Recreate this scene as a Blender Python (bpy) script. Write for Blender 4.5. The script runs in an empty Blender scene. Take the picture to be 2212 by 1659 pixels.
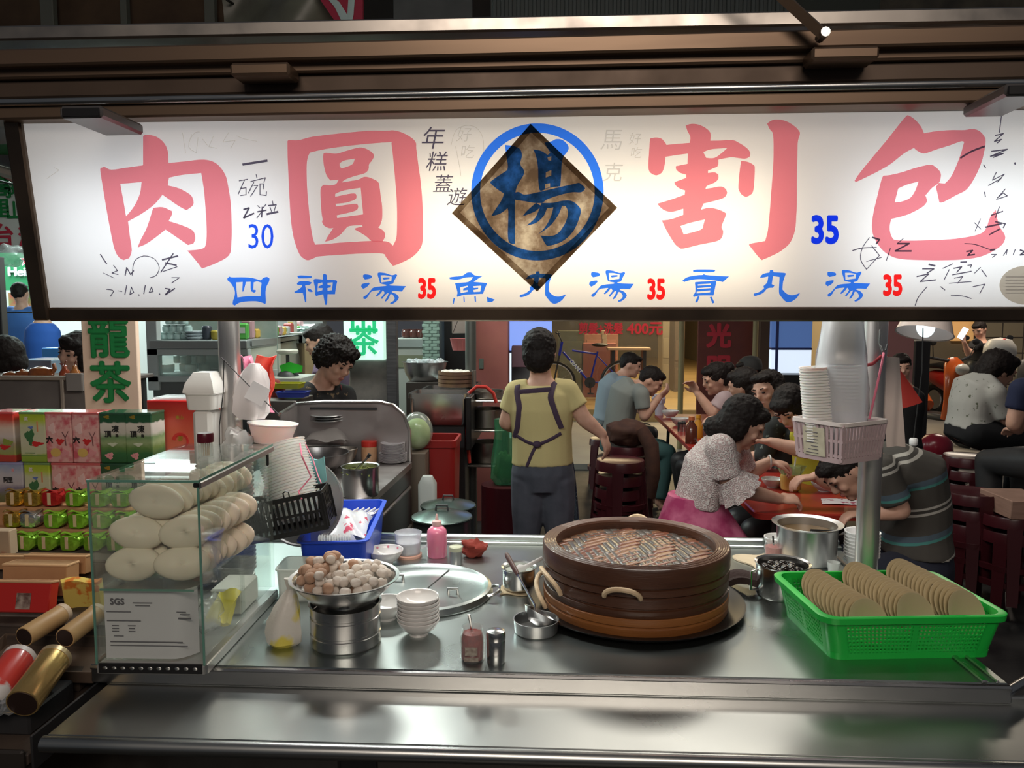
import bpy,math,random
from mathutils import Vector,Matrix,Euler
R=math.radians
random.seed(7)
scene=bpy.context.scene
C=scene.collection
# ---------------------------------------------------------------- camera
IW,IH,FPX=2212,1659,1660.0
PITCH,YAW=R(5.0),R(2.8)
CAM=Vector((0,0,1.6))
cd=bpy.data.cameras.new('camera');cam=bpy.data.objects.new('camera',cd);C.objects.link(cam)
cd.sensor_width=36.0;cd.lens=36.0*FPX/IW;cd.clip_start=0.05;cd.clip_end=200
cam.location=CAM;cam.rotation_euler=(math.pi/2-PITCH,0,YAW)
scene.camera=cam
CM=Euler((math.pi/2-PITCH,0,YAW)).to_matrix()
# ---------------------------------------------------------------- world, exposure
w=bpy.data.worlds.new('night');scene.world=w;w.use_nodes=True
w.node_tree.nodes['Background'].inputs[0].default_value=(0.85,0.90,1.0,1)
w.node_tree.nodes['Background'].inputs[1].default_value=0.055
vs=scene.view_settings
vs.view_transform='Standard';vs.look='None';vs.gamma=1.0;vs.exposure=0.0;vs.use_curve_mapping=False

def area(name,loc,size,power,col=(1,1,1),rot=(0,0,0),sy=None):
    l=bpy.data.lights.new(name,'AREA');l.energy=power;l.color=col;l.size=size
    if sy:l.shape='RECTANGLE';l.size_y=sy
    o=bpy.data.objects.new(name,l);o.location=loc;o.rotation_euler=rot;C.objects.link(o)
    return o
# strip lights under the stall roof, lamps of the market hall, shop lights and the street opposite
area('stall_strip_light',(0.15,2.05,2.165),1.9,16,(1.0,0.96,0.88),(0,0,0),0.14)
area('stall_side_strip_light',(-0.72,2.3,2.165),0.5,11,(0.95,1.0,0.97),(0,0,0),0.12)
area('street_light',(0.3,-2.2,3.6),2.5,75,(1.0,0.86,0.74),(R(52),0,0),1.2)
area('market_light',(-3.2,6.2,3.2),2.5,130,(0.80,1.0,0.93),(0,0,0),1.0)
area('market_light',(-7.5,10.5,3.6),3.0,360,(0.85,1.0,0.98),(0,0,0),2.0)
area('stove_light',(-1.25,4.6,2.9),1.2,34,(0.95,1.0,0.93),(0,0,0),0.3)
area('aisle_light',(0.9,4.6,3.1),2.0,36,(1.0,0.93,0.82),(0,0,0),0.8)
area('shop_light',(2.4,12.5,3.4),3.0,190,(1.0,0.78,0.45),(0,0,0),2.0)
area('shop_light',(2.6,17.5,3.4),3.0,160,(1.0,0.78,0.45),(0,0,0),2.0)
area('scooter_bay_light',(5.4,9.4,3.3),1.5,85,(1.0,0.85,0.68),(0,0,0),0.6)

# ---------------------------------------------------------------- pixel helpers (where a thing of the photograph stands)
def ray(px,py):return CM @ Vector(((px-IW/2)/FPX,-(py-IH/2)/FPX,-1.0))
def ay(px,py,Y):
    d=ray(px,py);return CAM+d*((Y-CAM.y)/d.y)
def az(px,py,Z):
    d=ray(px,py);return CAM+d*((Z-CAM.z)/d.z)
def sz(n,Y):return n*Y/FPX
V=lambda*a:Vector(a)

# ---------------------------------------------------------------- materials
MATS={}
def mat(name,col,rough=0.5,metal=0.0,col2=None,nscale=8.0,bump=0.0,bscale=60.0,emit=0.0,trans=0.0,ior=1.45,alpha=1.0,
        sheen=0.0,sss=0.0,stretch=None,spec=0.5,detail=4.0,lo=0.35,hi=0.65,coat=0.0,aniso=0.0,rvar=0.0):
    if name in MATS:return MATS[name]
    m=bpy.data.materials.new(name);m.use_nodes=True;MATS[name]=m
    nt=m.node_tree;N=nt.nodes;L=nt.links;b=N['Principled BSDF']
    c4=lambda c:(c[0],c[1],c[2],1)
    b.inputs['Base Color'].default_value=c4(col);b.inputs['Roughness'].default_value=rough
    b.inputs['Metallic'].default_value=metal;b.inputs['IOR'].default_value=ior
    b.inputs['Specular IOR Level'].default_value=spec;b.inputs['Transmission Weight'].default_value=trans
    b.inputs['Alpha'].default_value=alpha;b.inputs['Coat Weight'].default_value=coat
    if sheen:b.inputs['Sheen Weight'].default_value=sheen
    if sss:
        b.inputs['Subsurface Weight'].default_value=sss;b.inputs['Subsurface Scale'].default_value=0.01
    if emit:
        b.inputs['Emission Color'].default_value=c4(col);b.inputs['Emission Strength'].default_value=emit
    if aniso:b.inputs['Anisotropic'].default_value=aniso
    tc=None
    def coords():
        nonlocal tc
        if tc is None:
            t=N.new('ShaderNodeTexCoord');mp=N.new('ShaderNodeMapping');L.new(t.outputs['Object'],mp.inputs[0])
            if stretch:mp.inputs['Scale'].default_value=stretch
            tc=mp
        return tc.outputs[0]
    if col2 is not None or rvar:
        n=N.new('ShaderNodeTexNoise');n.inputs['Scale'].default_value=nscale;n.inputs['Detail'].default_value=detail
        L.new(coords(),n.inputs['Vector'])
        r=N.new('ShaderNodeValToRGB');L.new(n.outputs['Fac'],r.inputs[0])
        r.color_ramp.elements[0].position=lo;r.color_ramp.elements[1].position=hi
        r.color_ramp.elements[0].color=c4(col);r.color_ramp.elements[1].color=c4(col2 if col2 is not None else col)
        if col2 is not None:
            L.new(r.outputs[0],b.inputs['Base Color'])
            if emit:L.new(r.outputs[0],b.inputs['Emission Color'])
        if rvar:
            mr=N.new('ShaderNodeMapRange');L.new(n.outputs['Fac'],mr.inputs[0])
            mr.inputs[1].default_value=0.3;mr.inputs[2].default_value=0.7
            mr.inputs[3].default_value=max(0.02,rough-rvar);mr.inputs[4].default_value=rough+rvar
            L.new(mr.outputs[0],b.inputs['Roughness'])
    if bump:
        n=N.new('ShaderNodeTexNoise');n.inputs['Scale'].default_value=bscale;n.inputs['Detail'].default_value=3
        L.new(coords(),n.inputs['Vector'])
        bp=N.new('ShaderNodeBump');bp.inputs['Strength'].default_value=bump;bp.inputs['Distance'].default_value=0.003
        L.new(n.outputs['Fac'],bp.inputs['Height']);L.new(bp.outputs[0],b.inputs['Normal'])
    return m

def mstripe(name,base,bands,axis,period,rough=0.8,phase=0.0):
    """cloth with woven stripes: bands = [(start 0..1, colour)...] repeated every `period` metres along `axis`"""
    m=mat(name,base,rough);nt=m.node_tree;N=nt.nodes;L=nt.links
    t=N.new('ShaderNodeTexCoord');d=N.new('ShaderNodeVectorMath');d.operation='DOT_PRODUCT'
    L.new(t.outputs['Object'],d.inputs[0]);d.inputs[1].default_value=axis
    a=N.new('ShaderNodeMath');a.operation='MULTIPLY_ADD';a.inputs[1].default_value=1.0/period;a.inputs[2].default_value=phase
    L.new(d.outputs['Value'],a.inputs[0])
    fr=N.new('ShaderNodeMath');fr.operation='FRACT';L.new(a.outputs[0],fr.inputs[0])
    r=N.new('ShaderNodeValToRGB');r.color_ramp.interpolation='CONSTANT';L.new(fr.outputs[0],r.inputs[0])
    el=r.color_ramp.elements
    el[0].position=0;el[0].color=(*base,1)
    el[1].position=bands[0][0];el[1].color=(*bands[0][1],1)
    for p,c in bands[1:]:
        e=el.new(p);e.color=(*c,1)
    L.new(r.outputs[0],N['Principled BSDF'].inputs['Base Color'])
    return m

def mramp(name,stops,axis,rough=0.4,noise=0.0,nscale=30,coat=0.0,offset=0.0):
    """printed gradient along an axis of the object: stops = [(pos in metres, colour)]"""
    m=mat(name,stops[0][1],rough,coat=coat);nt=m.node_tree;N=nt.nodes;L=nt.links
    t=N.new('ShaderNodeTexCoord');d=N.new('ShaderNodeVectorMath');d.operation='DOT_PRODUCT'
    L.new(t.outputs['Object'],d.inputs[0]);d.inputs[1].default_value=axis
    lo,hi=stops[0][0],stops[-1][0]
    src=d.outputs['Value']
    if noise:
        n=N.new('ShaderNodeTexNoise');n.inputs['Scale'].default_value=nscale;L.new(t.outputs['Object'],n.inputs['Vector'])
        k=N.new('ShaderNodeMath');k.operation='MULTIPLY_ADD';k.inputs[1].default_value=noise;L.new(n.outputs['Fac'],k.inputs[0]);L.new(src,k.inputs[2])
        src=k.outputs[0]
    mr=N.new('ShaderNodeMapRange');L.new(src,mr.inputs[0]);mr.inputs[1].default_value=lo+noise*.5;mr.inputs[2].default_value=hi+noise*.5
    r=N.new('ShaderNodeValToRGB');L.new(mr.outputs[0],r.inputs[0]);el=r.color_ramp.elements
    el[0].position=0;el[0].color=(*stops[0][1],1);el[1].position=1;el[1].color=(*stops[-1][1],1)
    for p,c in stops[1:-1]:
        e=el.new((p-lo)/(hi-lo));e.color=(*c,1)
    L.new(r.outputs[0],N['Principled BSDF'].inputs['Base Color'])
    return m

def mclear(name,col,rough=0.05,opacity=0.25,spec_col=None):
    """thin clear plastic or glass: mostly see-through with a glossy skin"""
    if name in MATS:return MATS[name]
    m=bpy.data.materials.new(name);m.use_nodes=True;MATS[name]=m
    nt=m.node_tree;N=nt.nodes;L=nt.links
    b=N['Principled BSDF'];b.inputs['Base Color'].default_value=(*col,1);b.inputs['Roughness'].default_value=rough
    t=N.new('ShaderNodeBsdfTransparent');t.inputs[0].default_value=(*(0.5+0.5*c for c in col),1)
    g=N.new('ShaderNodeBsdfGlossy');g.inputs['Roughness'].default_value=rough
    lw=N.new('ShaderNodeLayerWeight');lw.inputs['Blend'].default_value=.5;pw=N.new('ShaderNodeMath');pw.operation='POWER';L.new(lw.outputs['Facing'],pw.inputs[0]);pw.inputs[1].default_value=4.0
    fr=N.new('ShaderNodeMath');fr.operation='MULTIPLY_ADD';L.new(pw.outputs[0],fr.inputs[0]);fr.inputs[1].default_value=.75;fr.inputs[2].default_value=.03
    m1=N.new('ShaderNodeMixShader');m1.inputs[0].default_value=opacity;L.new(t.outputs[0],m1.inputs[1]);L.new(b.outputs[0],m1.inputs[2])
    m2=N.new('ShaderNodeMixShader');L.new(fr.outputs[0],m2.inputs[0]);L.new(m1.outputs[0],m2.inputs[1]);L.new(g.outputs[0],m2.inputs[2])
    L.new(m2.outputs[0],N['Material Output'].inputs['Surface'])
    return m

# ---------------------------------------------------------------- mesh builder
class G:
    def __init__(s):s.v=[];s.f=[]
    def add(s,vs,fs,M=None):
        o=len(s.v)
        s.v+=[tuple(M @ Vector(p))if M is not None else tuple(p)for p in vs]
        s.f+=[tuple(i+o for i in f)for f in fs];return s
    def box(s,c,d,bev=0.0,M=None,rz=0.0):
        x,y,z=d[0]/2,d[1]/2,d[2]/2
        T=Matrix.Translation(c)@ Matrix.Rotation(rz,4,'Z')
        if M is not None:T=M @ T
        b=min(bev,x*.9,y*.9,z*.9)
        if b<=0:
            vs=[(i*x,j*y,k*z)for k in(-1,1)for j in(-1,1)for i in(-1,1)]
            return s.add(vs,[(0,2,3,1),(4,5,7,6),(0,1,5,4),(2,6,7,3),(0,4,6,2),(1,3,7,5)],T)
        vs=[];idx={}
        for k in(-1,1):
            for j in(-1,1):
                for i in(-1,1):
                    for a in range(3):
                        p=[i*(x-b),j*(y-b),k*(z-b)];p[a]=(i,j,k)[a]*(x,y,z)[a]
                        idx[(i,j,k,a)]=len(vs);vs.append(p)
        fs=[]
        for a in range(3):
            o1,o2=[q for q in range(3)if q!=a]
            for sgn in(-1,1):
                quad=[]
                for(p,q)in((-1,-1),(1,-1),(1,1),(-1,1)):
                    t=[0,0,0];t[a]=sgn;t[o1]=p;t[o2]=q;quad.append(idx[(*t,a)])
                fs.append(tuple(quad))
            for p in(-1,1):
                for q in(-1,1):
                    t0=[0,0,0];t1=[0,0,0];t0[a]=-1;t1[a]=1
                    t0[o1]=t1[o1]=p;t0[o2]=t1[o2]=q
                    fs.append((idx[(*t0,o1)],idx[(*t1,o1)],idx[(*t1,o2)],idx[(*t0,o2)]))
        for k in(-1,1):
            for j in(-1,1):
                for i in(-1,1):fs.append((idx[(i,j,k,0)],idx[(i,j,k,1)],idx[(i,j,k,2)]))
        return s.add(vs,fs,T)
    def lathe(s,prof,c=(0,0,0),n=24,M=None,sx=1.0,sy=1.0,a0=0.0,wob=None):
        vs=[];fs=[];rows=[]
        for(r,z)in prof:
            if r<=1e-6:rows.append([len(vs)]);vs.append((c[0],c[1],c[2]+z));continue
            row=[]
            for i in range(n):
                a=a0+2*math.pi*i/n;k=r*(wob(a,z)if wob else 1.0)
                row.append(len(vs));vs.append((c[0]+k*sx*math.cos(a),c[1]+k*sy*math.sin(a),c[2]+z))
            rows.append(row)
        for p,q in zip(rows,rows[1:]):
            for i in range(n):
                j=(i+1)%n
                if len(p)==1 and len(q)==1:continue
                if len(p)==1:fs.append((p[0],q[j],q[i]))
                elif len(q)==1:fs.append((p[i],p[j],q[0]))
                else:fs.append((p[i],p[j],q[j],q[i]))
        return s.add(vs,fs,M)
    def loft(s,rings,cap=True,M=None,closed=False):
        n=len(rings[0]);vs=[p for r in rings for p in r];fs=[]
        m=len(rings)
        for k in range(m if closed else m-1):
            a,b=k*n,((k+1)%m)*n
            for i in range(n):
                j=(i+1)%n;fs.append((a+i,a+j,b+j,b+i))
        if cap and not closed:
            fs.append(tuple(range(n-1,-1,-1)));fs.append(tuple((m-1)*n+i for i in range(n)))
        return s.add(vs,fs,M)
    def tube(s,path,r,n=8,cap=True,closed=False,M=None,flat=1.0,side=None):
        P=[Vector(p)for p in path];m=len(P);rs=r if isinstance(r,(list,tuple))else[r]*m
        rings=[];up=None
        for i in range(m):
            if closed:t=P[(i+1)%m]-P[i-1]
            else:t=P[min(i+1,m-1)]-P[max(i-1,0)]
            t=t.normalized()if t.length>1e-9 else Vector((0,0,1))
            if up is None:
                up=Vector(side)if side is not None else(Vector((0,0,1))if abs(t.z)<.9 else Vector((1,0,0)))
            up=(up-t*up.dot(t));up=up.normalized()if up.length>1e-6 else t.orthogonal().normalized()
            b=t.cross(up)
            rings.append([P[i]+(up*math.cos(2*math.pi*k/n)+b*math.sin(2*math.pi*k/n)*flat)*rs[i]for k in range(n)])
        return s.loft(rings,cap,M,closed)
    def ell(s,c,r,n=16,m=10,M=None):
        r=r if isinstance(r,(list,tuple))else(r,r,r)
        T=Matrix.Translation(c)@(M.to_4x4()if M is not None else Matrix.Identity(4))@ Matrix.Diagonal((*r,1))
        return s.lathe([(math.sin(math.pi*i/m),-math.cos(math.pi*i/m))for i in range(m+1)],n=n,M=T)
    def prism(s,poly,z0,z1,M=None):
        n=len(poly)
        vs=[(x,y,z0)for x,y in poly]+[(x,y,z1)for x,y in poly]
        fs=[tuple(range(n-1,-1,-1)),tuple(range(n,2*n))]+[(i,(i+1)%n,n+(i+1)%n,n+i)for i in range(n)]
        return s.add(vs,fs,M)
    def sheet(s,fn,nu,nv,t=0.001,M=None):
        P=[[Vector(fn(u/nu,v/nv))for v in range(nv+1)]for u in range(nu+1)]
        def nrm(i,j):
            a=P[min(i+1,nu)][j]-P[max(i-1,0)][j];b=P[i][min(j+1,nv)]-P[i][max(j-1,0)]
            q=a.cross(b);return q.normalized()if q.length>1e-12 else Vector((0,0,1))
        top=[[P[i][j]+nrm(i,j)*t/2 for j in range(nv+1)]for i in range(nu+1)]
        bot=[[P[i][j]-nrm(i,j)*t/2 for j in range(nv+1)]for i in range(nu+1)]
        w=nv+1;o=(nu+1)*w
        vs=[p for r in top for p in r]+[p for r in bot for p in r];fs=[]
        for i in range(nu):
            for j in range(nv):
                a,b,c,d=i*w+j,(i+1)*w+j,(i+1)*w+j+1,i*w+j+1
                fs.append((a,b,c,d));fs.append((o+d,o+c,o+b,o+a))
        for i in range(nu):
            a,b=i*w,(i+1)*w;fs.append((a,o+a,o+b,b))
            a,b=i*w+nv,(i+1)*w+nv;fs.append((a,b,o+b,o+a))
        for j in range(nv):
            a,b=j,j+1;fs.append((a,b,o+b,o+a))
            a,b=nu*w+j,nu*w+j+1;fs.append((a,o+a,o+b,b))
        return s.add(vs,fs,M)
    def data(s,name,m,ang=38):
        me=bpy.data.meshes.new(name);me.from_pydata(s.v,[],s.f);me.validate();me.update()
        if m is not None:me.materials.append(m)
        me.polygons.foreach_set('use_smooth',[True]*len(me.polygons));me.set_sharp_from_angle(angle=R(ang))
        import bmesh
        bm=bmesh.new();bm.from_mesh(me);bmesh.ops.recalc_face_normals(bm,faces=bm.faces);bm.to_mesh(me);bm.free()
        return me
    def ob(s,name,m,parent=None,loc=(0,0,0),rot=(0,0,0),ang=38):
        o=bpy.data.objects.new(name,s.data(name,m,ang));C.objects.link(o)
        o.location=loc;o.rotation_euler=rot
        if parent is not None:o.parent=parent
        return o

def tag(o,label,cat,group=None):
    o['label']=label;o['category']=cat
    if group:o['group']=group
    return o
def thing(name,label,cat,loc=(0,0,0),rz=0.0,group=None,rot=None):
    o=bpy.data.objects.new(name,None);C.objects.link(o);o.location=loc
    o.rotation_euler=rot if rot is not None else(0,0,rz);o.empty_display_size=.05
    return tag(o,label,cat,group)
def struct(o):o['kind']='structure';return o
def kids(o):return[c for c in bpy.data.objects if c.parent==o]
def dup(o,loc=None,rot=None,label=None,parent=None,ch=None):
    c=o.copy();C.objects.link(c);c.parent=parent
    if loc is not None:c.location=loc
    if rot is not None:c.rotation_euler=rot
    if label:c['label']=label
    for k in(ch if ch is not None else kids(o)):dup(k,parent=c)
    return c
def attach(o,p):
    o.parent=p;return o

def crom(pts,k=5,corner=50,closed=True):
    """round a traced outline but keep its sharp corners"""
    n=len(pts);P=[Vector((p[0],p[1],0))for p in pts];out=[]
    def isc(i):
        if not closed and i in(0,n-1):return True
        a=P[i]-P[i-1];b=P[(i+1)%n]-P[i]
        return a.length<1e-9 or b.length<1e-9 or a.angle(b)>R(corner)
    for i in range(n if closed else n-1):
        p1,p2=P[i],P[(i+1)%n]
        p0=P[i-1]if not isc(i)else p1
        p3=P[(i+2)%n]if not isc((i+1)%n)else p2
        for q in range(k):
            t=q/k
            out.append(0.5*((2*p1)+(p2-p0)*t+(2*p0-5*p1+4*p2-p3)*t*t+(3*p1-p0-3*p2+p3)*t**3))
    if not closed:out.append(P[-1])
    return[(p.x,p.y)for p in out]

def fill2d(loops):
    """flat mesh data of outlines with holes -> (verts2d, faces)"""
    cu=bpy.data.curves.new('t','CURVE');cu.dimensions='2D';cu.fill_mode='BOTH'
    for lp in loops:
        sp=cu.splines.new('POLY');sp.points.add(len(lp)-1);sp.use_cyclic_u=True
        for i,(x,y)in enumerate(lp):sp.points[i].co=(x,y,0,1)
    o=bpy.data.objects.new('t',cu);me=o.to_mesh()
    r=[(v.co.x,v.co.y)for v in me.vertices],[tuple(p.vertices)for p in me.polygons]
    o.to_mesh_clear();bpy.data.objects.remove(o);bpy.data.curves.remove(cu)
    return r
def text2d(txt,size=1.0,bold=0.0,align='CENTER',sx=1.0):
    cu=bpy.data.curves.new('t','FONT');cu.body=txt;cu.size=size;cu.align_x=align;cu.align_y='CENTER';cu.resolution_u=3
    o=bpy.data.objects.new('t',cu);me=o.to_mesh()
    v0=[(v.co.x*sx,v.co.y)for v in me.vertices];f0=[tuple(p.vertices)for p in me.polygons]
    o.to_mesh_clear();bpy.data.objects.remove(o);bpy.data.curves.remove(cu)
    if bold<=0:return v0,f0
    vs_,fs_=[],[]
    for k in range(9):                       # heavier strokes: the same glyph laid over itself, slightly shifted
        dx,dy=(0,0)if k==8 else(bold*math.cos(k*math.pi/4),bold*math.sin(k*math.pi/4))
        n=len(vs_);vs_+=[(x+dx,y+dy,k*bold*.10)for x,y in v0];fs_+=[tuple(i+n for i in f)for f in f0]
    return vs_,fs_
def decal(name,flat,m,M,parent,z=0.0006):
    g=G();g.add([(p[0],p[1],z+(p[2]if len(p)>2 else 0))for p in flat[0]],flat[1],M)
    return g.ob(name,m,parent)
def lettering(name,txt,size,m,parent,M,bold=0.0,sx=1.0,z=0.0008):
    return decal(name,text2d(txt,size,bold,sx=sx),m,M,parent,z)
def facing(c,x,z=(0,0,1)):
    """matrix whose local XY lies on a wall: x along `x`, y along `z`, normal towards x cross z"""
    x=Vector(x).normalized();z=Vector(z).normalized();n=x.cross(z)
    return Matrix(((x.x,z.x,n.x,c[0]),(x.y,z.y,n.y,c[1]),(x.z,z.z,n.z,c[2]),(0,0,0,1)))
# shared materials
steel=mat('brushed_steel',(.60,.60,.59),.24,1.0,rvar=.04,nscale=5)
steel_dull=mat('dull_steel',(.36,.33,.30),.38,1.0,bump=.05,bscale=14,rvar=.1)
alum=mat('aluminium',(.62,.62,.62),.33,1.0,rvar=.08)
dark=mat('dark_metal',(.03,.03,.032),.45)
black=mat('black_plastic',(.012,.012,.013),.38)
white_por=mat('white_porcelain',(.72,.70,.68),.18,coat=.3)
white_pl=mat('white_plastic',(.72,.72,.72),.4)
skin=mat('skin',(.55,.31,.22),.5,sss=.05,col2=(.62,.36,.27),nscale=20)
hair_m=mat('black_hair',(.014,.010,.009),.62,bump=.9,bscale=90,spec=.25)
red_pl=mat('red_plastic',(.52,.03,.02),.35)
maroon=mat('maroon_plastic',(.050,.008,.012),.28)
glass_m=mclear('clear_glass',(.80,.95,.88),.02,.05)

# ================================================================ ground and setting near the stall
asphalt=mat('wet_asphalt',(.012,.013,.014),.42,col2=(.035,.034,.033),nscale=3.0,bump=.25,bscale=90,rvar=.12)
g=G();g.box((0,9,-.05),(30,24,.1));struct(g.ob('ground',asphalt))

# ================================================================ food cart
CZ=0.88                                    # worktop height
cart=thing('food_cart','stainless steel food cart with worktop, serving shelf and roof posts','food cart',(0.02,1.95,0))
def cw(p):return Vector(p)-cart.location
top_m=mat('worktop_steel',(.42,.46,.45),.30,1.0,rvar=.045,nscale=3.5)
g=G();g.box(cw((-.02,1.955,CZ-.02)),(1.86,.91,.04),.006);g.ob('worktop',top_m,cart)
g=G()
g.tube([cw((-.95,1.499,CZ-.006)),cw((.905,1.499,CZ-.006))],.006,8)
g.box(cw((-.02,1.500,CZ-.022)),(1.862,.012,.036),.004);g.ob('front_lip',steel,cart)
g=G();g.box(cw((-.02,2.405,CZ+.012)),(1.86,.02,.026),.005);g.box(cw((-.02,2.385,CZ+.004)),(1.86,.02,.01),.002);g.ob('back_lip',top_m,cart)
g=G();g.box(cw((.86,1.9,CZ+.003)),(.012,.8,.006),.002);g.box(cw((.885,1.9,CZ+.003)),(.006,.8,.006),.002);g.ob('side_lip',steel,cart)
g=G();g.box(cw((.015,1.40,.825)),(1.87,.215,.03),.008);g.tube([cw((-.918,1.293,.826)),cw((.948,1.293,.826))],.0145,12)
g.box(cw((.015,1.503,.845)),(1.87,.012,.02),.003);g.ob('serving_shelf',mat('shelf_steel',(.46,.475,.465),.31,1.0,rvar=.05,nscale=4),cart)
cart_body=mat('cart_panel',(.16,.16,.16),.4,1.0,rvar=.1)
g=G();g.box(cw((-.02,1.97,.50)),(1.80,.80,.69),.01);g.ob('cabinet',cart_body,cart)
for sx in(-.8,-.02,.76):
    g=G();g.box(cw((sx,1.567,.50)),(.70,.01,.56),.004);dr_=g.ob('door',steel_dull,cart);g=G();g.tube([cw((sx-.05,1.555,.70)),cw((sx+.05,1.555,.70))],.006,8);g.ob('handle',steel,dr_)
for sx in(-.86,.86):
    for sy in(1.65,2.25):
        g=G();T=Matrix.Translation(cw((sx,sy,.075)))@ Matrix.Rotation(R(90),4,'Y')
        g.lathe([(0,-.02),(.065,-.02),(.075,-.012),(.075,.012),(.065,.02),(0,.02)],n=20,M=T);g.ob('wheel',black,cart)
        g=G();g.box(cw((sx,sy,.12)),(.05,.06,.08),.006);g.ob('caster',dark,cart)
g=G();g.tube([cw((.90,1.50,.862)),cw((.985,1.565,.862))],.010,10);g.ob('handle',steel,cart)
# roof posts
roofing=thing('stall_canopy','steel roof of the food cart carried on two shiny posts','canopy',(0.02,2.0,CZ))
def rw(p):return Vector(p)-roofing.location
post_m=mat('post_steel',(.74,.70,.68),.34,.9,rvar=.05)
PL,PR=az(503,1330,CZ),az(1877,1290,CZ)
PLX,PRX=PL.x,PR.x
PL=V(ay(500,900,2.05).x,2.05,CZ);PR=V(ay(1880,1000,2.0).x,2.0,CZ)
for p in(PL,PR):
    g=G();q=rw(p);g.tube([q,q+V(0,0,1.30)],.0285,20);g.lathe([(.0,0),(.05,0),(.05,.006),(.03,.012),(.0,.012)],q,20)
    g.ob('post',post_m,roofing)
# roof box behind the sign
g=G();g.box(rw((0,2.18,2.195)),(3.6,1.12,.03),.004);g.ob('roof',steel_dull,roofing)

# ---------------------------------------------------------------- roof fascia (long folded steel profiles)
fas=mat('fascia_steel',(.20,.135,.09),.45,.7,rvar=.06,nscale=3,stretch=(.3,3,3),col2=(.15,.10,.07))
fas2=mat('fascia_steel_dark',(.10,.07,.052),.5,.6,rvar=.08)
fs=thing('roof_fascia','brownish steel roof fascia of long stepped profiles above the lit sign','fascia',(0,1.6,2.0))
def fz(py,Y):return ay(1106,py,Y).z
def strip(p0,p1,Y,dep,m,name='profile'):
    z0,z1=fz(p1,Y),fz(p0,Y)
    g=G();g.box((0,Y+dep/2-1.6,(z0+z1)/2-2.0),(4.4,dep,z1-z0),.004);return g.ob(name,m,fs)
strip(78,117,1.56,.24,fas)
strip(117,146,1.585,.2,fas)
strip(149,191,1.60,.2,fas2,'flat_panel')
z=fz(198,1.575);g=G();g.tube([(-2.2,-.02,z-2.0),(2.2,-.02,z-2.0)],.0085,12);g.box((0,-.005,z-2.0),(4.4,.02,.006));g.ob('rail',steel,fs)
strip(207,238,1.585,.06,fas)
strip(191,246,1.62,.2,fas2,'backing')
def block(x0,x1,y0,y1,Y,dep,m,name='bracket'):
    a,b=ay(x0,y1,Y),ay(x1,y0,Y)
    g=G();g.box(((a.x+b.x)/2,Y+dep/2-1.6,(a.z+b.z)/2-2.0),(b.x-a.x,dep,b.z-a.z),.005);return g.ob(name,m,fs)
block(492,622,129,160,1.53,.06,fas,'latch')
block(1752,1898,101,132,1.53,.06,fas,'latch')
for(x0,x1,y0,y1)in((118,212,222,250),(2165,2262,183,212)):
    block(x0,x1,y0,y1,1.46,.15,mat('slide_block',(.16,.15,.145),.35,.6),'slide_block')
    block(x0+6,x1-6,y0+5,y1-2,1.457,.004,black,'slot')
p0,p1=ay(1692,0,1.52),ay(1776,78,1.52)
dd=(p0-p1)
g=G();g.tube([p1-V(0,1.6,2),p1+dd*2.2-V(0,1.6,2)],.0125,4,side=(0,-1,.3));g.ob('gas_strut',fas,fs)
g=G();g.tube([p1-V(0,1.615,2),p1-V(0,1.58,2)],.009,10);g.ob('bolt',steel,fs)
fs.rotation_euler=(0,0,R(-1.0))
# pale eave of the arcade behind the roof
g=G();a,b=ay(930,78,2.9),ay(2400,25,2.9)
pe=mat('pale_paint',(.30,.25,.21),.6,col2=(.24,.19,.16),nscale=3)
z0,z1=ay(1600,66,2.9).z,ay(1600,38,2.9).z
g.box(((a.x+b.x)/2,2.95,(z0+z1)/2),(b.x-a.x,.1,z1-z0),.006);g.box(((a.x+b.x)/2,2.945,z1-.012),(b.x-a.x,.12,.012),.003)
o=tag(g.ob('awning_rail',pe),'pale painted awning rail running behind the stall roof','awning rail')
for x_ in(-.1,.9,1.9):
    g=G();g.tube([(x_,2.99,z1-.02),(x_,6.2,z1+1.1)],.02,6);g.ob('stay',dark,o)

# ---------------------------------------------------------------- the lit sign
S0,S1=V(0,1.70,1.620),V(0,1.643,2.012)            # bottom and top inner edge of the face
SU=(S1-S0).normalized();SX=V(1,0,0);SN=SX.cross(SU)
SC=V(-.03,(S0.y+S1.y)/2,(S0.z+S1.z)/2)
sign=thing('light_box_sign','long backlit white sign board with pink, blue and red characters in a dark frame','sign',SC)
face_ob=None
def son(px,py):
    d=ray(px,py);t=(S0-CAM).dot(SN)/d.dot(SN);p=CAM+d*t-SC
    return(p.x,p.dot(SU))
SM=facing((0,0,0),SX,SU)
x0,x1=son(78,470)[0],1.16;y0,y1=son(1106,664)[1],son(1106,240)[1]

def mlit(name,col,e=.17,t=.9):
    if name in MATS:return MATS[name]
    m=bpy.data.materials.new(name);m.use_nodes=True;MATS[name]=m
    nt=m.node_tree;N=nt.nodes;L=nt.links;N.remove(N['Principled BSDF'])
    tr=N.new('ShaderNodeBsdfTranslucent');tr.inputs[0].default_value=(*(c*t for c in col),1)
    em=N.new('ShaderNodeEmission');em.inputs[0].default_value=(*col,1);em.inputs[1].default_value=e
    df=N.new('ShaderNodeBsdfDiffuse');df.inputs[0].default_value=(*(c*.3 for c in col),1)
    a1=N.new('ShaderNodeAddShader');a2=N.new('ShaderNodeAddShader')
    L.new(tr.outputs[0],a1.inputs[0]);L.new(em.outputs[0],a1.inputs[1]);L.new(a1.outputs[0],a2.inputs[0]);L.new(df.outputs[0],a2.inputs[1])
    L.new(a2.outputs[0],N['Material Output'].inputs['Surface'])
    return m
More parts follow.
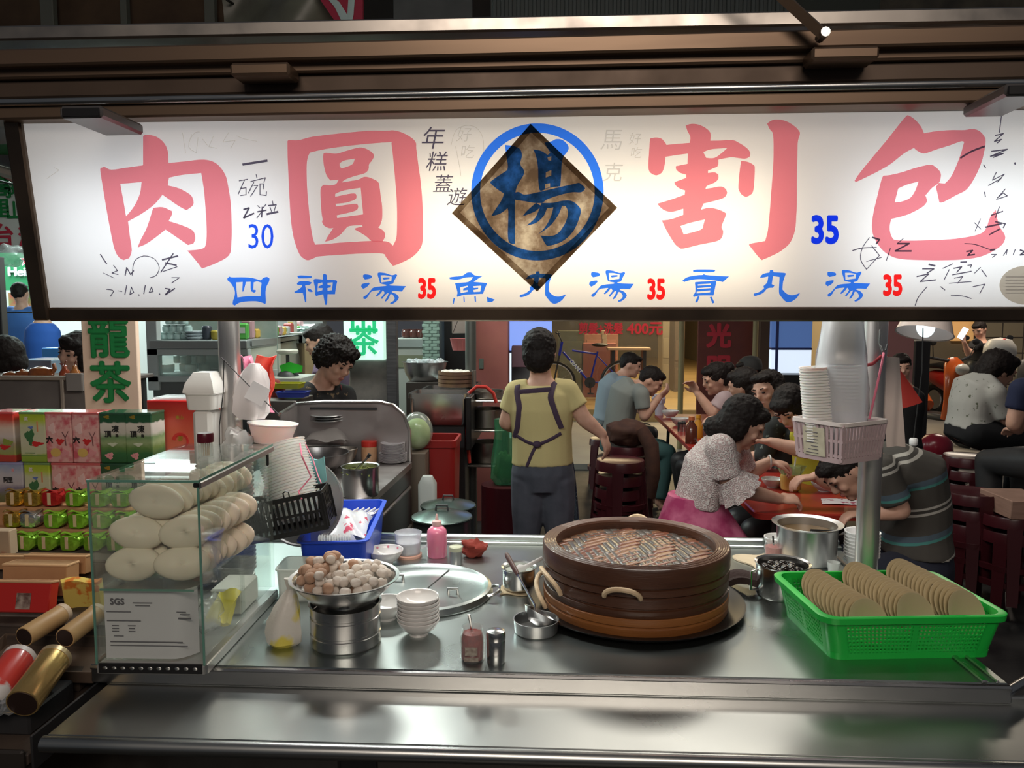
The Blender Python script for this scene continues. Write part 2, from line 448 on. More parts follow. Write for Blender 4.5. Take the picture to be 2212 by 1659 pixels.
face_m=mlit('lit_acrylic',(.86,.85,.82));pink=mlit('pink_film',(.70,.22,.26));blue=mlit('blue_film',(.04,.21,.88))
redf=mlit('red_film',(.78,.04,.04));blue2=mlit('deep_blue_film',(.02,.09,.75))
ink=mlit('marker_ink',(.10,.09,.13),.2);ink2=mlit('faded_marker_ink',(.55,.54,.52),.24)
g=G();g.add([(x0,y0,0),(x1,y0,0),(x1,y1,0),(x0,y1,0)],[(0,1,2,3)],SM);face_ob=g.ob('face_panel',face_m,sign)
# frame and box
fr_m=mat('sign_frame_bronze',(.115,.085,.065),.40,1.0,col2=(.17,.125,.09),nscale=4,rvar=.08)
fo,fi=son(60,470)[0]-.028,x0
DP=.16
def fbar(xa,xb,ya,yb,za=-.150,zb=.012,m=fr_m,name='frame_bar'):
    g=G();g.box(((xa+xb)/2,(ya+yb)/2,(za+zb)/2),(xb-xa,yb-ya,zb-za),.004,M=SM);return g.ob(name,m,sign)
fbar(x0-.036,x0+.002,y0-.028,y1+.012)
fbar(x0+.002,x1+.04,y0-.030,y0+.001)
fbar(x0+.002,x1+.04,y1-.001,y1+.014,zb=.006)
fbar(x1,x1+.03,y0-.03,y1+.012)
inside=mat('sign_box_lining',(.8,.8,.8),.7)
fbar(x0,x1,y0,y1,-.150,-.146,inside,'back_panel')
for i,(xc,wd,pw,cl)in enumerate(((-.80,.55,.50,(.80,.90,1.0)),(.10,.8,1.15,(1.0,.86,.64)),(.90,.45,.50,(.82,.92,1.0)))):
    l=bpy.data.lights.new('sign_tube','AREA');l.shape='RECTANGLE';l.size=wd;l.size_y=.22;l.energy=pw;l.color=cl
    o=bpy.data.objects.new('sign_tube',l);C.objects.link(o);o.parent=sign
    o.matrix_local=SM @ Matrix.Translation((xc,-.03,-.10))@ Matrix.Rotation(math.pi,4,'X')

def tr(ox,oy,s,dx=0,dy=0):return lambda p:(ox+p[0]/s+dx,oy+p[1]/s+dy)
def glyph(name,groups,T,m,z=.0008,corner=48,k=4):
    vs=[];fcs=[]
    for gi,loops in enumerate(groups):
        v,f=fill2d([[son(*T(p))for p in crom(lp,k,corner)]for lp in loops])
        o=len(vs);vs+=v;fcs+=[tuple(i+o for i in q)for q in f]
    return decal(name,(vs,fcs),m,SM,face_ob,z)
TA,TB,TC_,TD,TE=tr(0,230,2.989),tr(600,250,4.741),tr(970,250,4.254),tr(1390,245,4.953),tr(1820,235,4.673)
TF,TG,TH=tr(480,570,5.267),tr(880,570,4.254),tr(1390,570,3.881)
glyph('painted_character',[[[(925,190),(950,183),(1010,195),(1060,235),(1085,290),(1090,365),(1190,355),(1320,343),(1400,370),(1455,440),(1475,520),(1490,620),(1497,760),(1495,880),(1480,960),(1400,1010),(1305,1047),(1270,1000),(1210,930),(1300,920),(1330,890),(1335,780),(1325,620),(1315,520),(1300,430),(1180,442),(1092,460),(1085,510),(1160,530),(1230,570),(1250,610),(1245,640),(1205,670),(1150,640),(1050,570),(1000,630),(920,690),(828,742),(840,840),(852,930),(835,980),(800,992),(770,975),(740,920),(710,780),(685,640),(665,520),(648,410),(660,395),(680,392),(720,408),(820,395),(925,380)],
  [(778,500),(915,488),(905,560),(870,640),(815,710),(800,620),(785,540)]],
  [[(990,655),(1050,650),(1110,675),(1110,700),(1090,740),(1170,765),(1245,800),(1262,850),(1250,885),(1215,895),(1150,850),(1070,795),(1000,850),(940,890),(890,910),(910,860),(950,780)]]],TA,pink)
glyph('painted_character',[[[(100,260),(120,250),(215,250),(330,220),(430,205),(600,185),(800,165),(960,152),(1100,155),(1190,150),(1280,175),(1370,225),(1415,275),(1420,340),(1440,500),(1465,680),(1480,850),(1487,1000),(1490,1150),(1485,1280),(1465,1350),(1420,1410),(1350,1465),(1200,1533),(1165,1520),(1110,1450),(1075,1412),(900,1410),(700,1420),(430,1440),(380,1455),(315,1480),(270,1465),(225,1420),(180,1310),(150,1180),(130,1000),(115,700),(103,450)],
  [(330,378),(500,340),(800,300),(1140,272),(1165,290),(1185,460),(1205,680),(1220,900),(1222,1100),(1215,1250),(1180,1330),(1140,1295),(1090,1285),(960,1282),(700,1295),(500,1312),(385,1320),(360,1250),(335,1100),(315,900),(300,700),(298,500),(312,420)]],
  [[(470,385),(500,378),(600,388),(700,360),(840,325),(920,345),(975,385),(985,420),(965,460),(935,500),(930,550),(890,590),(800,615),(700,650),(655,683),(820,655),(890,625),(960,640),(1030,680),(1045,740),(1055,820),(1070,930),(1070,1050),(1050,1120),(1030,1145),(1080,1175),(1100,1215),(1095,1250),(1075,1290),(975,1290),(900,1230),(790,1165),(800,1150),(870,1135),(865,1120),(735,1130),(690,1165),(640,1220),(560,1270),(485,1290),(510,1240),(570,1150),(530,1152),(480,1130),(455,1090),(460,1060),(450,1000),(440,850),(440,750),(460,715),(480,708),(540,712),(595,700),(625,655),(540,662),(500,610),(475,520),(465,430)],
  [(635,490),(680,460),(790,440),(770,490),(730,515),(655,540),(637,520)],
  [(590,800),(680,765),(850,738),(860,850),(870,950),(875,1010),(730,1030),(610,1048),(605,1020),(740,990),(810,965),(825,930),(815,905),(780,902),(600,928),(592,902),(700,890),(790,860),(808,830),(800,800),(770,795),(690,808),(590,830)]]],TB,pink)
glyph('painted_character',[[[(450,130),(510,112),(590,120),(670,160),(715,210),(715,292),(830,290),(950,285),(1030,320),(1110,375),(1142,425),(1135,465),(1080,485),(950,470),(870,480),(800,495),(802,535),(790,570),(690,612),(690,638),(760,630),(800,655),(800,700),(760,740),(680,775),(663,808),(740,795),(830,782),(880,810),(895,850),(870,895),(800,925),(640,965),(615,1030),(700,1010),(790,1025),(870,1060),(880,1090),(835,1210),(852,1260),(840,1320),(790,1365),(600,1405),(425,1447),(380,1435),(330,1390),(250,1260),(195,1145),(300,1130),(425,1085),(425,1020),(310,1052),(230,1040),(175,1000),(150,965),(300,920),(440,870),(445,825),(380,800),(340,765),(330,735),(455,690),(455,655),(390,635),(350,600),(345,565),(470,540),(475,430),(360,445),(235,465),(228,540),(205,620),(165,655),(120,660),(70,630),(52,570),(60,400),(70,270),(130,258),(190,270),(230,310),(245,337),(370,325),(495,315),(500,250),(470,190)],
  [(640,415),(720,385),(895,370),(840,420),(760,475),(670,475)],[(395,1205),(500,1170),(655,1135),(640,1190),(610,1245),(430,1295)]],
  [[(1045,505),(1120,520),(1180,555),(1190,590),(1185,720),(1170,840),(1130,880),(1095,895),(1050,870),(1020,820),(1015,770),(1030,600)]],
  [[(1320,110),(1370,75),(1440,65),(1530,85),(1620,140),(1665,190),(1672,225),(1650,310),(1645,500),(1640,700),(1640,900),(1635,1080),(1620,1250),(1570,1380),(1480,1465),(1380,1520),(1265,1570),(1220,1525),(1125,1405),(1160,1390),(1300,1365),(1330,1250),(1350,1050),(1365,850),(1380,650),(1390,450),(1385,230),(1350,170)]]],TD,pink)
glyph('painted_character',[[[(640,75),(670,70),(730,110),(790,180),(820,247),(950,225),(1100,215),(1230,215),(1310,202),(1380,225),(1430,280),(1443,330),(1425,450),(1390,570),(1330,700),(1250,815),(1150,870),(1020,940),(975,945),(955,850),(940,790),(970,748),(1030,755),(1090,690),(1140,590),(1190,460),(1225,335),(1190,330),(1080,370),(950,410),(840,448),(790,445),(740,415),(720,395),(620,450),(480,560),(350,635),(240,690),(130,742),(120,725),(170,650),(300,490),(450,310),(560,170)]],
  [[(410,675),(480,668),(600,640),(740,595),(880,565),(940,590),(985,640),(990,690),(970,748),(900,800),(835,875),(850,920),(840,955),(790,1000),(650,1070),(490,1112),(475,1180),(478,1240),(500,1300),(540,1325),(700,1330),(900,1325),(1100,1315),(1280,1290),(1400,1255),(1450,1200),(1490,1090),(1545,1020),(1560,1110),(1590,1200),(1630,1260),(1640,1310),(1610,1370),(1530,1430),(1400,1490),(1230,1520),(1000,1530),(700,1525),(550,1510),(450,1465),(370,1390),(310,1280),(295,1180),(310,1050),(350,880),(390,720)],
  [(560,805),(650,765),(765,735),(730,830),(680,900),(600,935),(525,945)]]],TE,pink)
ringp=lambda a,b:[(812+a*math.cos(t*math.pi/24),700+b*math.sin(t*math.pi/24))for t in range(48)]
glyph('emblem_ring',[[ringp(608,630),ringp(526,543)]],TC_,blue)
glyph('emblem_character',[[[(515,268),(600,280),(655,310),(670,370),(655,430),(662,462),(688,500),(685,545),(640,620),(615,680),(608,760),(605,900),(608,1150),(600,1175),(575,1178),(548,1155),(540,1080),(545,900),(538,850),(470,900),(385,925),(420,870),(480,780),(505,715),(450,680),(385,625),(380,605),(450,555),(535,500),(540,460),(530,390),(520,320)]],
  [[(775,308),(850,325),(905,360),(930,340),(875,248),(940,235),(985,215),(1040,222),(1085,260),(1100,300),(1080,340),(1050,380),(1035,450),(1030,560),(1022,650),(930,660),(850,690),(830,680),(820,600),(818,500),(810,420),(795,360)],[(890,520),(940,500),(940,550),(888,568)],[(882,630),(928,620),(928,655),(884,670)],[(905,385),(940,372),(938,412),(912,410)]],
  [[(600,710),(640,700),(700,725),(850,695),(1020,655),(1130,630),(1195,615),(1235,645),(1252,670),(1230,695),(1200,705),(1120,705),(1000,735),(900,770),(855,800),(780,800),(690,785),(610,775)]],
  [[(850,800),(950,800),(1050,780),(1130,785),(1190,830),(1210,870),(1200,930),(1160,1030),(1100,1110),(1020,1165),(920,1195),(890,1185),(840,1100),(930,1105),(1000,1080),(1060,1000),(1090,920),(1090,870),(1070,830),(1030,830),(900,850),(840,830)]],
  [[(800,800),(850,830),(790,880),(675,925),(720,870)]],[[(840,830),(900,850),(870,920),(800,985),(710,1010),(790,940)]],[[(960,840),(1040,825),(1000,920),(920,1020),(805,1098),(870,1040),(930,940)]]],TC_,blue)
glyph('menu_character',[[[(60,165),(85,143),(115,153),(250,152),(350,162),(440,187),(470,160),(510,148),(540,165),(535,200),(505,260),(495,330),(498,440),(485,455),(450,440),(380,425),(260,430),(190,445),(145,475),(120,460),(125,420),(145,350),(140,290),(100,220),(65,190)],
  [(160,210),(235,205),(230,300),(238,320),(250,290),(272,205),(325,203),(325,280),(335,315),(365,328),(388,310),(380,295),(355,295),(360,210),(400,200),(450,215),(440,290),(438,365),(300,365),(175,382),(165,300)]]],TF,blue)
glyph('menu_character',[[[(855,140),(900,130),(1020,140),(1025,150),(990,163),(870,165)]],[[(850,225),(880,200),(960,195),(1020,210),(1000,235),(945,245),(955,300),(958,430),(945,440),(930,380),(918,330),(830,332),(820,318),(870,290),(905,262),(910,240),(860,240)]],[[(965,280),(1000,285),(1035,310),(1020,322),(985,315)]],
  [[(1040,185),(1060,170),(1145,178),(1148,120),(1165,110),(1190,125),(1195,180),(1290,185),(1310,200),(1295,270),(1285,345),(1200,345),(1195,440),(1185,468),(1170,455),(1150,345),(1070,365),(1055,350),(1060,290),(1045,220)],
  [(1090,225),(1140,210),(1142,235),(1098,255),(1095,275),(1142,275),(1140,300),(1085,315)],[(1198,215),(1260,210),(1250,300),(1200,305),(1198,275),(1235,265),(1240,245),(1200,240)]]],TF,blue)
tang=[[[(1605,125),(1630,118),(1690,128),(1705,145),(1690,165),(1625,178),(1605,155)]],[[(1585,235),(1610,222),(1670,213),(1680,225),(1650,260),(1605,285),(1582,260)]],
  [[(1770,105),(1790,97),(1860,105),(1930,128),(1980,115),(1993,130),(1965,180),(1945,225),(1905,235),(1920,245),(2090,252),(2045,315),(1950,310),(1930,320),(1985,345),(2012,380),(1995,415),(1950,450),(1915,458),(1910,445),(1950,420),(1965,390),(1940,350),(1915,345),(1890,400),(1860,430),(1850,420),(1880,370),(1895,330),(1865,345),(1820,400),(1803,390),(1850,330),(1830,300),(1800,340),(1760,372),(1748,362),(1800,300),(1780,300),(1700,315),(1660,370),(1635,400),(1610,400),(1605,375),(1650,345),(1690,300),(1720,270),(1780,258),(1860,250),(1870,238),(1820,228),(1795,220),(1785,180),(1770,130)],
  [(1805,130),(1860,130),(1930,145),(1925,195),(1850,205),(1810,212)]],[[(1825,165),(1840,155),(1905,152),(1905,170),(1840,180)]]]
for dx,dy in((0,0),(492.2,-4.8),(1002.5,-5.5)):glyph('menu_character',tang,tr(480,570,5.267,dx,dy),blue)
glyph('menu_character',[[[(385,125),(420,118),(500,110),(540,85),(560,78),(590,80),(620,105),(690,115),(660,130),(610,165),(735,175),(720,210),(695,275),(600,280),(520,285),(460,303),(455,290),(460,260),(440,185),(450,175),(560,165),(605,122),(540,125),(460,145),(390,140)],
  [(485,215),(555,200),(555,212),(515,225),(512,245),(555,240),(555,255),(490,268)],[(605,205),(680,200),(670,255),(610,258),(605,240),(650,232),(652,218),(610,220)]],
  [[(425,312),(438,315),(425,370),(415,372)]],[[(515,300),(525,300),(528,350),(518,352)]],[[(615,298),(630,298),(632,350),(620,345)]],[[(730,302),(805,328),(775,350),(735,352)]]],TG,blue)
wan=[[[(975,115),(1000,85),(1055,72),(1060,52),(1085,50),(1090,70),(1180,75),(1192,85),(1170,150),(1165,215),(1200,250),(1250,262),(1312,243),(1280,290),(1230,320),(1190,315),(1150,270),(1135,235),(1140,110),(1085,102),(1075,170),(1098,180),(1085,200),(1040,205),(1000,245),(940,268),(920,262),(925,248),(970,235),(1010,205),(1005,185),(1035,155),(1045,105),(1000,115)]]]
for dx,dy in((0,0),(-505,3)):glyph('menu_character',wan,tr(1390,570,3.881,dx,dy),blue)
glyph('menu_character',[[[(415,55),(450,47),(580,48),(602,57),(570,70),(430,68)]],[[(325,140),(370,110),(450,95),(495,92),(508,78),(520,92),(620,100),(718,105),(665,152),(600,140),(480,128),(400,135),(340,152)]],
  [[(430,155),(460,150),(590,145),(610,150),(590,250),(585,265),(470,265),(420,278),(415,262),(435,230)],[(455,172),(560,165),(565,175),(455,182)],[(450,203),(562,193),(562,203),(450,212)],[(445,232),(560,222),(558,238),(445,247)]],
  [[(455,270),(470,272),(455,315),(438,325),(435,315)]],[[(555,278),(572,275),(595,325),(578,332)]]],TH,blue)
def price(txt,x0,x1,y0,y1,m,bold):
    v,f=text2d(txt,1.0,bold)
    xs=[p[0]for p in v];ys=[p[1]for p in v]
    a,b,c,d=min(xs),max(xs),min(ys),max(ys)
    P=[son(x0+(p[0]-a)/(b-a)*(x1-x0),y1-(p[1]-c)/(d-c)*(y1-y0))for p in v]
    return decal('price',(P,f),m,SM,face_ob,.0008)
price('30',537,591,484,537,blue2,.0);price('35',1752,1812,464,528,blue2,.04)
price('35',903,942,600,646,redf,.045);price('35',1398,1437,601,648,redf,.045);price('35',1907,1949,592,640,redf,.045)
# mottled see-through square: shadow of a paper behind the panel, painted into its tint
fm=bpy.data.materials.new('paper_shadow');fm.use_nodes=True;nt=fm.node_tree;N=nt.nodes;L=nt.links;N.remove(N['Principled BSDF'])
t=N.new('ShaderNodeTexCoord');n=N.new('ShaderNodeTexNoise');n.inputs['Scale'].default_value=17;n.inputs['Detail'].default_value=5;n.inputs['Roughness'].default_value=.62
r=N.new('ShaderNodeValToRGB');L.new(t.outputs['Object'],n.inputs['Vector']);L.new(n.outputs['Fac'],r.inputs[0])
e=r.color_ramp.elements;e[0].position=.40;e[0].color=(.105,.070,.045,1);e[1].position=.70;e[1].color=(.46,.40,.31,1);q=e.new(.52);q.color=(.20,.145,.10,1)
tb=N.new('ShaderNodeBsdfTransparent');L.new(r.outputs[0],tb.inputs[0]);L.new(tb.outputs[0],N['Material Output'].inputs['Surface'])
fm2=bpy.data.materials.new('paper_shadow_edge');fm2.use_nodes=True;N=fm2.node_tree.nodes;N.remove(N['Principled BSDF'])  # darker rim of the painted paper shadow
tb=N.new('ShaderNodeBsdfTransparent');tb.inputs[0].default_value=(.42,.36,.30,1);fm2.node_tree.links.new(tb.outputs[0],N['Material Output'].inputs['Surface'])
dia=[(750,75),(1545,845),(810,1615),(28,895)];cx,cy=785,850
din=[(cx+(x-cx)*.90,cy+(y-cy)*.90)for x,y in dia]
P=lambda l:[son(*TC_(p))for p in l]
decal('shadow_square',fill2d([P(dia)]),fm,SM,sign,.0022)
decal('shadow_rim',fill2d([P(dia),P(din)]),fm2,SM,sign,.0026)
# marker handwriting left by customers
def strokes(name,lines,T,m,w=.9):
    g=G()
    for ln in lines:
        wd=w
        if not isinstance(ln[0],tuple):wd,ln=ln[0],ln[1:]
        pts=[son(*T(p))for p in(crom(ln,3,70,False)if len(ln)>2 else ln)]
        for a,b in zip(pts,pts[1:]):
            d=Vector((b[0]-a[0],b[1]-a[1]));
            if d.length<1e-6:continue
            k=Vector((-d.y,d.x)).normalized()*wd*.0011;d=d.normalized()*wd*.0006
            g.add([(a[0]-d.x-k.x,a[1]-d.y-k.y,.0012),(b[0]+d.x-k.x,b[1]+d.y-k.y,.0012),(b[0]+d.x+k.x,b[1]+d.y+k.y,.0012),(a[0]-d.x+k.x,a[1]-d.y+k.y,.0012)],[(0,1,2,3)],SM)
    o=g.ob(name,m,face_ob);o['kind']='stuff';return o
strokes('handwriting',[(2.2,(1570,375),(1725,350)),((1545,480),(1600,470)),((1580,475),(1540,565)),((1555,530),(1590,525),(1590,570),(1555,575)),((1655,440),(1660,460)),((1620,485),(1715,460),(1705,490)),((1640,490),(1605,560)),((1640,510),(1665,510),(1620,580)),((1680,500),(1705,500),(1700,535)),((1680,500),(1680,570),(1720,575),(1722,550)),
  (1.6,(1575,665),(1610,655),(1575,720),(1640,690)),((1665,640),(1680,655)),((1720,630),(1700,655)),(1.4,(1665,680),(1720,670)),(1.4,(1695,650),(1690,715)),((1690,680),(1660,720)),((1760,610),(1765,635)),(1.4,(1735,640),(1785,635)),((1745,650),(1755,680)),((1780,645),(1770,680)),(2,(1725,695),(1795,680))],TA,ink)
strokes('handwriting',[(1.3,(650,955),(690,1015)),(.7,(670,1075),(740,1108)),((735,1025),(760,1060),(725,1075),(765,1085)),(1.2,(810,1090),(820,1040),(845,1085),(865,1060)),(.8,(855,1090),(870,1000),(930,965),(1000,985),(1030,1040),(1010,1090),(970,1105)),(1.6,(1050,990),(1150,965)),(1.2,(1120,950),(1040,1070)),(1.6,(1070,1010),(1140,1025)),(.9,(1055,1065),(1145,1035)),((1110,1105),(1160,1105),(1110,1140)),
  ((690,1180),(725,1185),(735,1195),(715,1225)),(.7,(765,1190),(790,1195)),(1.1,(820,1155),(808,1215)),(.9,(850,1165),(840,1215),(865,1200),(850,1165)),(1.3,(897,1215),(900,1218)),(1.1,(940,1155),(930,1210)),(.9,(980,1165),(965,1200),(990,1195),(980,1165)),(1.3,(1030,1210),(1034,1212)),(1.4,(1070,1175),(1100,1180),(1070,1215),(1130,1175))],TA,ink)
strokes('handwriting',[(.8,(1180,170),(1200,300)),(.8,(1230,210),(1260,170),(1290,165)),(.8,(1240,180),(1220,260),(1270,300),(1280,200)),(.8,(1310,210),(1340,250)),(.8,(1380,190),(1350,260),(1400,270)),(.8,(1480,165),(1440,230),(1520,220),(1490,270)),(.7,(1530,190),(1580,210),(1660,225)),(.7,(305,465),(385,410),(350,395))],TA,ink2)
def scrawl(ch,cx,cy,h,m,sk=.12,b=0.0):
    v,f=text2d(ch,1.0,b)
    P=[son(cx+(p[0]+sk*p[1])*h,cy-p[1]*h)for p in v]
    o=decal('handwriting',(P,f),m,SM,face_ob,.0012);o['kind']='stuff';return o
for ch,x,y,h in(('年',936,302,52),('糕',944,352,46),('蓋',957,400,42),('遊',987,428,42)):scrawl(ch,x,y,h,ink,.2,-.004)
for ch,x,y,h in(('好',1003,293,34),('吃',1010,330,32),('馬',1322,305,50),('克',1324,375,44),('好',1372,302,28),('吃',1374,332,26)):scrawl(ch,x,y,h,ink2,.15,-.004)
strokes('handwriting',[(.7,(20,270),(60,140),(150,90),(250,110),(310,200),(320,330)),(.7,(60,280),(100,480),(110,550))],TC_,ink2)
strokes('handwriting',[(.9,(1600,75),(1580,240)),(1.1,(1540,270),(1620,250),(1530,330),(1600,310),(1560,345)),(1.2,(1500,430),(1660,410),(1490,480),(1620,450),(1520,490)),((1420,565),(1440,595)),(1.4,(1735,545),(1740,560)),((1550,640),(1510,720),(1630,660),(1560,740),(1600,700),(1470,775)),((1640,810),(1560,900),(1620,850),(1660,880),(1550,915)),((1430,840),(1440,890)),(.8,(1330,1150),(1395,1215)),(.8,(1390,1110),(1335,1235)),
  (1.7,(1190,495),(1300,430),(1430,380)),(1.6,(1440,1195),(1600,1160)),(1.2,(1495,1075),(1615,1035)),(1.4,(1480,1270),(1590,1210)),((1580,990),(1540,1100)),(1.2,(1540,1140),(1640,1160),(1620,1200)),(1.4,(1250,1440),(1310,1430),(1260,1480),(1330,1470)),(.8,(1230,1360),(1340,1370),(1480,1420)),(1.8,(1490,1425),(1535,1420)),((1500,1470),(1550,1470),(1510,1500)),(.9,(1620,1480),(1660,1420),(1650,1470)),((1740,1420),(1720,1470)),(1.4,(1790,1425),(1832,1440),(1790,1475),(1832,1470))],TE,ink)
strokes('handwriting',[(1.0,(100,1430),(200,1405),(340,1400)),(.8,(270,1300),(200,1400),(180,1520),(240,1620),(370,1480),(290,1380)),(.8,(390,1500),(240,1540)),(1.6,(300,1298),(370,1320),(340,1360)),(1.6,(550,1360),(670,1360),(530,1435),(690,1435)),(.8,(610,1310),(550,1360)),(.8,(480,1410),(440,1530)),(1.6,(870,1570),(930,1585)),(1.2,(805,1615),(920,1615),(850,1659)),((1010,1610),(1110,1565)),(1.4,(1190,1548),(1250,1545)),(1.2,(1120,1610),(1200,1595),(1150,1650)),((1260,1580),(1300,1575),(1290,1600)),(.8,(1330,1659),(1390,1600))],TE,ink)
strokes('handwriting',[(1.2,(1580,1000),(1650,985),(1600,1030),(1690,1020)),(.9,(1640,1060),(1590,1120),(1570,1170)),((1770,960),(1740,1020)),(1.1,(1790,990),(1900,970)),(.9,(1800,1010),(1850,1000),(1820,1040)),(.8,(1770,1040),(1900,1030)),(.8,(1780,1110),(1850,1115),(1900,1130)),((1720,1060),(1745,1080)),((1910,1060),(1980,1045),(1950,1100)),((1990,1000),(1960,960))],tr(1400,230,2.724),ink)
# round grey sticker near the end of the sign
stick=mlit('grey_sticker',(.40,.36,.30),.2)
c=[son(2216+58*math.cos(i*math.pi/18),616+42*math.sin(i*math.pi/18))for i in range(36)]
decal('sticker',fill2d([c]),stick,SM,face_ob,.0015)
strokes('sticker_print',[(.8,(2172,598+7*k),(2230,598+7*k))for k in range(6)],lambda p:p,ink)

# ================================================================ things on the worktop
def onz(px,py,z=CZ):return az(px,py,z)
def bowl_prof(rt,rb,h,t=.003,foot=.006):
    return[(0,foot*.6),(rb*.85,foot*.6),(rb*.9,0),(rb,0),(rb*1.02,foot),(rb+(rt-rb)*.55,h*.42),(rt*.97,h*.85),(rt,h),(rt-t*.3,h+t*.4),
            (rt-t,h),(rt*.97-t,h*.85),(rb+(rt-rb)*.52-t*.4,h*.42+t),(rb*.8,foot+t),(0,foot+t)]
def pot_prof(r,h,t=.0025,lip=.004):
    return[(0,0),(r*.94,0),(r,.008),(r,h-.004),(r+lip,h),(r+lip,h+.002),(r-t,h-.001),(r-t,.012),(r*.92,.006),(0,.006)]
TURN=lambda o,rx,ry,rz:setattr(o,'rotation_euler',(rx,ry,rz))

# ---- glass bun case
CA=R(1.2);cs=thing('glass_case','small glass display case with metal edges, filled with steamed buns','display case',(-.806,1.672,CZ),CA)
cw_,cd_,ch_=.222,.43,.385
alu_e=mat('case_edge_metal',(.55,.56,.54),.35,1.0)
g=G();g.box((0,0,.010),(cw_,cd_,.020),.002);g.ob('base',mat('case_base',(.45,.46,.45),.35,.6),cs)
g=G();g.box((0,-cd_/2+.001,.013),(cw_-.01,.006,.020),.001);g.ob('vent_strip',black,cs)
for i in range(11):
    g=G();g.ell((-.092+.0184*i,-cd_/2-.0025,.014),(.0052,.0012,.0036),10,6);g.ob('vent_hole',alu_e,cs)
pane=mclear('case_glass',(.93,.98,.95),.015,.03)
for nm,c,d in(('front_pane',(0,-cd_/2+.003,ch_/2+.02),(cw_-.004,.004,ch_-.02)),('back_pane',(0,cd_/2-.003,ch_/2+.02),(cw_-.004,.004,ch_-.02)),
                 ('side_pane',(-cw_/2+.002,0,ch_/2+.02),(.004,cd_-.012,ch_-.02)),('side_pane',(cw_/2-.002,-.10,ch_/2+.02),(.004,cd_/2+.0,ch_-.03)),('side_pane',(cw_/2-.007,.10,ch_/2+.02),(.004,cd_/2-.02,ch_-.03)),
                 ('top_pane',(0,0,ch_+.012),(cw_+.002,cd_+.002,.005)),('shelf_pane',(-.006,-.06,.172),(cw_-.03,cd_-.14,.004))):
    g=G();g.box(c,d,.0008);g.ob(nm,pane,cs)
edge_g=mat('green_glass_edge',(.12,.28,.22),.2)
g=G()
for sx in(-1,1):g.box((sx*(cw_/2-.001),-cd_/2+.001,ch_/2+.015),(.004,.005,ch_-.01),.001)
g.box((0,-cd_/2-.0005,ch_+.0115),(cw_+.003,.0016,.005));g.box((-.006,-.06-(cd_-.14)/2-.0006,.172),(cw_-.03,.0014,.004))
g.box((cw_/2+.0015,0,ch_+.0125),(.0014,cd_,.005));g.ob('glass_edge',edge_g,cs)
g=G();g.box((cw_/2+.001,0,ch_+.003),(.008,cd_,.014),.002);g.ob('top_rail',alu_e,cs);g=G();g.box((cw_/2+.001,0,.012),(.008,cd_,.022),.002);g.ob('bottom_rail',alu_e,cs)
g=G();g.box((cw_/2-.004,-cd_/2+.002,ch_+.004),(.012,.010,.010),.002);g.box((cw_/2-.002,cd_/2-.03,ch_-.02),(.006,.008,.03),.002);g.ob('corner_clip',black,cs)
def cwld(x,y,z):
    return Matrix.Translation(cs.location)@ Matrix.Rotation(CA,4,'Z')@ V(x,y,z)
# steamed folded buns: flat half-moons standing on edge in rows
bun_m=mat('steamed_bun',(.78,.68,.53),.55,sss=.15,col2=(.82,.72,.57),nscale=12)
def bun_mesh(seed):
    rnd=random.Random(seed);g=G();n,m=20,12;rings=[]
    for i in range(m+1):
        t=-math.cos(math.pi*i/m);rr=math.sqrt(max(0,1-t*t))+.0005;row=[]
        for k in range(n):
            a=2*math.pi*k/n
            x=.055*rr*math.cos(a);z=.034*rr*math.sin(a)*(1.10 if math.sin(a)<0 else 1.0)
            y=t*.0175*(1+.18*math.cos(a+seed))
            row.append((x*(1+.04*math.sin(a*2+seed)),y-.010*(x/.055)**2,z))
        rings.append(row)
    g.loft(rings);return g.data('steamed_bun',bun_m,180)
buns=[bun_mesh(i)for i in range(3)]
bx=[(-.054,-.155,.2115,5,.0),(.046,-.150,.2115,6,.0),(-.050,-.140,.272,5,.14),(.048,-.135,.274,6,-.08),(-.020,-.120,.333,5,.25),(.024,.0,.335,4,.15)]
for r_,(x,y,z,n,tl)in enumerate(bx):
    for k in range(n):
        o=bpy.data.objects.new('steamed_bun',buns[(k+r_)%3]);C.objects.link(o)
        o.location=cwld(x+.009*k+random.uniform(-.002,.002),y+.0265*k,z+.0035*k+random.uniform(0,.001))
        o.rotation_euler=(R(-12),tl,CA+R(8)+random.uniform(-.06,.06))
        tag(o,'white folded steamed bun in the glass case','bun','steamed buns piled in the glass case')
# test report sheet, curled at its side
paper=mat('paper',(.66,.63,.66),.8)
sh=thing('paper_sheet','white printed test report sheet standing inside the front of the glass case','paper',cwld(-.012,-.196,.021),CA)
def shf(u,v):
    x=-.090+.178*u;return(x,.004+(.035*max(0,u-.78)**2/.05),.002+.142*v)
g=G();g.sheet(shf,16,4,.0006);g.ob('sheet',paper,sh)
pt=mat('printed_grey',(.10,.09,.11),.8)
FM=facing((0,.0030,0),(1,0,0),(0,0,1))
lettering('lettering','SGS',.018,pt,sh,facing((-.062,.0028,.122),(1,0,0)),.0006,z=.0012)
g=G()
for(x,z,w_,h_)in((-.01,.12,.04,.002),(-.01,.114,.03,.0016),(-.06,.101,.05,.0018),(.062,.100,.03,.0018),(.066,.094,.036,.002),(.064,.086,.046,.0035),(-.05,.082,.07,.0018),(-.068,.072,.014,.0018),(-.068,.066,.014,.0018),(-.068,.060,.014,.0018),(-.034,.072,.016,.0018),(-.034,.066,.012,.0018),(-.034,.060,.014,.0018),(-.062,.05,.02,.0018),(-.005,.038,.15,.0022),(.0,.030,.16,.0016)):
    g.box((x,.0022+(.035*max(0,(x+.09)/.178-.78)**2/.05),z),(w_,.0004,h_))
o=g.ob('print_lines',pt,sh);o['kind']='stuff'
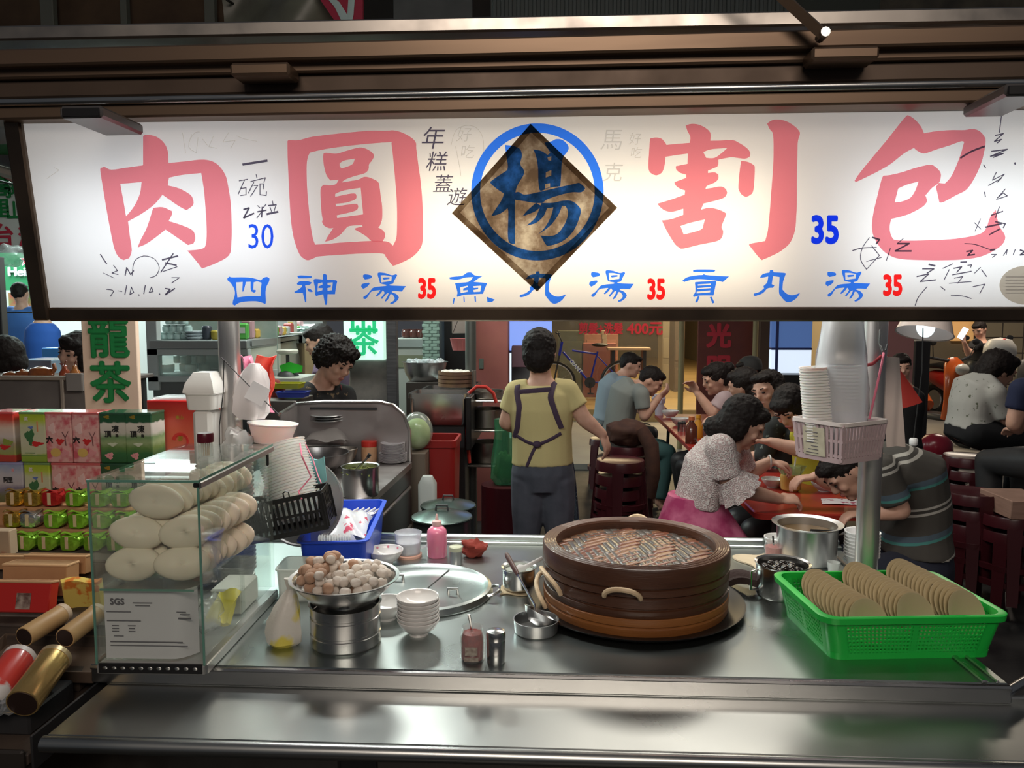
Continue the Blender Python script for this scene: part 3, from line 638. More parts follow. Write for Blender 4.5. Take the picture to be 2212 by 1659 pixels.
# goods lying on the case floor
g=G();g.box((0,0,.03),(.075,.11,.06),.004);o=g.ob('carton',mat('white_card',(.7,.68,.62),.6));o.location=cwld(.05,.10,.022);o.rotation_euler=(0,0,CA);tag(o,'small white carton inside the glass case behind the yellow packet','carton')
def lump(name,m,c,r,seed,label,cat,wob=.22,flat=True,n=22,mm=14,freq=3.0):
    rnd=random.Random(seed);ph=[rnd.uniform(0,6.28)for _ in range(8)];g=G();rings=[]
    for i in range(mm+1):
        t=math.pi*i/mm;row=[]
        for k in range(n):
            a=2*math.pi*k/n;d=V(math.sin(t)*math.cos(a),math.sin(t)*math.sin(a),-math.cos(t))
            w_=1+wob*(.5*math.sin(freq*d.x*2+ph[0])*math.cos(freq*d.y*2+ph[1])+.4*math.sin(freq*2*d.z+ph[2]+2*d.x)+.35*math.sin(freq*3.1*d.x+ph[3])*math.sin(freq*2.7*d.z+ph[4]))
            p=V(d.x*r[0],d.y*r[1],d.z*r[2])*w_
            if flat:p.z=max(p.z,-r[2]*.92)
            row.append(p)
        rings.append(row)
    g.loft(rings);
    if flat:
        zb=min(p.z for rw in rings for p in rw);g.v=[(x,y,z-zb)for x,y,z in g.v]
    o=g.ob(name,m,None,c,ang=50)
    return tag(o,label,cat)
clear_bag=mclear('clear_bag',(.9,.92,.92),.12,.32)
lump('plastic_bag',clear_bag,cwld(.045,-.04,.022),(.035,.05,.035),3,'crumpled clear plastic bag on the floor of the glass case','plastic bag',.35)
g=G();g.sheet(lambda u,v:((u-.5)*.05,(v-.5)*.07,.03+.045*v+.006*math.sin(6*u+4*v)),8,8,.012)
o=g.ob('snack_packet',mat('yellow_packet',(.75,.62,.03),.3));o.location=cwld(.07,-.015,.012);tag(o,'bright yellow packet leaning inside the glass case','packet')
# toothpick jar on the case
tj=thing('toothpick_jar','small glass jar of toothpicks with dark red lid on the glass case','jar',cwld(.035,.00,ch_+.0148))
g=G();g.lathe([(0,0),(.016,0),(.0175,.004),(.0165,.012),(.0155,.038),(.0145,.044),(.0125,.044),(.0135,.036),(.014,.008),(0,.006)],n=20);g.ob('glass_body',mclear('jar_glass',(.92,.96,.94),.03,.12),tj)
g=G();g.lathe([(0,.040),(.0175,.040),(.0180,.044),(.0180,.058),(.0165,.061),(0,.061)],n=24);g.ob('lid',mat('wine_red_plastic',(.10,.008,.018),.3),tj)
for i in range(14):
    a=i*2.4;r_=.0085*math.sqrt(i/14);g=G();g.tube([(r_*math.cos(a),r_*math.sin(a),.009),(1.15*r_*math.cos(a+.1),1.15*r_*math.sin(a+.1),.042)],.0008,5);g.ob('toothpick',mat('pale_wood',(.55,.40,.25),.6),tj)

# ---- steel bowl of taro and meat balls on a steel pot
pb=onz(728,1418);pb=V(pb.x,pb.y+.072,CZ)
o=G().lathe([(0,0),(.072,0),(.077,.006),(.077,.028),(.074,.030),(.074,.033),(.077,.036),(.077,.066),(.074,.068),(.074,.071),(.077,.074),(.077,.092),(.080,.094),(.075,.094),(.075,.01),(0,.01)],n=40).ob('steel_pot',steel,None,pb)
tag(o,'ribbed steel pot holding up the bowl of taro balls','pot')
bc=pb+V(0,0,.0955)
o=G().lathe([(0,0),(.06,0),(.072,.006),(.100,.034),(.113,.052),(.120,.054),(.120,.056),(.112,.055),(.098,.036),(.070,.0085),(0,.003)],n=48).ob('steel_bowl',steel,None,bc)
tag(o,'wide steel bowl heaped with floury taro balls','bowl')
ballA=mat('brown_ball',(.42,.25,.16),.8,col2=(.52,.34,.24),nscale=30,bump=.5,bscale=120);ballB=mat('floury_ball',(.62,.54,.46),.85,col2=(.74,.67,.60),nscale=25,bump=.5,bscale=120)
def ball_mesh(seed,m,r):
    rnd=random.Random(seed);ph=[rnd.uniform(0,6.28)for _ in range(3)];el=rnd.uniform(1.0,1.25);g=G();rings=[]
    for i in range(11):
        t=math.pi*i/10;row=[]
        for k in range(14):
            a=2*math.pi*k/14;d=V(math.sin(t)*math.cos(a),math.sin(t)*math.sin(a),-math.cos(t))
            row.append(V(d.x*el,d.y,d.z*.92)*r*(1+.10*math.sin(2.3*d.x+ph[0])*math.cos(2.6*d.y+ph[1])+.05*math.sin(5*d.z+ph[2])))
        rings.append(row)
    return g.loft(rings).data('taro_ball',m,70)
bA=[ball_mesh(i,ballA,.0128)for i in range(4)];bB=[ball_mesh(10+i,ballB,.0105)for i in range(5)]
rnd=random.Random(5);placed=[]
def bowl_floor(r):return .004 if r<.06 else .004+(r-.06)/.052*.05
def drop(r,tries,kind,n,xr):
    cnt=0
    for _ in range(tries):
        if cnt>=n:break
        a=rnd.uniform(0,6.28);q=.094*math.sqrt(rnd.random());x,y=q*math.cos(a),q*math.sin(a)
        if not(xr[0]<=x<=xr[1]):continue
        z=bowl_floor(math.hypot(x,y)+r*.6)+r
        for(px,py,pz,pr_)in placed:
            d2=(px-x)**2+(py-y)**2;R_=(pr_+r)*.93
            if d2<R_*R_:z=max(z,pz+math.sqrt(R_*R_-d2))
        hl=.058+.022*(x<-.03)+.012*math.cos(q/.1*1.5)
        if z+r>hl+.012:continue
        placed.append((x,y,z,r));cnt+=1
        o=bpy.data.objects.new('meat_ball' if kind else 'taro_ball',rnd.choice(bA if kind else bB));C.objects.link(o);o.location=bc+V(x,y,z)
        o.rotation_euler=(rnd.uniform(-.5,.5),rnd.uniform(-.5,.5),rnd.uniform(0,6.28))
        if kind:tag(o,'brown round ball heaped in the wide steel bowl','food ball','brown balls in the steel bowl')
        else:tag(o,'floury white taro ball heaped in the wide steel bowl','food ball','white taro balls in the steel bowl')
drop(.0105,900,0,60,(-.045,.1));drop(.0128,500,1,24,(-.1,-.035));drop(.0128,300,1,4,(-.02,.06));drop(.0105,600,0,30,(-.06,.1))
# bowl half hidden behind it
pw=onz(830,1352)+V(-.005,.045,0);o=G().lathe(bowl_prof(.05,.024,.042),n=32).ob('rice_bowl',white_por,None,pw);tag(o,'single white bowl tucked behind the steel bowl of taro balls','bowl')

# ---- stack of small white bowls
sb=onz(900,1378)+V(0,.022,0)
bd=G().lathe(bowl_prof(.0485,.022,.036,.003),n=36).data('sauce_bowl',white_por)
for i in range(7):
    o=bpy.data.objects.new('sauce_bowl',bd);C.objects.link(o);o.location=V(sb.x+random.uniform(-.001,.001),sb.y,CZ+.0088*i)
    tag(o,'small white sauce bowl stacked beside the bowl of taro balls','bowl','stack of sauce bowls')

# ---- chilli jar and pepper shaker at the front
cj=thing('chilli_jar','open glass jar of red chilli sauce with a spoon, beside the steel shaker','jar',onz(1018,1436)+V(0,.025,0))
g=G();g.lathe([(0,0),(.0235,0),(.0255,.004),(.0255,.052),(.022,.062),(.0215,.070),(.0225,.072),(.0195,.072),(.0195,.062),(.0235,.05),(.0235,.006),(0,.004)],n=24);g.ob('glass_body',mclear('jar_glass2',(.92,.94,.93),.04,.10),cj)
g=G();g.lathe([(0,.0045),(.0230,.0045),(.0232,.05),(.020,.059),(.012,.061),(0,.062)],n=24);g.ob('sauce',mat('chilli_sauce',(.38,.022,.012),.35,col2=(.24,.012,.008),nscale=90,bump=.4,bscale=200),cj)
g=G();g.box((0,-.0258,.028),(.026,.001,.018));g.box((0,-.0256,.011),(.03,.001,.009));g.ob('label',mat('worn_label',(.25,.20,.17),.6,col2=(.4,.36,.30),nscale=140),cj)
g=G();g.tube([(0,.002,.05),(-.003,.0,.075),(-.007,-.002,.098)],[.0028,.0022,.004],8,flat=.5);g.ob('spoon',steel,cj)
ps=thing('steel_shaker','steel pepper shaker next to the jar of chilli sauce','shaker',onz(1070,1438)+V(0,.019,0))
g=G();g.lathe([(0,0),(.0185,0),(.0195,.002),(.0195,.050),(.0185,.052),(0,.052)],n=28);g.ob('body',steel,ps)
g=G();g.lathe([(0,.049),(.0202,.049),(.0205,.052),(.0205,.063),(.019,.067),(.010,.0695),(0,.070)],n=28);g.ob('lid',steel,ps)

# ---- round steel pot lid let into the worktop
lc=onz(912,1282);lid=thing('pot_cover','large round hinged steel pot cover with side handles set in the worktop','pot cover',V(lc.x,lc.y+.01,CZ))
RL=.172
g=G();g.lathe([(RL+.010,0),(RL+.012,.004),(RL+.008,.018),(RL,.021),(RL-.006,.018),(RL-.016,.011),(.08,.0125),(0,.013),(0,.004),(RL,.003)],n=64);g.ob('disc',top_m,lid)
g=G();g.box((.015,.0,.0135),(.0035,.30,.002),.0008,M=Matrix.Rotation(R(-14),4,'Z'));g.ob('seam',dark,lid)
for(x,y)in((-.075,.055),(.085,-.045)):
    g=G();g.tube([(x-.012,y,.012),(x-.012,y,.026),(x+.012,y,.026),(x+.012,y,.012)],.0045,8,flat=.5);g.ob('lug',steel,lid)
for sx,yy in((-1,.055),(1,-.02)):
    g=G();a0=math.pi if sx<0 else 0
    c0=V(sx*(RL+.004),yy,.012)
    g.tube([c0+V(0,-.035,0),c0+V(sx*.012,-.034,.004),c0+V(sx*.026,-.02,.008),c0+V(sx*.026,.02,.008),c0+V(sx*.012,.034,.004),c0+V(0,.035,0)],.0045,8);g.ob('handle',steel,lid)

# ---- bamboo steamer on a black pan
stc=ay(1370,1300,1.895);stc=V(stc.x,1.895,CZ)
o=G().lathe([(0,0),(.215,0),(.25,.006),(.268,.016),(.270,.019),(.264,.019),(.245,.010),(.21,.006),(0,.006)],n=64).ob('black_pan',mat('seasoned_iron',(.010,.010,.011),.35,.3),None,stc)
tag(o,'wide black iron pan under the bamboo steamer','pan')
ring=mat('bamboo_dark',(.085,.033,.016),.42,col2=(.055,.020,.010),nscale=6,stretch=(.6,.6,7),bump=.2,bscale=40,coat=.15)
ring_o=mat('bamboo_orange',(.30,.115,.030),.42,col2=(.20,.070,.018),nscale=6,stretch=(.6,.6,7),bump=.2,bscale=40,coat=.15)
st=thing('bamboo_steamer','large round bamboo steamer with woven lid and pale cane handles','steamer',stc+V(0,0,.0075))
RS=.231
g=G();g.lathe([(RS-.016,0),(RS-.004,0),(RS-.003,.003),(RS-.003,.016),(RS-.006,.019),(RS-.006,.021),(RS-.002,.024),(RS-.002,.039),(RS-.004,.041),(RS-.016,.041),(RS-.018,.02)],n=80);g.lathe([(0,.008),(RS-.017,.008),(RS-.017,.012),(0,.012)],n=40);g.ob('bottom_tier',ring_o,st)
g=G();g.lathe([(RS-.016,.041),(RS-.005,.041),(RS-.003,.044),(RS-.003,.058),(RS-.007,.060),(RS-.007,.062),(RS-.003,.065),(RS-.003,.086),(RS-.006,.089),(RS-.018,.089),(RS-.018,.05)],n=80);g.ob('middle_tier',ring,st)
g=G();prof=[(RS-.036,.150),(RS-.036,.126),(RS-.034,.092),(RS-.006,.0895),(RS-.001,.092),(RS-.001,.107),(RS-.004,.1085),(RS-.004,.1105),(RS,.112),(RS,.150),(RS-.002,.1545)]
for k in range(6):prof+=[(RS-.004-.0052*k,.1555+.0004*(k%2)),(RS-.0078-.0052*k,.1545)]
g.lathe(prof+[(RS-.036,.150)],n=80);g.ob('lid_rim',ring,st)
g=G();g.lathe([(0,.138),(RS-.035,.127),(RS-.035,.124),(0,.130)],n=48);g.ob('lid_lining',mat('bamboo_lining',(.06,.03,.02),.6),st)
# woven lid: every bamboo strip is a piece of its own, over and under in a herringbone
wv=[mat('bamboo_strip_'+c_,a_,.30,col2=b_,nscale=14,coat=.25,stretch=(1,1,1))for c_,a_,b_ in(('grey',(.075,.066,.058),(.11,.095,.082)),('brown',(.19,.085,.045),(.26,.14,.085)),('red',(.20,.070,.040),(.13,.058,.040)))]
WS=.0205;RW=RS-.037;rnd=random.Random(3)
for fam in(0,1):
    nst=int(2*RW/WS)
    for i in range(nst+1):
        c_=-RW+WS*(i+.5)
        if abs(c_)>RW-.006:continue
        half=math.sqrt(RW**2-c_**2)-.002;nseg=max(4,int(2*half/(WS*.28)));pts=[]
        for k in range(nseg+1):
            s_=-half+2*half*k/nseg;j=int(math.floor((s_+RW)/WS))
            ph=(i-j)if fam==0 else(j-i)
            over=(ph%6)<3
            if fam==1:over=not((ph%6)<3)
            zz=.1375-(c_*c_+s_*s_)/RW**2*.0085+(.0010 if over else-.0010)
            pts.append((s_,c_,zz)if fam==0 else(c_,s_,zz))
        rg=G();w2=WS*.488
        rings=[[(p[0],p[1]-w2,p[2]-.0004),(p[0],p[1]+w2,p[2]-.0004),(p[0],p[1]+w2*.9,p[2]+.0010),(p[0],p[1]-w2*.9,p[2]+.0010)]if fam==0 else[(p[0]-w2,p[1],p[2]-.0004),(p[0]+w2,p[1],p[2]-.0004),(p[0]+w2*.9,p[1],p[2]+.0010),(p[0]-w2*.9,p[1],p[2]+.0010)]for p in pts]
        rg.loft(rings,M=Matrix.Rotation(R(38 if fam==0 else 12),4,'Z'));rg.ob('bamboo_strip',wv[0]if fam else rnd.choice(wv[1:3]),st,ang=60)
cane=mat('pale_cane',(.62,.47,.30),.5,col2=(.5,.36,.22),nscale=40)
def cane_handle(a,z,w_=.048,drop_=0.0,up=.024,out=.012):
    pts=[]
    for k in range(13):
        t=math.pi*k/12;aa=a-math.cos(t)*w_/RS
        r_=RS+.004+out*math.sin(t)**1.0
        pts.append((r_*math.cos(aa),r_*math.sin(aa),z+up*math.sin(t)+drop_*(k/12-.5)))
    return G().tube(pts,[.0055]+[.006]*11+[.005],8).ob('handle',cane,st)
cane_handle(R(-103),.090,.040);cane_handle(R(-155),.078,.050,-.03);cane_handle(R(-176),.030,.06,-.05,.012);cane_handle(R(82),.13,.03)

# ---- ladle lying in a shallow pan, and cup with a plastic spoon
lp=onz(1157,1382)+V(0,.045,0);o=G().lathe([(0,0),(.046,0),(.049,.003),(.0515,.030),(.0525,.031),(.050,.031),(.0475,.005),(0,.003)],n=40).ob('shallow_pan',alum,None,lp)
tag(o,'shallow round metal dish under the resting ladle','dish')
ld=thing('ladle','long ladle with brown grip resting in a shallow dish by the steamer','ladle',lp+V(.008,.006,.028))
h1=ay(1093,1196,1.93)-ld.location;h0=V(.0,.0,.012)
g=G();T=Matrix.Rotation(R(26),4,'Y')@ Matrix.Rotation(R(-14),4,'X')
g.lathe([(0,-.018),(.022,-.012),(.034,.002),(.0405,.014),(.0415,.0145),(.039,.0145),(.032,.004),(.02,-.0095),(0,-.0155)],n=28,M=T,sx=1.1);g.ob('cup',steel,ld)
g=G();m1=h0+(h1-h0)*.62;g.tube([h0+V(-.01,0,-.008),h0+(h1-h0)*.12,m1],[.007,.0055,.0055],8,flat=.45);g.ob('stem',steel,ld)
g=G();g.tube([m1,h0+(h1-h0)*.68,h0+(h1-h0)*.95,h1],[.006,.0085,.0085,.005],10,flat=.7);g.ob('grip',mat('brown_grip',(.085,.035,.028),.45),ld)
sc_=onz(1120,1284)+V(0,.035,0)
o=G().sheet(lambda u,v:(.075*(u-.5)*1.3+.006*math.sin(9*v),.075*(v-.5)*1.2+.006*math.sin(8*u),.0025+.002*math.sin(9*u)*math.sin(7*v)),10,10,.003).ob('dish_cloth',mat('cream_cloth',(.52,.42,.27),.9,col2=(.42,.33,.20),nscale=30,bump=.5,bscale=200),None,sc_)
tag(o,'small cream cloth under the steel cup by the steamer','cloth')
o=G().lathe(pot_prof(.043,.055),n=36).ob('steel_cup',steel,None,sc_+V(0,0,.0068));tag(o,'steel cup of cloudy sauce with a white spoon in it','cup')
g=G();g.lathe([(0,.044),(.0395,.044),(.0395,.046),(0,.046)],n=28);g.ob('sauce',mat('cloudy_sauce',(.40,.43,.38),.2),o)
pt_=ay(1172,1205,1.97);q=sc_+V(-.008,-.005,.05)
g=G();d_=pt_-q;g.tube([V(0,0,0),d_*.22,d_*.35,d_*1.0],[.012,.014,.006,.005],10,flat=.35);o=g.ob('plastic_spoon',white_pl,None,q);tag(o,'white plastic spoon standing in the steel cup of sauce','spoon')

# ---- back row: bowl of spring onion, measuring jug, pink bottle, shaker, red cloth
ob_=onz(817,1220)+V(.020,.006,0)
o=thing('onion_bowl','white bowl with pink rim flowers holding chopped spring onion','bowl',ob_)
g=G();g.lathe(bowl_prof(.0525,.022,.044),n=40);g.ob('bowl',white_por,o)
pk=mat('pink_flower_print',(.65,.22,.28),.4)
for k in range(9):
    a=k*.698+.2;rr=.0468;T=Matrix.Translation((rr*math.cos(a),rr*math.sin(a),.0382))@ Matrix.Rotation(a,4,'Z')@ Matrix.Rotation(R(-70),4,'Y')
    G().lathe([(0,0),(.0036,0),(.0036,.0006),(0,.0008)],n=8,M=T).ob('flower_print',pk,o)
on=mat('spring_onion',(.32,.46,.06),.5,col2=(.55,.60,.20),nscale=80);g=G();rn=random.Random(2)
for k in range(60):
    a,r_=rn.uniform(0,6.28),.026*math.sqrt(rn.random());p=V(r_*math.cos(a)+.003,r_*math.sin(a),.016+.006*(1-r_/.026)+rn.uniform(0,.003));d=V(rn.uniform(-1,1),rn.uniform(-1,1),rn.uniform(-.3,.3)).normalized()*.005
    g.tube([p-d,p+d],.0013,5)
q=g.ob('chopped_onion',on,o);q['kind']='stuff'
mj=thing('measuring_jug','clear plastic measuring jug with milky contents and side handle','jug',onz(878,1208)+V(0,.03,0))
g=G();g.lathe([(0,0),(.040,0),(.041,.003),(.041,.008),(.038,.009),(0,.009)],n=32);g.ob('coaster',mat('peach_plastic',(.62,.36,.28),.4),mj)
g=G();g.lathe([(0,.010),(.036,.010),(.037,.014),(.0405,.072),(.0415,.074),(.039,.074),(.035,.014),(0,.0125)],n=32);g.ob('body',mclear('jug_plastic',(.86,.88,.92),.12,.35),mj)
g=G();g.lathe([(0,.013),(.0345,.014),(.0365,.045),(0,.046)],n=28);g.ob('milky_sauce',mat('milky',(.62,.60,.62),.3),mj)
g=G();g.tube([(.039,0,.062),(.056,0,.062),(.060,0,.05),(.058,0,.032),(.040,0,.026)],.004,8);g.ob('handle',mclear('jug_plastic2',(.86,.88,.92),.12,.4),mj)
pbt=thing('squeeze_bottle','pink liquid in a clear squeeze bottle with nozzle at the back of the worktop','bottle',onz(941,1208)+V(0,.03,0))
g=G();g.lathe([(0,0),(.028,0),(.030,.003),(.030,.072),(.028,.082),(.018,.092),(.012,.094),(0,.094)],n=32);g.ob('body',mat('pink_soap',(.66,.20,.30),.22,sss=.2,col2=(.60,.15,.26),nscale=4,coat=.4),pbt)
g=G();g.lathe([(0,.094),(.014,.094),(.0145,.097),(.0135,.108),(.005,.112),(.0035,.126),(.002,.130),(0,.130)],n=20);g.ob('nozzle',mat('peach_nozzle',(.60,.38,.36),.4),pbt)
o=thing('salt_tin','small metal tin with pale green lid between pink bottle and red cloth','tin',onz(983,1222)+V(0,.019,0))
g=G();g.lathe([(0,0),(.018,0),(.0185,.002),(.0185,.040),(.017,.041),(0,.041)],n=24);g.ob('body',alum,o)
g=G();g.lathe([(0,.039),(.019,.039),(.0195,.042),(.0195,.051),(.017,.053),(0,.0535)],n=24);g.ob('lid',mat('pale_green_lid',(.48,.50,.36),.4),o)
lump('dish_cloth',mat('red_cloth',(.20,.028,.018),.9,bump=.6,bscale=120),onz(1022,1208)+V(0,.03,0),(.037,.03,.028),11,'crumpled dark red cloth at the back of the worktop','cloth',.3)

# ---- clear box of spoons and white powder bag
bxp=V(-.628,1.915,CZ)
sp=thing('cutlery_box','translucent plastic box with steel spoons in it','box',bxp,R(4))
wall=mclear('frosted_plastic',(.80,.84,.80),.3,.55)
def tray(name,L,W_,Hh,t,m,par,fl=1.06,rim=.004,r=.012,z0=0.0):
    g=G()
    def rr(l,w2,z,rad,n=5):
        out=[]
        for cx,cy,a0 in((l/2-rad,w2/2-rad,0),(-l/2+rad,w2/2-rad,90),(-l/2+rad,-w2/2+rad,180),(l/2-rad,-w2/2+rad,270)):
            for k in range(n):a=R(a0+90*k/(n-1));out.append((cx+rad*math.cos(a),cy+rad*math.sin(a),z))
        return out
    rings=[rr(L*.98,W_*.98,z0,r),rr(L,W_,z0+.004,r),rr(L*fl,W_*fl,z0+Hh-.006,r),rr(L*fl+rim*2,W_*fl+rim*2,z0+Hh-.004,r+rim),rr(L*fl+rim*2,W_*fl+rim*2,z0+Hh,r+rim),
             rr(L*fl-t*2,W_*fl-t*2,z0+Hh,r),rr(L-t*2,W_-t*2,z0+t+.002,r)]
    g.loft(rings);return g.ob(name,m,par)
tray('box',.118,.10,.085,.002,wall,sp,1.07)
rn=random.Random(9)
for k in range(7):
    x,y=-.03+.01*k,rn.uniform(-.02,.03);s=thing('steel_spoon','steel spoon lying in the translucent cutlery box','spoon',bxp+V(x,y-.008,.014+.006*(k%3)),rn.uniform(.8,2.2),'spoons in the cutlery box')
    g=G();g.ell((-.026,0,.012),(.014,.0105,.005),12,8);g.ob('bowl',steel,s)
    g=G();g.tube([(-.013,0,.012),(.01,0,.016),(.035,0,.03)],[.002,.0022,.003],6,flat=.5);g.ob('stem',steel,s)
pbag=onz(607,1405)+V(-.004,.032,0)
pg=thing('powder_bag','tied white and yellow plastic bag of flour leaning against the steel pot','bag',pbag)
def bagf(prof,seed,n=24,wob=.10):
    rn=random.Random(seed);ph=[rn.uniform(0,6.28)for _ in range(4)];g=G();rings=[]
    for(r_,z,dx,dy,fl)in prof:
        rings.append([(dx+r_*math.cos(2*math.pi*k/n)*(1+wob*math.sin(5*2*math.pi*k/n+ph[0]+z*40)+wob*.6*math.sin(9*2*math.pi*k/n+ph[1])),dy+r_*fl*math.sin(2*math.pi*k/n)*(1+wob*math.sin(4*2*math.pi*k/n+ph[2])),z)for k in range(n)])
    return g.loft(rings)
bagf([(.028,0,0,0,.8),(.037,.008,0,0,.8),(.038,.03,0,0,.8),(.035,.055,.002,0,.75),(.027,.082,.006,.004,.7),(.016,.11,.012,.008,.6),(.008,.122,.014,.01,.6),(.014,.130,.016,.012,.6),(.020,.145,.018,.012,.4)],3).ob('bag',mat('flour_bag',(.66,.64,.58),.4,col2=(.70,.60,.10),nscale=9,lo=.52,hi=.58,bump=.4,bscale=60),pg)

# ---- blue crate of spoons and plates
crp=V(-.600,2.205,CZ)
cr=thing('blue_crate','bright blue plastic crate full of white plates and spoons','crate',crp,R(6))
bl=mat('blue_plastic',(.010,.055,.52),.35)
tray('tub',.160,.42,.125,.004,bl,cr,1.10,.009,.02)
wp_m=mat('white_melamine',(.66,.67,.68),.25)
pl_d=G().lathe([(0,0),(.03,0),(.05,.006),(.052,.008),(.049,.008),(.03,.003),(0,.003)],n=28).data('plate',wp_m)
for k in range(13):
    o=bpy.data.objects.new('white_plate',pl_d);C.objects.link(o);q=Matrix.Rotation(R(6),4,'Z')@ V(-.046+.0075*k,-.135+.006*(k%2),.062);o.location=crp+q
    o.rotation_euler=(0,R(72),R(10));tag(o,'white plate standing on edge in the blue crate','plate','plates in the blue crate')
for k in range(5):
    q=Matrix.Rotation(R(6),4,'Z')@ V(-.02+.018*k,.15,.095);s=thing('soup_spoon','white soup spoon lying at the far end of the blue crate','spoon',crp+q,R(60),'soup spoons in the blue crate')
    g=G();g.lathe([(0,-.006),(.011,-.003),(.015,.006),(.0142,.006),(.010,-.001),(0,-.004)],n=14,sx=1.4);g.ob('bowl',wp_m,s);g=G();g.tube([(.018,0,.004),(.05,0,.012)],[.006,.004],8,flat=.5);g.ob('stem',wp_m,s)
q=Matrix.Rotation(R(6),4,'Z')@ V(.0,.03,.095)
prn=mat('printed_bag',(.62,.64,.66),.2,col2=(.55,.08,.14),nscale=34,lo=.60,hi=.64,coat=.3)
o=G().sheet(lambda u,v:(.125*(u-.5),.19*(v-.5),.045*math.sin(math.pi*u)**.7*math.sin(math.pi*v)**.6+.006*math.sin(11*u+6*v)),16,16,.002).ob('plastic_bag',prn,None,crp+q,(R(4),0,R(6)))
tag(o,'white plastic bag with red print lying over the plates in the blue crate','plastic bag')

# ---- black slotted basket with the tall tilted stack of takeaway bowls
bkp=ay(622,1105,1.96)
bk=thing('slotted_basket','black plastic basket with slots hung askew on pink string','basket',bkp+V(.0,.0,-.058),rot=(0,R(-11),R(6)))
BL,BH,BD=.235,.106,.10
def slots_panel(par,x0,x1,z0,z1,n,rows,M,t=.0025,name='slat',m=black,frame=.012):
    """frame bars plus upright slats with open slots between"""
    g=G();zs=[z0+(z1-z0)*k/rows for k in range(rows+1)]
    for z in zs:g.box(((x0+x1)/2,0,z),(x1-x0,t*1.3,frame if z in(zs[0],zs[-1])else frame*.6),.0006,M=M)
    for x in(x0,x1):g.box((x,0,(z0+z1)/2),(frame,t*1.3,z1-z0),.0006,M=M)
    g.ob('side_frame',m,par)
    dm=G().box((0,0,0),((x1-x0)/n*.52,t,(z1-z0)),.0004).data(name,m)
    for i in range(n):
        o=bpy.data.objects.new(name,dm);C.objects.link(o);o.parent=par;o.matrix_local=M @ Matrix.Translation((x0+(x1-x0)*(i+.5)/n,0,(z0+z1)/2))
slots_panel(bk,-BL/2,BL/2,.008,BH-.008,17,2,Matrix.Translation((0,-BD/2,0)))
slots_panel(bk,-BD/2,BD/2,.008,BH-.008,6,2,Matrix.Translation((BL/2,0,0))@ Matrix.Rotation(R(90),4,'Z'))
slots_panel(bk,-BD/2,BD/2,.008,BH-.008,6,2,Matrix.Translation((-BL/2,0,0))@ Matrix.Rotation(R(90),4,'Z'))
slots_panel(bk,-BL/2,BL/2,.008,BH-.008,17,2,Matrix.Translation((0,BD/2,0)))
g=G();g.box((0,0,.003),(BL,BD,.005),.001);g.ob('floor_panel',black,bk)
for x in(-.055,.03):
    G().tube([(x-.007,-BD/2,BH-.002),(x-.007,-BD/2,BH+.010),(x,-BD/2,BH+.014),(x+.007,-BD/2,BH+.010),(x+.007,-BD/2,BH-.002)],.0018,6).ob('lug',black,bk)
pinkstr=mat('pink_string',(.62,.16,.24),.6)
so=ay(652,985,1.95);s2=ay(645,1062,1.93);s3=ay(672,1030,1.95)
o=G().tube([ay(648,958,2.02),so,s3,s2,ay(652,1078,1.912)],.0022,6).ob('string',pinkstr);tag(o,'pink plastic string tied to the black slotted basket','string')
o=G().tube([ay(660,960,2.02),ay(675,990,2.0),ay(688,1030,1.95),ay(694,1044,1.93)],.0015,6).ob('string',pinkstr);tag(o,'thin dark pink cord looped over the corner of the black basket','string')
# leaning stack of translucent bowls
trl=mat('translucent_white',(.80,.79,.77),.35,sss=.3)
b0,b1=ay(640,1085,2.02),ay(603,955,2.05);ax=(b1-b0).normalized();L_=(b1-b0).length
T0=Matrix.Translation(b0)@ ax.to_track_quat('Z','Y').to_matrix().to_4x4()
nb=22;rb=.066
bm_=G().lathe([(rb*.80,-.040),(rb*.98,-.001),(rb*1.03,0),(rb*1.04,.0022),(rb*.97,.0024),(rb*.79,-.038)],n=40).data('takeaway_bowl',trl)
for k in range(nb):
    o=bpy.data.objects.new('takeaway_bowl',bm_);C.objects.link(o);o.matrix_world=T0 @ Matrix.Translation((0,0,L_*k/nb))
    tag(o,'white takeaway bowl in the tall leaning stack above the black basket','bowl','leaning stack of takeaway bowls')
tp=ay(590,930,2.05);o=G().lathe([(0,-.05),(rb*.72,-.05),(rb*.76,-.046),(rb*.96,-.002),(rb*1.02,0),(rb*1.03,.003),(rb*.95,.003),(rb*.72,-.044),(0,-.046)],n=40).ob('takeaway_bowl',trl,None,tp+V(0,0,.018),(R(-2),R(4),0))
tag(o,'open white takeaway bowl sitting crooked on top of the leaning stack','bowl')
# teal cloth and the round tray behind
o=G().sheet(lambda u,v:ay(668+32*u+6*v,985+52*v+8*math.sin(3*u),2.06+.01*math.sin(5*u)),8,8,.004).ob('cleaning_cloth',mat('teal_cloth',(.20,.45,.46),.85));tag(o,'teal cloth wedged behind the leaning stack of bowls','cloth')
dp=ay(655,1085,2.12);o=G().lathe([(0,0),(.118,0),(.123,.003),(.124,.010),(.120,.010),(.117,.004),(0,.004)],n=56).ob('round_tray',mat('grey_tray',(.42,.40,.40),.35,.7),None,dp,(R(78),0,R(-8)))
tag(o,'round grey metal tray standing upright behind the black basket','tray')

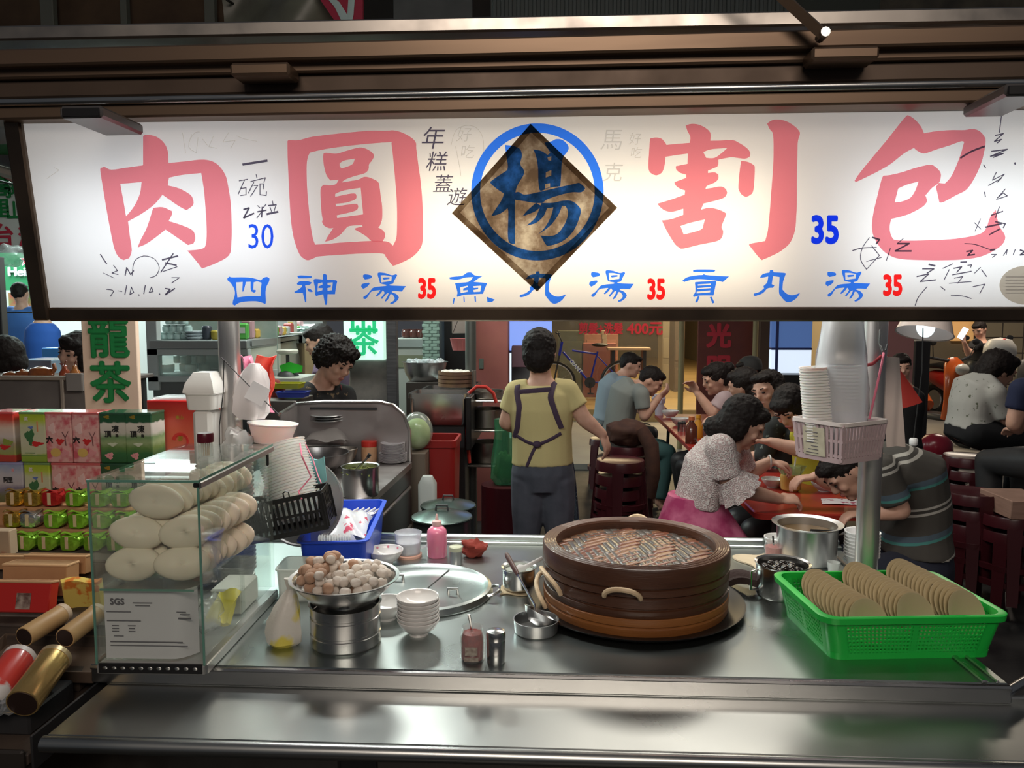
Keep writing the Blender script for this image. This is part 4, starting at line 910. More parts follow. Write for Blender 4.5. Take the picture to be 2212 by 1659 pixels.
# ---- white foam stack, bags and note by the post
foam=mat('white_foam',(.80,.79,.76),.7)
fp=V(ay(452,900,2.0).x,2.0,CZ)
foam_d=G().lathe([(0,.0),(.030,.0),(.034,.004),(.044,.028),(.047,.029),(.047,.033),(.042,.033),(.032,.008),(0,.006)],n=28).data('foam_bowl',foam)
for k in range(30):
    o=bpy.data.objects.new('foam_bowl',foam_d);C.objects.link(o);o.location=fp+V(.055,.03,.0115*k);tag(o,'white foam bowl in the tall stack by the steel post','bowl','tall stack of foam bowls')
z0=ay(450,1000,2.0).z;z1=ay(450,882,2.0).z
o=G().box((0,0,(z1-CZ)/2),(.052,.075,z1-CZ),.010).ob('foam_tray_stack',foam,None,fp+V(-.005,0,0));tag(o,'upright pack of pale foam trays beside the steel post','foam trays')
ztop=ay(450,795,2.0).z
cl=thing('foam_lunch_box','white foam lunch box perched on the pack of foam trays','lunch box',fp+V(-.006,0,z1-CZ))
tray('lower_shell',.072,.085,.045,.004,foam,cl,1.08,.003,.012)
g=G();g.loft([[(x*s_,y*s_,z)for x,y in((-.040,-.047),(.040,-.047),(.040,.047),(-.040,.047))]for s_,z in((1.03,.045),(1.03,.050),(.92,.070),(.55,.098))]);g.ob('lid',foam,cl)
hb=ay(575,800,2.03)
def bagsheet(name,m,pts,Y,label,t=.0015,amp=.012,fr=7,nu=14,nv=14):
    """crumpled hanging plastic: bilinear patch through four picture corners at real depth Y"""
    A,B_,Cc,D=[ay(x,y,Y)for x,y in pts];rn=random.Random(len(label));p=[rn.uniform(0,6.28)for _ in range(4)]
    def f(u,v):
        q=(A*(1-u)+B_*u)*(1-v)+(D*(1-u)+Cc*u)*v
        return q+V(.25*amp*math.sin(fr*v+p[0]),amp*(math.sin(fr*u+p[1]+2*v)+.6*math.sin(1.7*fr*u+fr*v+p[2])),.25*amp*math.sin(fr*u+p[3]))
    return tag(G().sheet(f,nu,nv,t).ob(name,m),label,'plastic bag')
redbag=mat('red_bag',(.72,.10,.07),.35,sss=.1);pinkbag=mat('pink_bag',(.72,.24,.36),.35);whitebag=mat('white_bag',(.76,.70,.70),.4)
bagsheet('plastic_bag',redbag,[(545,768),(600,770),(588,880),(565,860)],2.10,'red plastic bag hanging on the steel post',amp=.016,fr=9)
bagsheet('plastic_bag',pinkbag,[(520,765),(545,775),(590,890),(540,880)],2.12,'pink plastic bag hanging behind the white bag on the post',amp=.014)
bg=thing('bag_bundle','bundle of white plastic bags hung on the steel post','plastic bags',ay(545,905,2.03))
hz=ay(545,785,2.03).z-bg.location.z
bagf([(.030,0,0,0,.7),(.046,.02,.0,0,.7),(.048,.06,.0,0,.6),(.042,.10,.004,0,.55),(.030,hz*.85,.008,0,.5),(.012,hz,.01,0,.5)],8,wob=.14).ob('bag',whitebag,bg)
nA=ay(556,850,1.985);o=G().box((0,0,0),(.052,.001,.05),0).ob('paper_note',mat('note_paper',(.82,.80,.82),.7),None,nA,(R(-8),R(28),0));tag(o,'blank white paper note hanging in front of the white bags','paper')
lump('plastic_bag',mclear('bright_clear_bag',(.92,.92,.92),.15,.42),ay(512,965,2.0),(.040,.035,.052),21,'clear plastic bag sagging over the foam bowls','plastic bag',.3,False)
cb=mat('black_cord',(.01,.01,.01),.5)
o=G().tube([ay(478,772,1.99),ay(520,815,1.99),ay(560,855,1.99),ay(604,897,1.98)],.0014,6).ob('cord',cb);tag(o,'black cord running slantwise from the post to the stack of bowls','cord')
o=G().tube([ay(484,778,1.985),ay(482,850,1.985),ay(474,920,1.985),ay(474,990,1.985)],.0014,6).ob('cord',cb);tag(o,'black cord hanging straight down along the steel post','cord')

# ---- right end: pots, cups, cloths
ap=onz(1764,1232)+V(0,.09,0);o=thing('aluminium_pot','dull aluminium pot of broth with a black ladle beside the steel post','pot',ap)
g=G();g.lathe([(0,0),(.078,0),(.084,.006),(.086,.105),(.100,.113),(.101,.115),(.084,.110),(.083,.008),(0,.005)],n=44);g.ob('body',alum,o)
g=G();g.lathe([(0,.085),(.0825,.085),(.0825,.087),(0,.087)],n=36);g.ob('broth',mat('brown_broth',(.14,.085,.035),.12),o)
la=ay(1808,1150,ap.y+.02);q=ap+V(.01,.0,.09);o=G().tube([V(0,0,0),(la-q)*.6,la-q],[.005,.006,.009],8,flat=.6).ob('ladle',black,None,q);tag(o,'black ladle handle sticking out of the aluminium pot','ladle')
bp=onz(1703,1302)+V(0,.055,0);o=thing('steel_pan','steel saucepan of dark braised eggs in front of the aluminium pot','saucepan',bp)
g=G();g.lathe(pot_prof(.066,.085),n=44);g.ob('body',steel,o)
g=G();g.tube([(-.066,-.01,.07),(-.085,-.02,.068),(-.085,-.02,.02),(-.066,-.012,.018)],.003,8);g.ob('handle',steel,o)
eg=mat('dark_glaze',(.012,.008,.006),.12,coat=.5);ed=G().ell((0,0,0),(.0115,.0115,.010),12,8).data('braised_ball',eg);rn=random.Random(4)
for k in range(26):
    a,r_=k*2.4,.05*math.sqrt((k+.5)/26);o=bpy.data.objects.new('braised_ball',ed);C.objects.link(o);o.location=bp+V(r_*math.cos(a),r_*math.sin(a),.062+.008*(1-r_/.05)+.004*(k%3));tag(o,'glossy black braised ball in the steel saucepan','food ball','braised balls in the saucepan')
G().lathe([(0,.008),(.062,.008),(.063,.055),(0,.056)],n=28).ob('sauce',mat('black_sauce',(.01,.007,.005),.15),bpy.data.objects['steel_pan'])
rp=onz(1677,1215)+V(0,.03,0);o=thing('sauce_jar','short glass jar of red sauce with a spoon on the cream cloth','jar',rp+V(0,0,.006))
g=G();g.lathe([(0,0),(.025,0),(.027,.003),(.027,.036),(.024,.042),(.0235,.05),(.021,.05),(.0215,.04),(.025,.034),(.0245,.005),(0,.004)],n=24);g.ob('glass_body',mclear('jar_glass3',(.92,.94,.93),.04,.12),o)
g=G();g.lathe([(0,.005),(.0243,.005),(.0243,.034),(0,.037)],n=22);g.ob('sauce',mat('red_sauce',(.36,.03,.025),.3),o)
g=G();g.tube([(0,0,.03),(-.004,-.002,.066)],.0026,6);g.ob('spoon',black,o)
o=G().lathe(bowl_prof(.045,.02,.036),n=32).ob('rice_bowl',white_por,None,onz(1700,1200)+V(-.005,.07,.001));tag(o,'white bowl behind the short jar of red sauce','bowl')
cf=onz(1628,1222);o=G().sheet(lambda u,v:(.11*(u-.5)+.010*math.sin(6*v),.13*(v-.5)+.012*math.sin(7*u),.003+.003*math.sin(8*u)*math.sin(6*v)),12,12,.004).ob('dish_cloth',mat('printed_cloth',(.56,.46,.32),.9,col2=(.45,.10,.08),nscale=28,lo=.66,hi=.69),None,cf+V(.03,.03,0),(0,0,R(15)));tag(o,'cream cloth with red print under the sauce jar','cloth')
cf=onz(1618,1272);o=G().sheet(lambda u,v:(.10*(u-.5)+.008*math.sin(5*v),.075*(v-.5)+.006*math.sin(8*u),.016+.012*math.sin(3.1*u)+.006*math.sin(8*v+3*u)),14,10,.016).ob('dish_cloth',mat('brown_cloth',(.030,.016,.014),.95,bump=.6,bscale=150),None,cf,(0,0,R(-20)));tag(o,'folded dark brown cloth between steamer and steel saucepan','cloth')
cup_d=G().lathe([(0,0),(.030,0),(.033,.003),(.046,.040),(.0485,.041),(.0485,.044),(.044,.043),(.031,.006),(0,.005)],n=36).data('paper_bowl',mat('paper_bowl_white',(.74,.74,.74),.5))
cpz=onz(1874,1240)+V(0,.045,0);cpz.y=max(cpz.y,2.10)
for k in range(8):
    o=bpy.data.objects.new('paper_bowl',cup_d);C.objects.link(o);o.location=V(cpz.x,cpz.y,CZ+.0095*k);tag(o,'white paper bowl in the short stack behind the steel post','bowl','stack of paper bowls behind the post')
o=G().lathe([(0,0),(.014,0),(.018,.032),(.017,.032),(.0132,.002),(0,.002)],n=20).ob('plastic_cup',mclear('tiny_cup',(.85,.88,.86),.2,.4),None,onz(1800,1238));tag(o,'tiny clear plastic cup in front of the paper bowls','cup')
o=G().sheet(lambda u,v:(.075*(u-.5),.012*math.sin(4*v),.07*v*(1-.45*u)),6,6,.001).ob('paper_napkin',mat('blue_white_paper',(.62,.68,.76),.8),None,V(ay(2000,1230,2.02).x,2.02,CZ+.0015),(R(-16),0,R(-10)));tag(o,'white folded paper propped behind the green basket','paper')

# ---- green basket with rows of plates
gb=V(.757,1.735,CZ);GA=R(5)
gk=thing('green_basket','bright green plastic basket with perforated sides full of tan plates','basket',gb,GA)
gr=mat('green_plastic',(.012,.46,.055),.32,sss=.12)
GL,GW,GH=.345,.255,.098
def rrect(l,w2,z,rad,n=6):
    out=[]
    for cx,cy,a0 in((l/2-rad,w2/2-rad,0),(-l/2+rad,w2/2-rad,90),(-l/2+rad,-w2/2+rad,180),(l/2-rad,-w2/2+rad,270)):
        for k in range(n):a=R(a0+90*k/(n-1));out.append((cx+rad*math.cos(a),cy+rad*math.sin(a),z))
    return out
g=G();g.loft([rrect(GL*1.12,GW*1.12,GH-.016,.03),rrect(GL*1.17,GW*1.17,GH-.014,.035),rrect(GL*1.18,GW*1.18,GH-.001,.036),rrect(GL*1.16,GW*1.16,GH,.035),rrect(GL*1.09,GW*1.09,GH,.03),rrect(GL*1.085,GW*1.085,GH-.016,.03)],closed=True);g.ob('rim',gr,gk)
g=G();g.loft([rrect(GL,GW,0,.02),rrect(GL*1.01,GW*1.01,.014,.02),rrect(GL*.985,GW*.985,.014,.02),rrect(GL*.975,GW*.975,.004,.02)]);g.ob('floor_panel',gr,gk)
# corners and perforated walls
for sx in(-1,1):
    for sy in(-1,1):
        g=G();n=6
        def cp(z,f,t):
            rad=.025;cx,cy=GL*f/2-rad,GW*f/2-rad
            pts=[(cx+(rad-t)*math.cos(R(90*k/n)),cy+(rad-t)*math.sin(R(90*k/n)))for k in range(n+1)]
            pts=[(cx+rad-t,cy-.012)]+pts+[(cx-.012,cy+rad-t)]
            return[(sx*x,sy*y,z)for x,y in pts]
        a0,a1=cp(.006,1.005,0),cp(GH-.012,1.11,0);b0_,b1_=cp(.006,1.005,.003),cp(GH-.012,1.11,.003)
        g.loft([a0+b0_[::-1],a1+b1_[::-1]]);g.ob('corner',gr,gk)
def lattice(L0,L1,W0,W1,rotz,n,rows):
    g=G();T=Matrix.Rotation(rotz,4,'Z')
    for i in range(n+1):
        u=-1+2*i/n;a=V(u*(L0/2-.03),-W0/2,.008);b=V(u*(L1/2-.03),-W1/2,GH-.012)
        wd=.0034 if i%n else .02
        if i==n//2:wd=.012
        g.loft([[T @(p+V(x,y,0))for x,y in((-wd/2,0),(wd/2,0),(wd/2,.003),(-wd/2,.003))]for p in(a,b)])
    for j in range(rows+1):
        t=j/rows;z=.008+(GH-.02)*t;l=L0+(L1-L0)*t-.05;y=-(W0+(W1-W0)*t)/2
        hh=.0034 if 0<j<rows else .012
        g.box((0,y+.0015,z),(l,.003,hh),0,M=T)
    o=g.ob('perforated_wall',gr,gk);o['kind']='stuff'
lattice(GL,GL*1.11,GW,GW*1.11,0,36,9);lattice(GL,GL*1.11,GW,GW*1.11,math.pi,36,9);lattice(GW,GW*1.11,GL,GL*1.11,math.pi/2,26,9);lattice(GW,GW*1.11,GL,GL*1.11,-math.pi/2,26,9)
tanp=mat('tan_melamine',(.46,.37,.22),.35,col2=(.50,.41,.26),nscale=6,coat=.2)
tp_d=G().lathe([(0,0),(.026,0),(.030,.002),(.047,.010),(.0485,.0115),(.0465,.0118),(.029,.0045),(0,.0035)],n=36).data('tan_plate',tanp)
mark=mat('worn_print',(.10,.10,.07),.6)
rn=random.Random(6)
for row,(xr,n,z,y0_,y1_)in enumerate(((-.118,12,.066,.075,-.085),(-.012,15,.078,.088,-.085),(.098,15,.082,.095,-.085))):
    for k in range(n):
        t=k/(n-1);q=Matrix.Rotation(GA,4,'Z')@ V(xr+.035*t+rn.uniform(-.002,.002),y0_+(y1_-y0_)*t,z+.010-.012*t)
        o=bpy.data.objects.new('tan_plate',tp_d);C.objects.link(o);o.location=gb+q;o.rotation_euler=(R(56+8*t),rn.uniform(-.06,.06),GA+R(14))
        rw_=('short row beside the saucepan','middle row','row farthest from the saucepan')[row];tag(o,'tan melamine plate in the '+rw_+' in the green basket','plate','tan plates, '+rw_)
        if k%4==1:
            T=Matrix.Translation((0,.030,.0105));c=G();c.box((0,.001,-.0015),(.026,.008,.0006),0,M=T @ Matrix.Rotation(R(24),4,'X'));c.ob('print_mark',mark,o)

# ---- basket hanging on the steel post with bowls and a bag
hp=ay(1812,940,1.93);hb_=thing('lilac_basket','pale lilac plastic basket tied to the steel post with pink string','basket',V(hp.x,1.93,ay(1835,1000,1.86).z),R(33))
lil=mat('lilac_plastic',(.50,.38,.40),.4)
HL,HW,HHt=.150,.134,.100
g=G();g.loft([rrect(HL,HW,.0,.012),rrect(HL*1.01,HW*1.01,.012,.012),rrect(HL*.97,HW*.97,.012,.01),rrect(HL*.96,HW*.96,.003,.01)]);g.ob('floor_panel',lil,hb_)
g=G();g.loft([rrect(HL*1.13,HW*1.13,HHt-.010,.016),rrect(HL*1.17,HW*1.17,HHt-.009,.018),rrect(HL*1.17,HW*1.17,HHt,.018),rrect(HL*1.11,HW*1.11,HHt,.015),rrect(HL*1.10,HW*1.10,HHt-.010,.015)],closed=True);g.ob('rim',mat('pale_rim',(.66,.60,.58),.4),hb_)
def slatwall(L0,L1,W0,W1,rotz,n):
    T=Matrix.Rotation(rotz,4,'Z');wd=L0/n*.62
    for i in range(n):
        u=-1+2*(i+.5)/n;a=V(u*L0/2,-W0/2,.008);b=V(u*L1/2,-W1/2,HHt-.008)
        g=G();g.loft([[T @(p+V(x,y,0))for x,y in((-wd/2,0),(wd/2,0),(wd/2,.0025),(-wd/2,.0025))]for p in(a,b)]);g.ob('slat',lil,hb_)
    g=G()
    for t in(.0,.12,.55,1.0):
        g.box((0,-(W0+(W1-W0)*t)/2+.002,.008+(HHt-.016)*t),(L0+(L1-L0)*t,.0025,.007),0,M=T)
    g.ob('side_frame',lil,hb_)
slatwall(HL,HL*1.12,HW,HW*1.12,0,14);slatwall(HL,HL*1.12,HW,HW*1.12,math.pi,14);slatwall(HW,HW*1.12,HL,HL*1.12,math.pi/2,11);slatwall(HW,HW*1.12,HL,HL*1.12,-math.pi/2,11)
g=G();T=Matrix.Rotation(-math.pi/2,4,'Z')@ Matrix.Translation((0,0,0))
# label stuck on the near left side
T=Matrix.Rotation(-math.pi/2,4,'Z');g.sheet(lambda u,v:(-.040+.062*u,-(HL*1.0+HL*.12*(.1+.8*v))/2-.0018,.012+.070*v),2,2,.0006,M=T);g.ob('sticker',mat('old_sticker',(.60,.57,.44),.7,col2=(.48,.44,.33),nscale=40),hb_)
g=G()
for k in range(7):g.box((-.015+.004*(k%3),-(HL*1.0+HL*.12*(.15+.1*k))/2-.0026,.018+.0085*k),(.036-.008*(k%3),.0006,.0016),0,M=T)
o=g.ob('sticker_print',pt,hb_);o['kind']='stuff'
hbase=hb_.location
wb_d=G().lathe([(0,0),(.030,0),(.034,.004),(.043,.040),(.0462,.041),(.0462,.0445),(.0425,.044),(.032,.006),(0,.005)],n=32).data('takeaway_bowl',mat('white_takeaway',(.80,.77,.74),.45,sss=.2))
zt=ay(1745,778,1.9).z
cc=ay(1757,880,1.925);nst=int((zt-hbase.z-.055)/.0068)
for k in range(nst):
    o=bpy.data.objects.new('takeaway_bowl',wb_d);C.objects.link(o);o.location=V(cc.x+.020-.00075*k,1.92,hbase.z+.006+.0068*k);o.rotation_euler=(0,R(-3.5),0);o.scale=(.8,.8,1)
    tag(o,'white takeaway bowl in the upright stack in the lilac basket','bowl','stack of bowls in the lilac basket')
cc=ay(1815,880,1.93);bgp=V(cc.x+.010,1.925,hbase.z+.006);zt2=ay(1800,690,1.93).z-bgp.z
bgm=mclear('milky_bag',(.80,.84,.90),.25,.62)
bw=thing('bag_of_bowls','milky plastic bag full of stacked bowls standing in the lilac basket','plastic bag',bgp)
bagf([(.040,.0,0,0,1),(.048,.03,0,0,1),(.052,.07,0,0,1),(.054,.12,-.002,0,1),(.056,.17,-.005,0,1),(.060,.22,-.012,0,1),(.058,.25,-.014,0,.9),(.046,zt2,-.012,0,.7)],5,wob=.06).ob('bag',bgm,bw)
g=G()
for k in range(26):g.lathe([(.040,.0085*k+.008),(.0455,.0085*k+.010),(.0455,.0085*k+.013),(.040,.0085*k+.014)],(-.0005*k,0,0),n=28)
o=g.ob('stacked_bowls',mat('white_takeaway',(.8,.77,.74)),bw);o['kind']='stuff'
o=G().tube([ay(1878,905,1.885),ay(1893,840,1.9),ay(1908,770,1.935),ay(1909,762,1.955)],.003,6,flat=.5).ob('string',pinkstr);tag(o,'pink string from the hook down to the rim of the lilac basket','string')
o=G().tube([ay(1868,790,1.945),ay(1885,786,1.94),ay(1905,768,1.945)],.004,6,flat=.4).ob('string',mat('red_string',(.55,.08,.10),.6));tag(o,'red string wound across the steel post','string')
o=G().tube([ay(1901,712,1.968),ay(1900,742,1.962),ay(1906,760,1.955),ay(1913,757,1.955),ay(1917,742,1.955)],.0022,8).ob('wire_hook',steel);tag(o,'bent steel wire hook on the post above the lilac basket','hook')
bagsheet('paper_towel',mat('paper_towel',(.62,.53,.50),.85),[(1902,770),(1944,772),(1956,965),(1915,965)],2.0,'long white paper towel hanging beside the post',amp=.004,fr=5)['category']='paper towel'
bagsheet('red_folder',mat('red_sheet',(.50,.045,.035),.5),[(1915,765),(1930,778),(1992,868),(1925,890)],2.03,'red plastic sheet hanging behind the paper towel',amp=.003,fr=3)
o=G().tube([ay(1899,1000,2.0),ay(1896,1100,2.0),ay(1893,1225,2.0)],.0016,6).ob('string',pinkstr);tag(o,'long pink string end hanging down along the steel post','string')

# ================================================================ tea stall beside the cart
tan_card=mat('tan_card',(.50,.27,.13),.6,col2=(.42,.22,.10),nscale=10)
stand=thing('display_stand','stepped wooden stand with dark edges carrying the tea goods','display stand',(-1.5,1.85,0))
wd=mat('grey_wood',(.085,.062,.048),.6,col2=(.05,.036,.03),nscale=9,stretch=(1,1,6))
def sb(name,x0,x1,y0,y1,z0,z1,m=wd,b=.004):
    g=G();g.box(((x0+x1)/2+1.5,(y0+y1)/2-1.85,(z0+z1)/2),(x1-x0,y1-y0,z1-z0),b);return g.ob(name,m,stand)
sb('table_top',-2.3,-.955,1.30,2.45,.775,.80)
sb('front_rail',-2.3,-.955,1.288,1.30,.76,.812,mat('dark_trim',(.03,.025,.022),.4))
for x in(-2.2,-.99):
    for y in(1.33,2.4):sb('leg',x-.025,x+.025,y-.025,y+.025,0,.775)
sb('front_panel',-2.3,-.99,1.36,1.37,.1,.77,mat('stall_panel',(.10,.06,.045),.7,col2=(.16,.10,.07),nscale=5))
sb('step',-2.3,-.955,1.62,1.64,.80,.905);sb('step_board',-2.3,-.955,1.62,1.84,.90,.91)
sb('step',-2.3,-.957,1.82,1.84,.80,.99);sb('step_board',-2.3,-.957,1.82,2.06,.985,.995)
sb('step',-2.3,-.957,2.05,2.07,.80,1.03);sb('step_board',-2.3,-.957,2.05,2.42,1.02,1.032)
sb('side_board',-.956,-.951,1.31,1.9,.76,.83,dark)

# ---- tea boxes
def boxprint(par,x,z,w_,h_,m,d,name='print',shape=None):
    """flat print on the front (-y) face of a box whose half depth is d"""
    g=G()
    if shape=='disc':g.lathe([(0,-.0004),(w_/2,-.0004),(w_/2,.0004),(0,.0006)],n=18,M=facing((x,-d-.0005,z),(1,0,0)),sy=h_/w_)
    elif shape=='blob':g.lathe([(0,-.0004),(w_/2,-.0004),(w_/2,.0004),(0,.0006)],n=18,M=facing((x,-d-.0005,z),(1,0,0)),sy=h_/w_,wob=lambda a,zz:1+.25*math.sin(3*a+x*90)+.15*math.sin(7*a))
    else:g.box((x,-d-.0005,z),(w_,.0008,h_))
    return g.ob(name,m,par)
WH=(.70,.66,.60)
tb={}
tb['red']=mramp('tea_red',[(0,(.40,.06,.03)),(.02,(.45,.05,.04)),(.025,(.30,.34,.10)),(.055,(.35,.30,.20)),(.075,(.62,.55,.52)),(.10,(.70,.55,.45)),(.125,(.62,.08,.05)),(.146,(.60,.02,.02))],(0,0,1),.3,.012,40,.4)
tb['lime']=mramp('tea_lime',[(0,(.20,.33,.03)),(.022,(.30,.42,.06)),(.026,(.48,.52,.30)),(.06,(.55,.55,.40)),(.105,(.52,.55,.34)),(.122,(.42,.52,.05)),(.146,(.30,.44,.02))],(0,0,1),.3,.012,60,.4)
tb['pink']=mat('tea_pink',(.68,.38,.36),.3,col2=(.55,.10,.13),nscale=42,lo=.48,hi=.66,detail=6,coat=.4)
tb['green']=mramp('tea_green',[(0,(.025,.10,.035)),(.03,(.04,.14,.05)),(.045,(.12,.22,.06)),(.06,(.28,.36,.18)),(.075,(.16,.28,.12)),(.088,(.52,.50,.44)),(.115,(.60,.56,.50)),(.12,(.02,.09,.04)),(.146,(.02,.08,.035))],(0,0,1),.3,.014,50,.4)
tb['violet']=mramp('tea_violet',[(0,(.06,.08,.03)),(.05,(.14,.15,.07)),(.07,(.20,.18,.26)),(.085,(.45,.43,.46)),(.11,(.48,.47,.50)),(.146,(.22,.30,.48))],(0,0,1),.3,.02,50,.4)
redp=mat('print_red',(.55,.03,.03),.35);greenp=mat('print_green',(.05,.16,.06),.4);yelp=mat('print_yellow',(.62,.42,.12),.4);inkp=mat('print_black',(.015,.015,.015),.5);pinkp=mat('print_pink',(.66,.28,.30),.4);bluep=mat('print_blue',(.12,.18,.45),.4);goldp=mat('print_gold',(.50,.34,.05),.3,.6);lidp={'red':(.60,.10,.10),'lime':(.16,.26,.10),'pink':(.55,.12,.12),'green':(.03,.09,.05),'violet':(.3,.3,.5)}
def tea_box(kind,x,y,z,label,w_=.078,h_=.146,d=.078):
    t=thing('tea_box',label,'tea box',(x,y,z),random.uniform(-.03,.03));hd=d/2
    root=t;g=G();g.box((0,0,h_/2),(w_,d,h_),.003);t=g.ob('carton',tb[kind],root)
    g=G();g.box((0,0,h_-.003),(w_+.001,d+.001,.008),.002);g.ob('lid',mat('lid_'+kind,lidp[kind],.25,coat=.5),root)
    fc=lambda a,b:facing((a,-hd-.0008,b),(1,0,0))
    if kind=='lime':
        boxprint(t,-.008,.075,.026,.042,greenp,hd,shape='blob');boxprint(t,.012,.055,.036,.014,redp,hd,shape='blob');boxprint(t,-.004,.102,.014,.008,bluep,hd,shape='blob');boxprint(t,.016,.105,.004,.03,mat('print_orange',(.6,.25,.12),.4),hd)
        lettering('lettering','茗',.014,mat('print_white',WH,.4),t,fc(-.016,.126),.0004);boxprint(t,-.010,.028,.03,.002,greenp,hd);boxprint(t,0,.020,.076,.0012,greenp,hd)
    elif kind=='pink':
        boxprint(t,.004,.062,.022,.018,redp,hd,shape='blob');boxprint(t,-.010,.030,.030,.026,yelp,hd,shape='disc');boxprint(t,.018,.03,.020,.02,pinkp,hd,shape='blob')
        lettering('lettering','六',.020,inkp,t,fc(-.026,.066),.001)
        g=G();g.tube([(.022,-hd-.0008,.05),(.02,-hd-.0008,.075),(.012,-hd-.0008,.09)],.0014,5);g.tube([(.02,-hd-.0008,.072),(.03,-hd-.0008,.092)],.001,5);g.ob('branch_print',mat('print_brown',(.14,.05,.05),.5),t)
        boxprint(t,-.018,.10,.02,.03,mat('print_palepink',(.72,.50,.48),.4),hd,shape='blob')
    elif kind=='green':
        lettering('lettering','凍',.022,inkp,t,fc(.008,.098),.0006);lettering('lettering','頂',.020,inkp,t,fc(-.014,.084),.0006);lettering('lettering','烏',.010,inkp,t,fc(.012,.080),.0003)
        boxprint(t,-.016,.134,.016,.010,goldp,hd,shape='blob');boxprint(t,-.012,.022,.022,.018,pinkp,hd,shape='blob');boxprint(t,-.012,.023,.010,.010,redp,hd,shape='disc');boxprint(t,-.002,.055,.024,.010,mat('print_mist',(.52,.56,.42),.4),hd,shape='blob')
    elif kind=='red':
        boxprint(t,.008,.045,.03,.014,redp,hd,shape='blob');boxprint(t,.016,.058,.03,.02,mat('print_leaf',(.25,.32,.06),.4),hd,shape='blob')
    elif kind=='violet':
        lettering('lettering','阿里',.018,inkp,t,fc(-.005,.095),.0005,sx=.8);boxprint(t,.015,.04,.022,.014,redp,hd,shape='blob');boxprint(t,.01,.125,.006,.008,pinkp,hd)
    return root
YB=2.16;zt=1.033
row_t=[('red',2,'top'),('lime',68,'top'),('pink',126,'top'),('pink',184,'top'),('green',243,'top'),('green',300,'top')]
names={'red':'red landscape tea box','lime':'lime green tea box with teapot','pink':'pink blossom tea box','green':'dark green tea box','violet':'violet mountain tea box'}
pos={'red':'','violet':' at the end of the lower row'}
seen={}
for lvl,row in((0,[('violet',22),('lime',80),('pink',139),('pink',190),('green',245),('green',300)]),(1,[('red',4),('lime',70),('pink',126),('pink',184),('green',243),('green',299)])):
    prev=None
    for kind,px in row:
        x=ay(px,1040 if lvl==0 else 945,YB-.04).x
        wh=' in the upper row' if lvl else ' in the lower row'
        ex=''
        if kind in('pink','green'):ex=', next to the %s box'%('lime' if(kind=='pink' and prev=='lime')else 'pink' if kind=='pink' else 'pink' if prev=='pink' else 'other green')
        if kind=='pink' and prev=='pink':ex=', next to the green box'
        tea_box(kind,x,YB,zt+.1475*lvl,names[kind]+wh+ex);prev=kind
# big red gift box
rb=thing('gift_box','large red gift box with a brush ring printed on it beside the tea boxes','box',(ay(384,920,2.22).x,2.27,1.033))
x0b,x1b=ay(321,920,2.22).x,ay(446,920,2.22).x;ztp=ay(384,866,2.2).z-1.033
g=G();g.box((0,0,ztp/2),(x1b-x0b,.12,ztp),.003);g.ob('carton',mramp('gift_red',[(0,(.55,.05,.04)),(ztp*.5,(.62,.16,.10)),(ztp*.75,(.58,.09,.05)),(ztp,(.50,.015,.015))],(0,0,1),.35,.02,20,.3),rb)
hw=(x1b-x0b)/2
g=G();pts=[(.012+.022*math.cos(R(a)),-.0612,ztp*.62+.022*math.sin(R(a)))for a in range(170,-120,-15)];g.tube(pts,[.006-.004*i/len(pts)for i in range(len(pts))],5,flat=.15,side=(1,0,0));g.ob('ring_print',redp,rb)
lettering('lettering','高山',.012,goldp,rb,facing((.012,-.0606,ztp*.84),(1,0,0)),.0003);lettering('lettering','茶',.016,goldp,rb,facing((.012,-.0606,ztp*.64),(1,0,0)),.0003)
boxprint(rb,.012,ztp*.42,.006,.03,goldp,.0602)
g=G();g.box((0,0,ztp+.004),(x1b-x0b-.02,.09,.006),.002);g.ob('wrapped_sheet',clear_bag,rb)

# ---- foil packs of loose tea
def foil(kind,c,rot,sx=1.0):
    g=G();n=10;rn=random.Random(int(c.x*9999));rings=[]
    for i in range(7):
        t=-1+2*i/6;f=1-.55*abs(t)**5;row=[]
        for k in range(16):
            a=2*math.pi*k/16;ca,sa=math.cos(a),math.sin(a);sq=1/max(abs(ca),abs(sa))**.75
            row.append((t*.028*sx,.020*ca*sq*f+rn.uniform(-.0012,.0012),.020*sa*sq*f+.02+rn.uniform(-.0012,.0012)))
        rings.append(row)
    g.loft(rings);m={'lime':mat('lime_foil',(.14,.34,.015),.28,.35,col2=(.26,.48,.04),nscale=40,bump=.8,bscale=90),'gold':mat('gold_foil',(.62,.38,.06),.25,.85,bump=.9,bscale=80),'red':mat('red_foil',(.50,.02,.02),.25,.4,bump=.8,bscale=80),'silver':mat('silver_foil',(.6,.6,.6),.2,.9,bump=.9,bscale=80)}[kind]
    o=thing('tea_pack','','tea pack',c,rot);g.ob('foil_brick',m,o,ang=25)
    g=G();g.box((0,-.0205,.022),(.009,.001,.032));g.ob('paper_band',mat('beige_band',(.60,.45,.28),.7),o)
    g=G();g.sheet(lambda u,v:((u-.5)*.05*sx,-.012+.026*v,.041+.004*math.sin(5*u+3*v)),6,4,.0015);g.ob('foil_flap',m,o,ang=25)
    return o
dsc={'lime':'shiny lime green foil pack of tea','gold':'crinkled gold foil pack of tea','red':'crinkled red foil pack of tea','silver':'crinkled silver foil pack of tea'}
packs=[(0,[('gold',42),('gold',80),('red',120),('lime',170),('lime',222),('lime',268)],1.985,1.090),(1,[('gold',35),('silver',70),('lime',122),('lime',174),('lime',226),('lime',275)],1.945,1.042),(2,[('lime',12),('lime',60),('lime',106),('lime',155),('lime',205),('lime',255)],1.90,.996)]
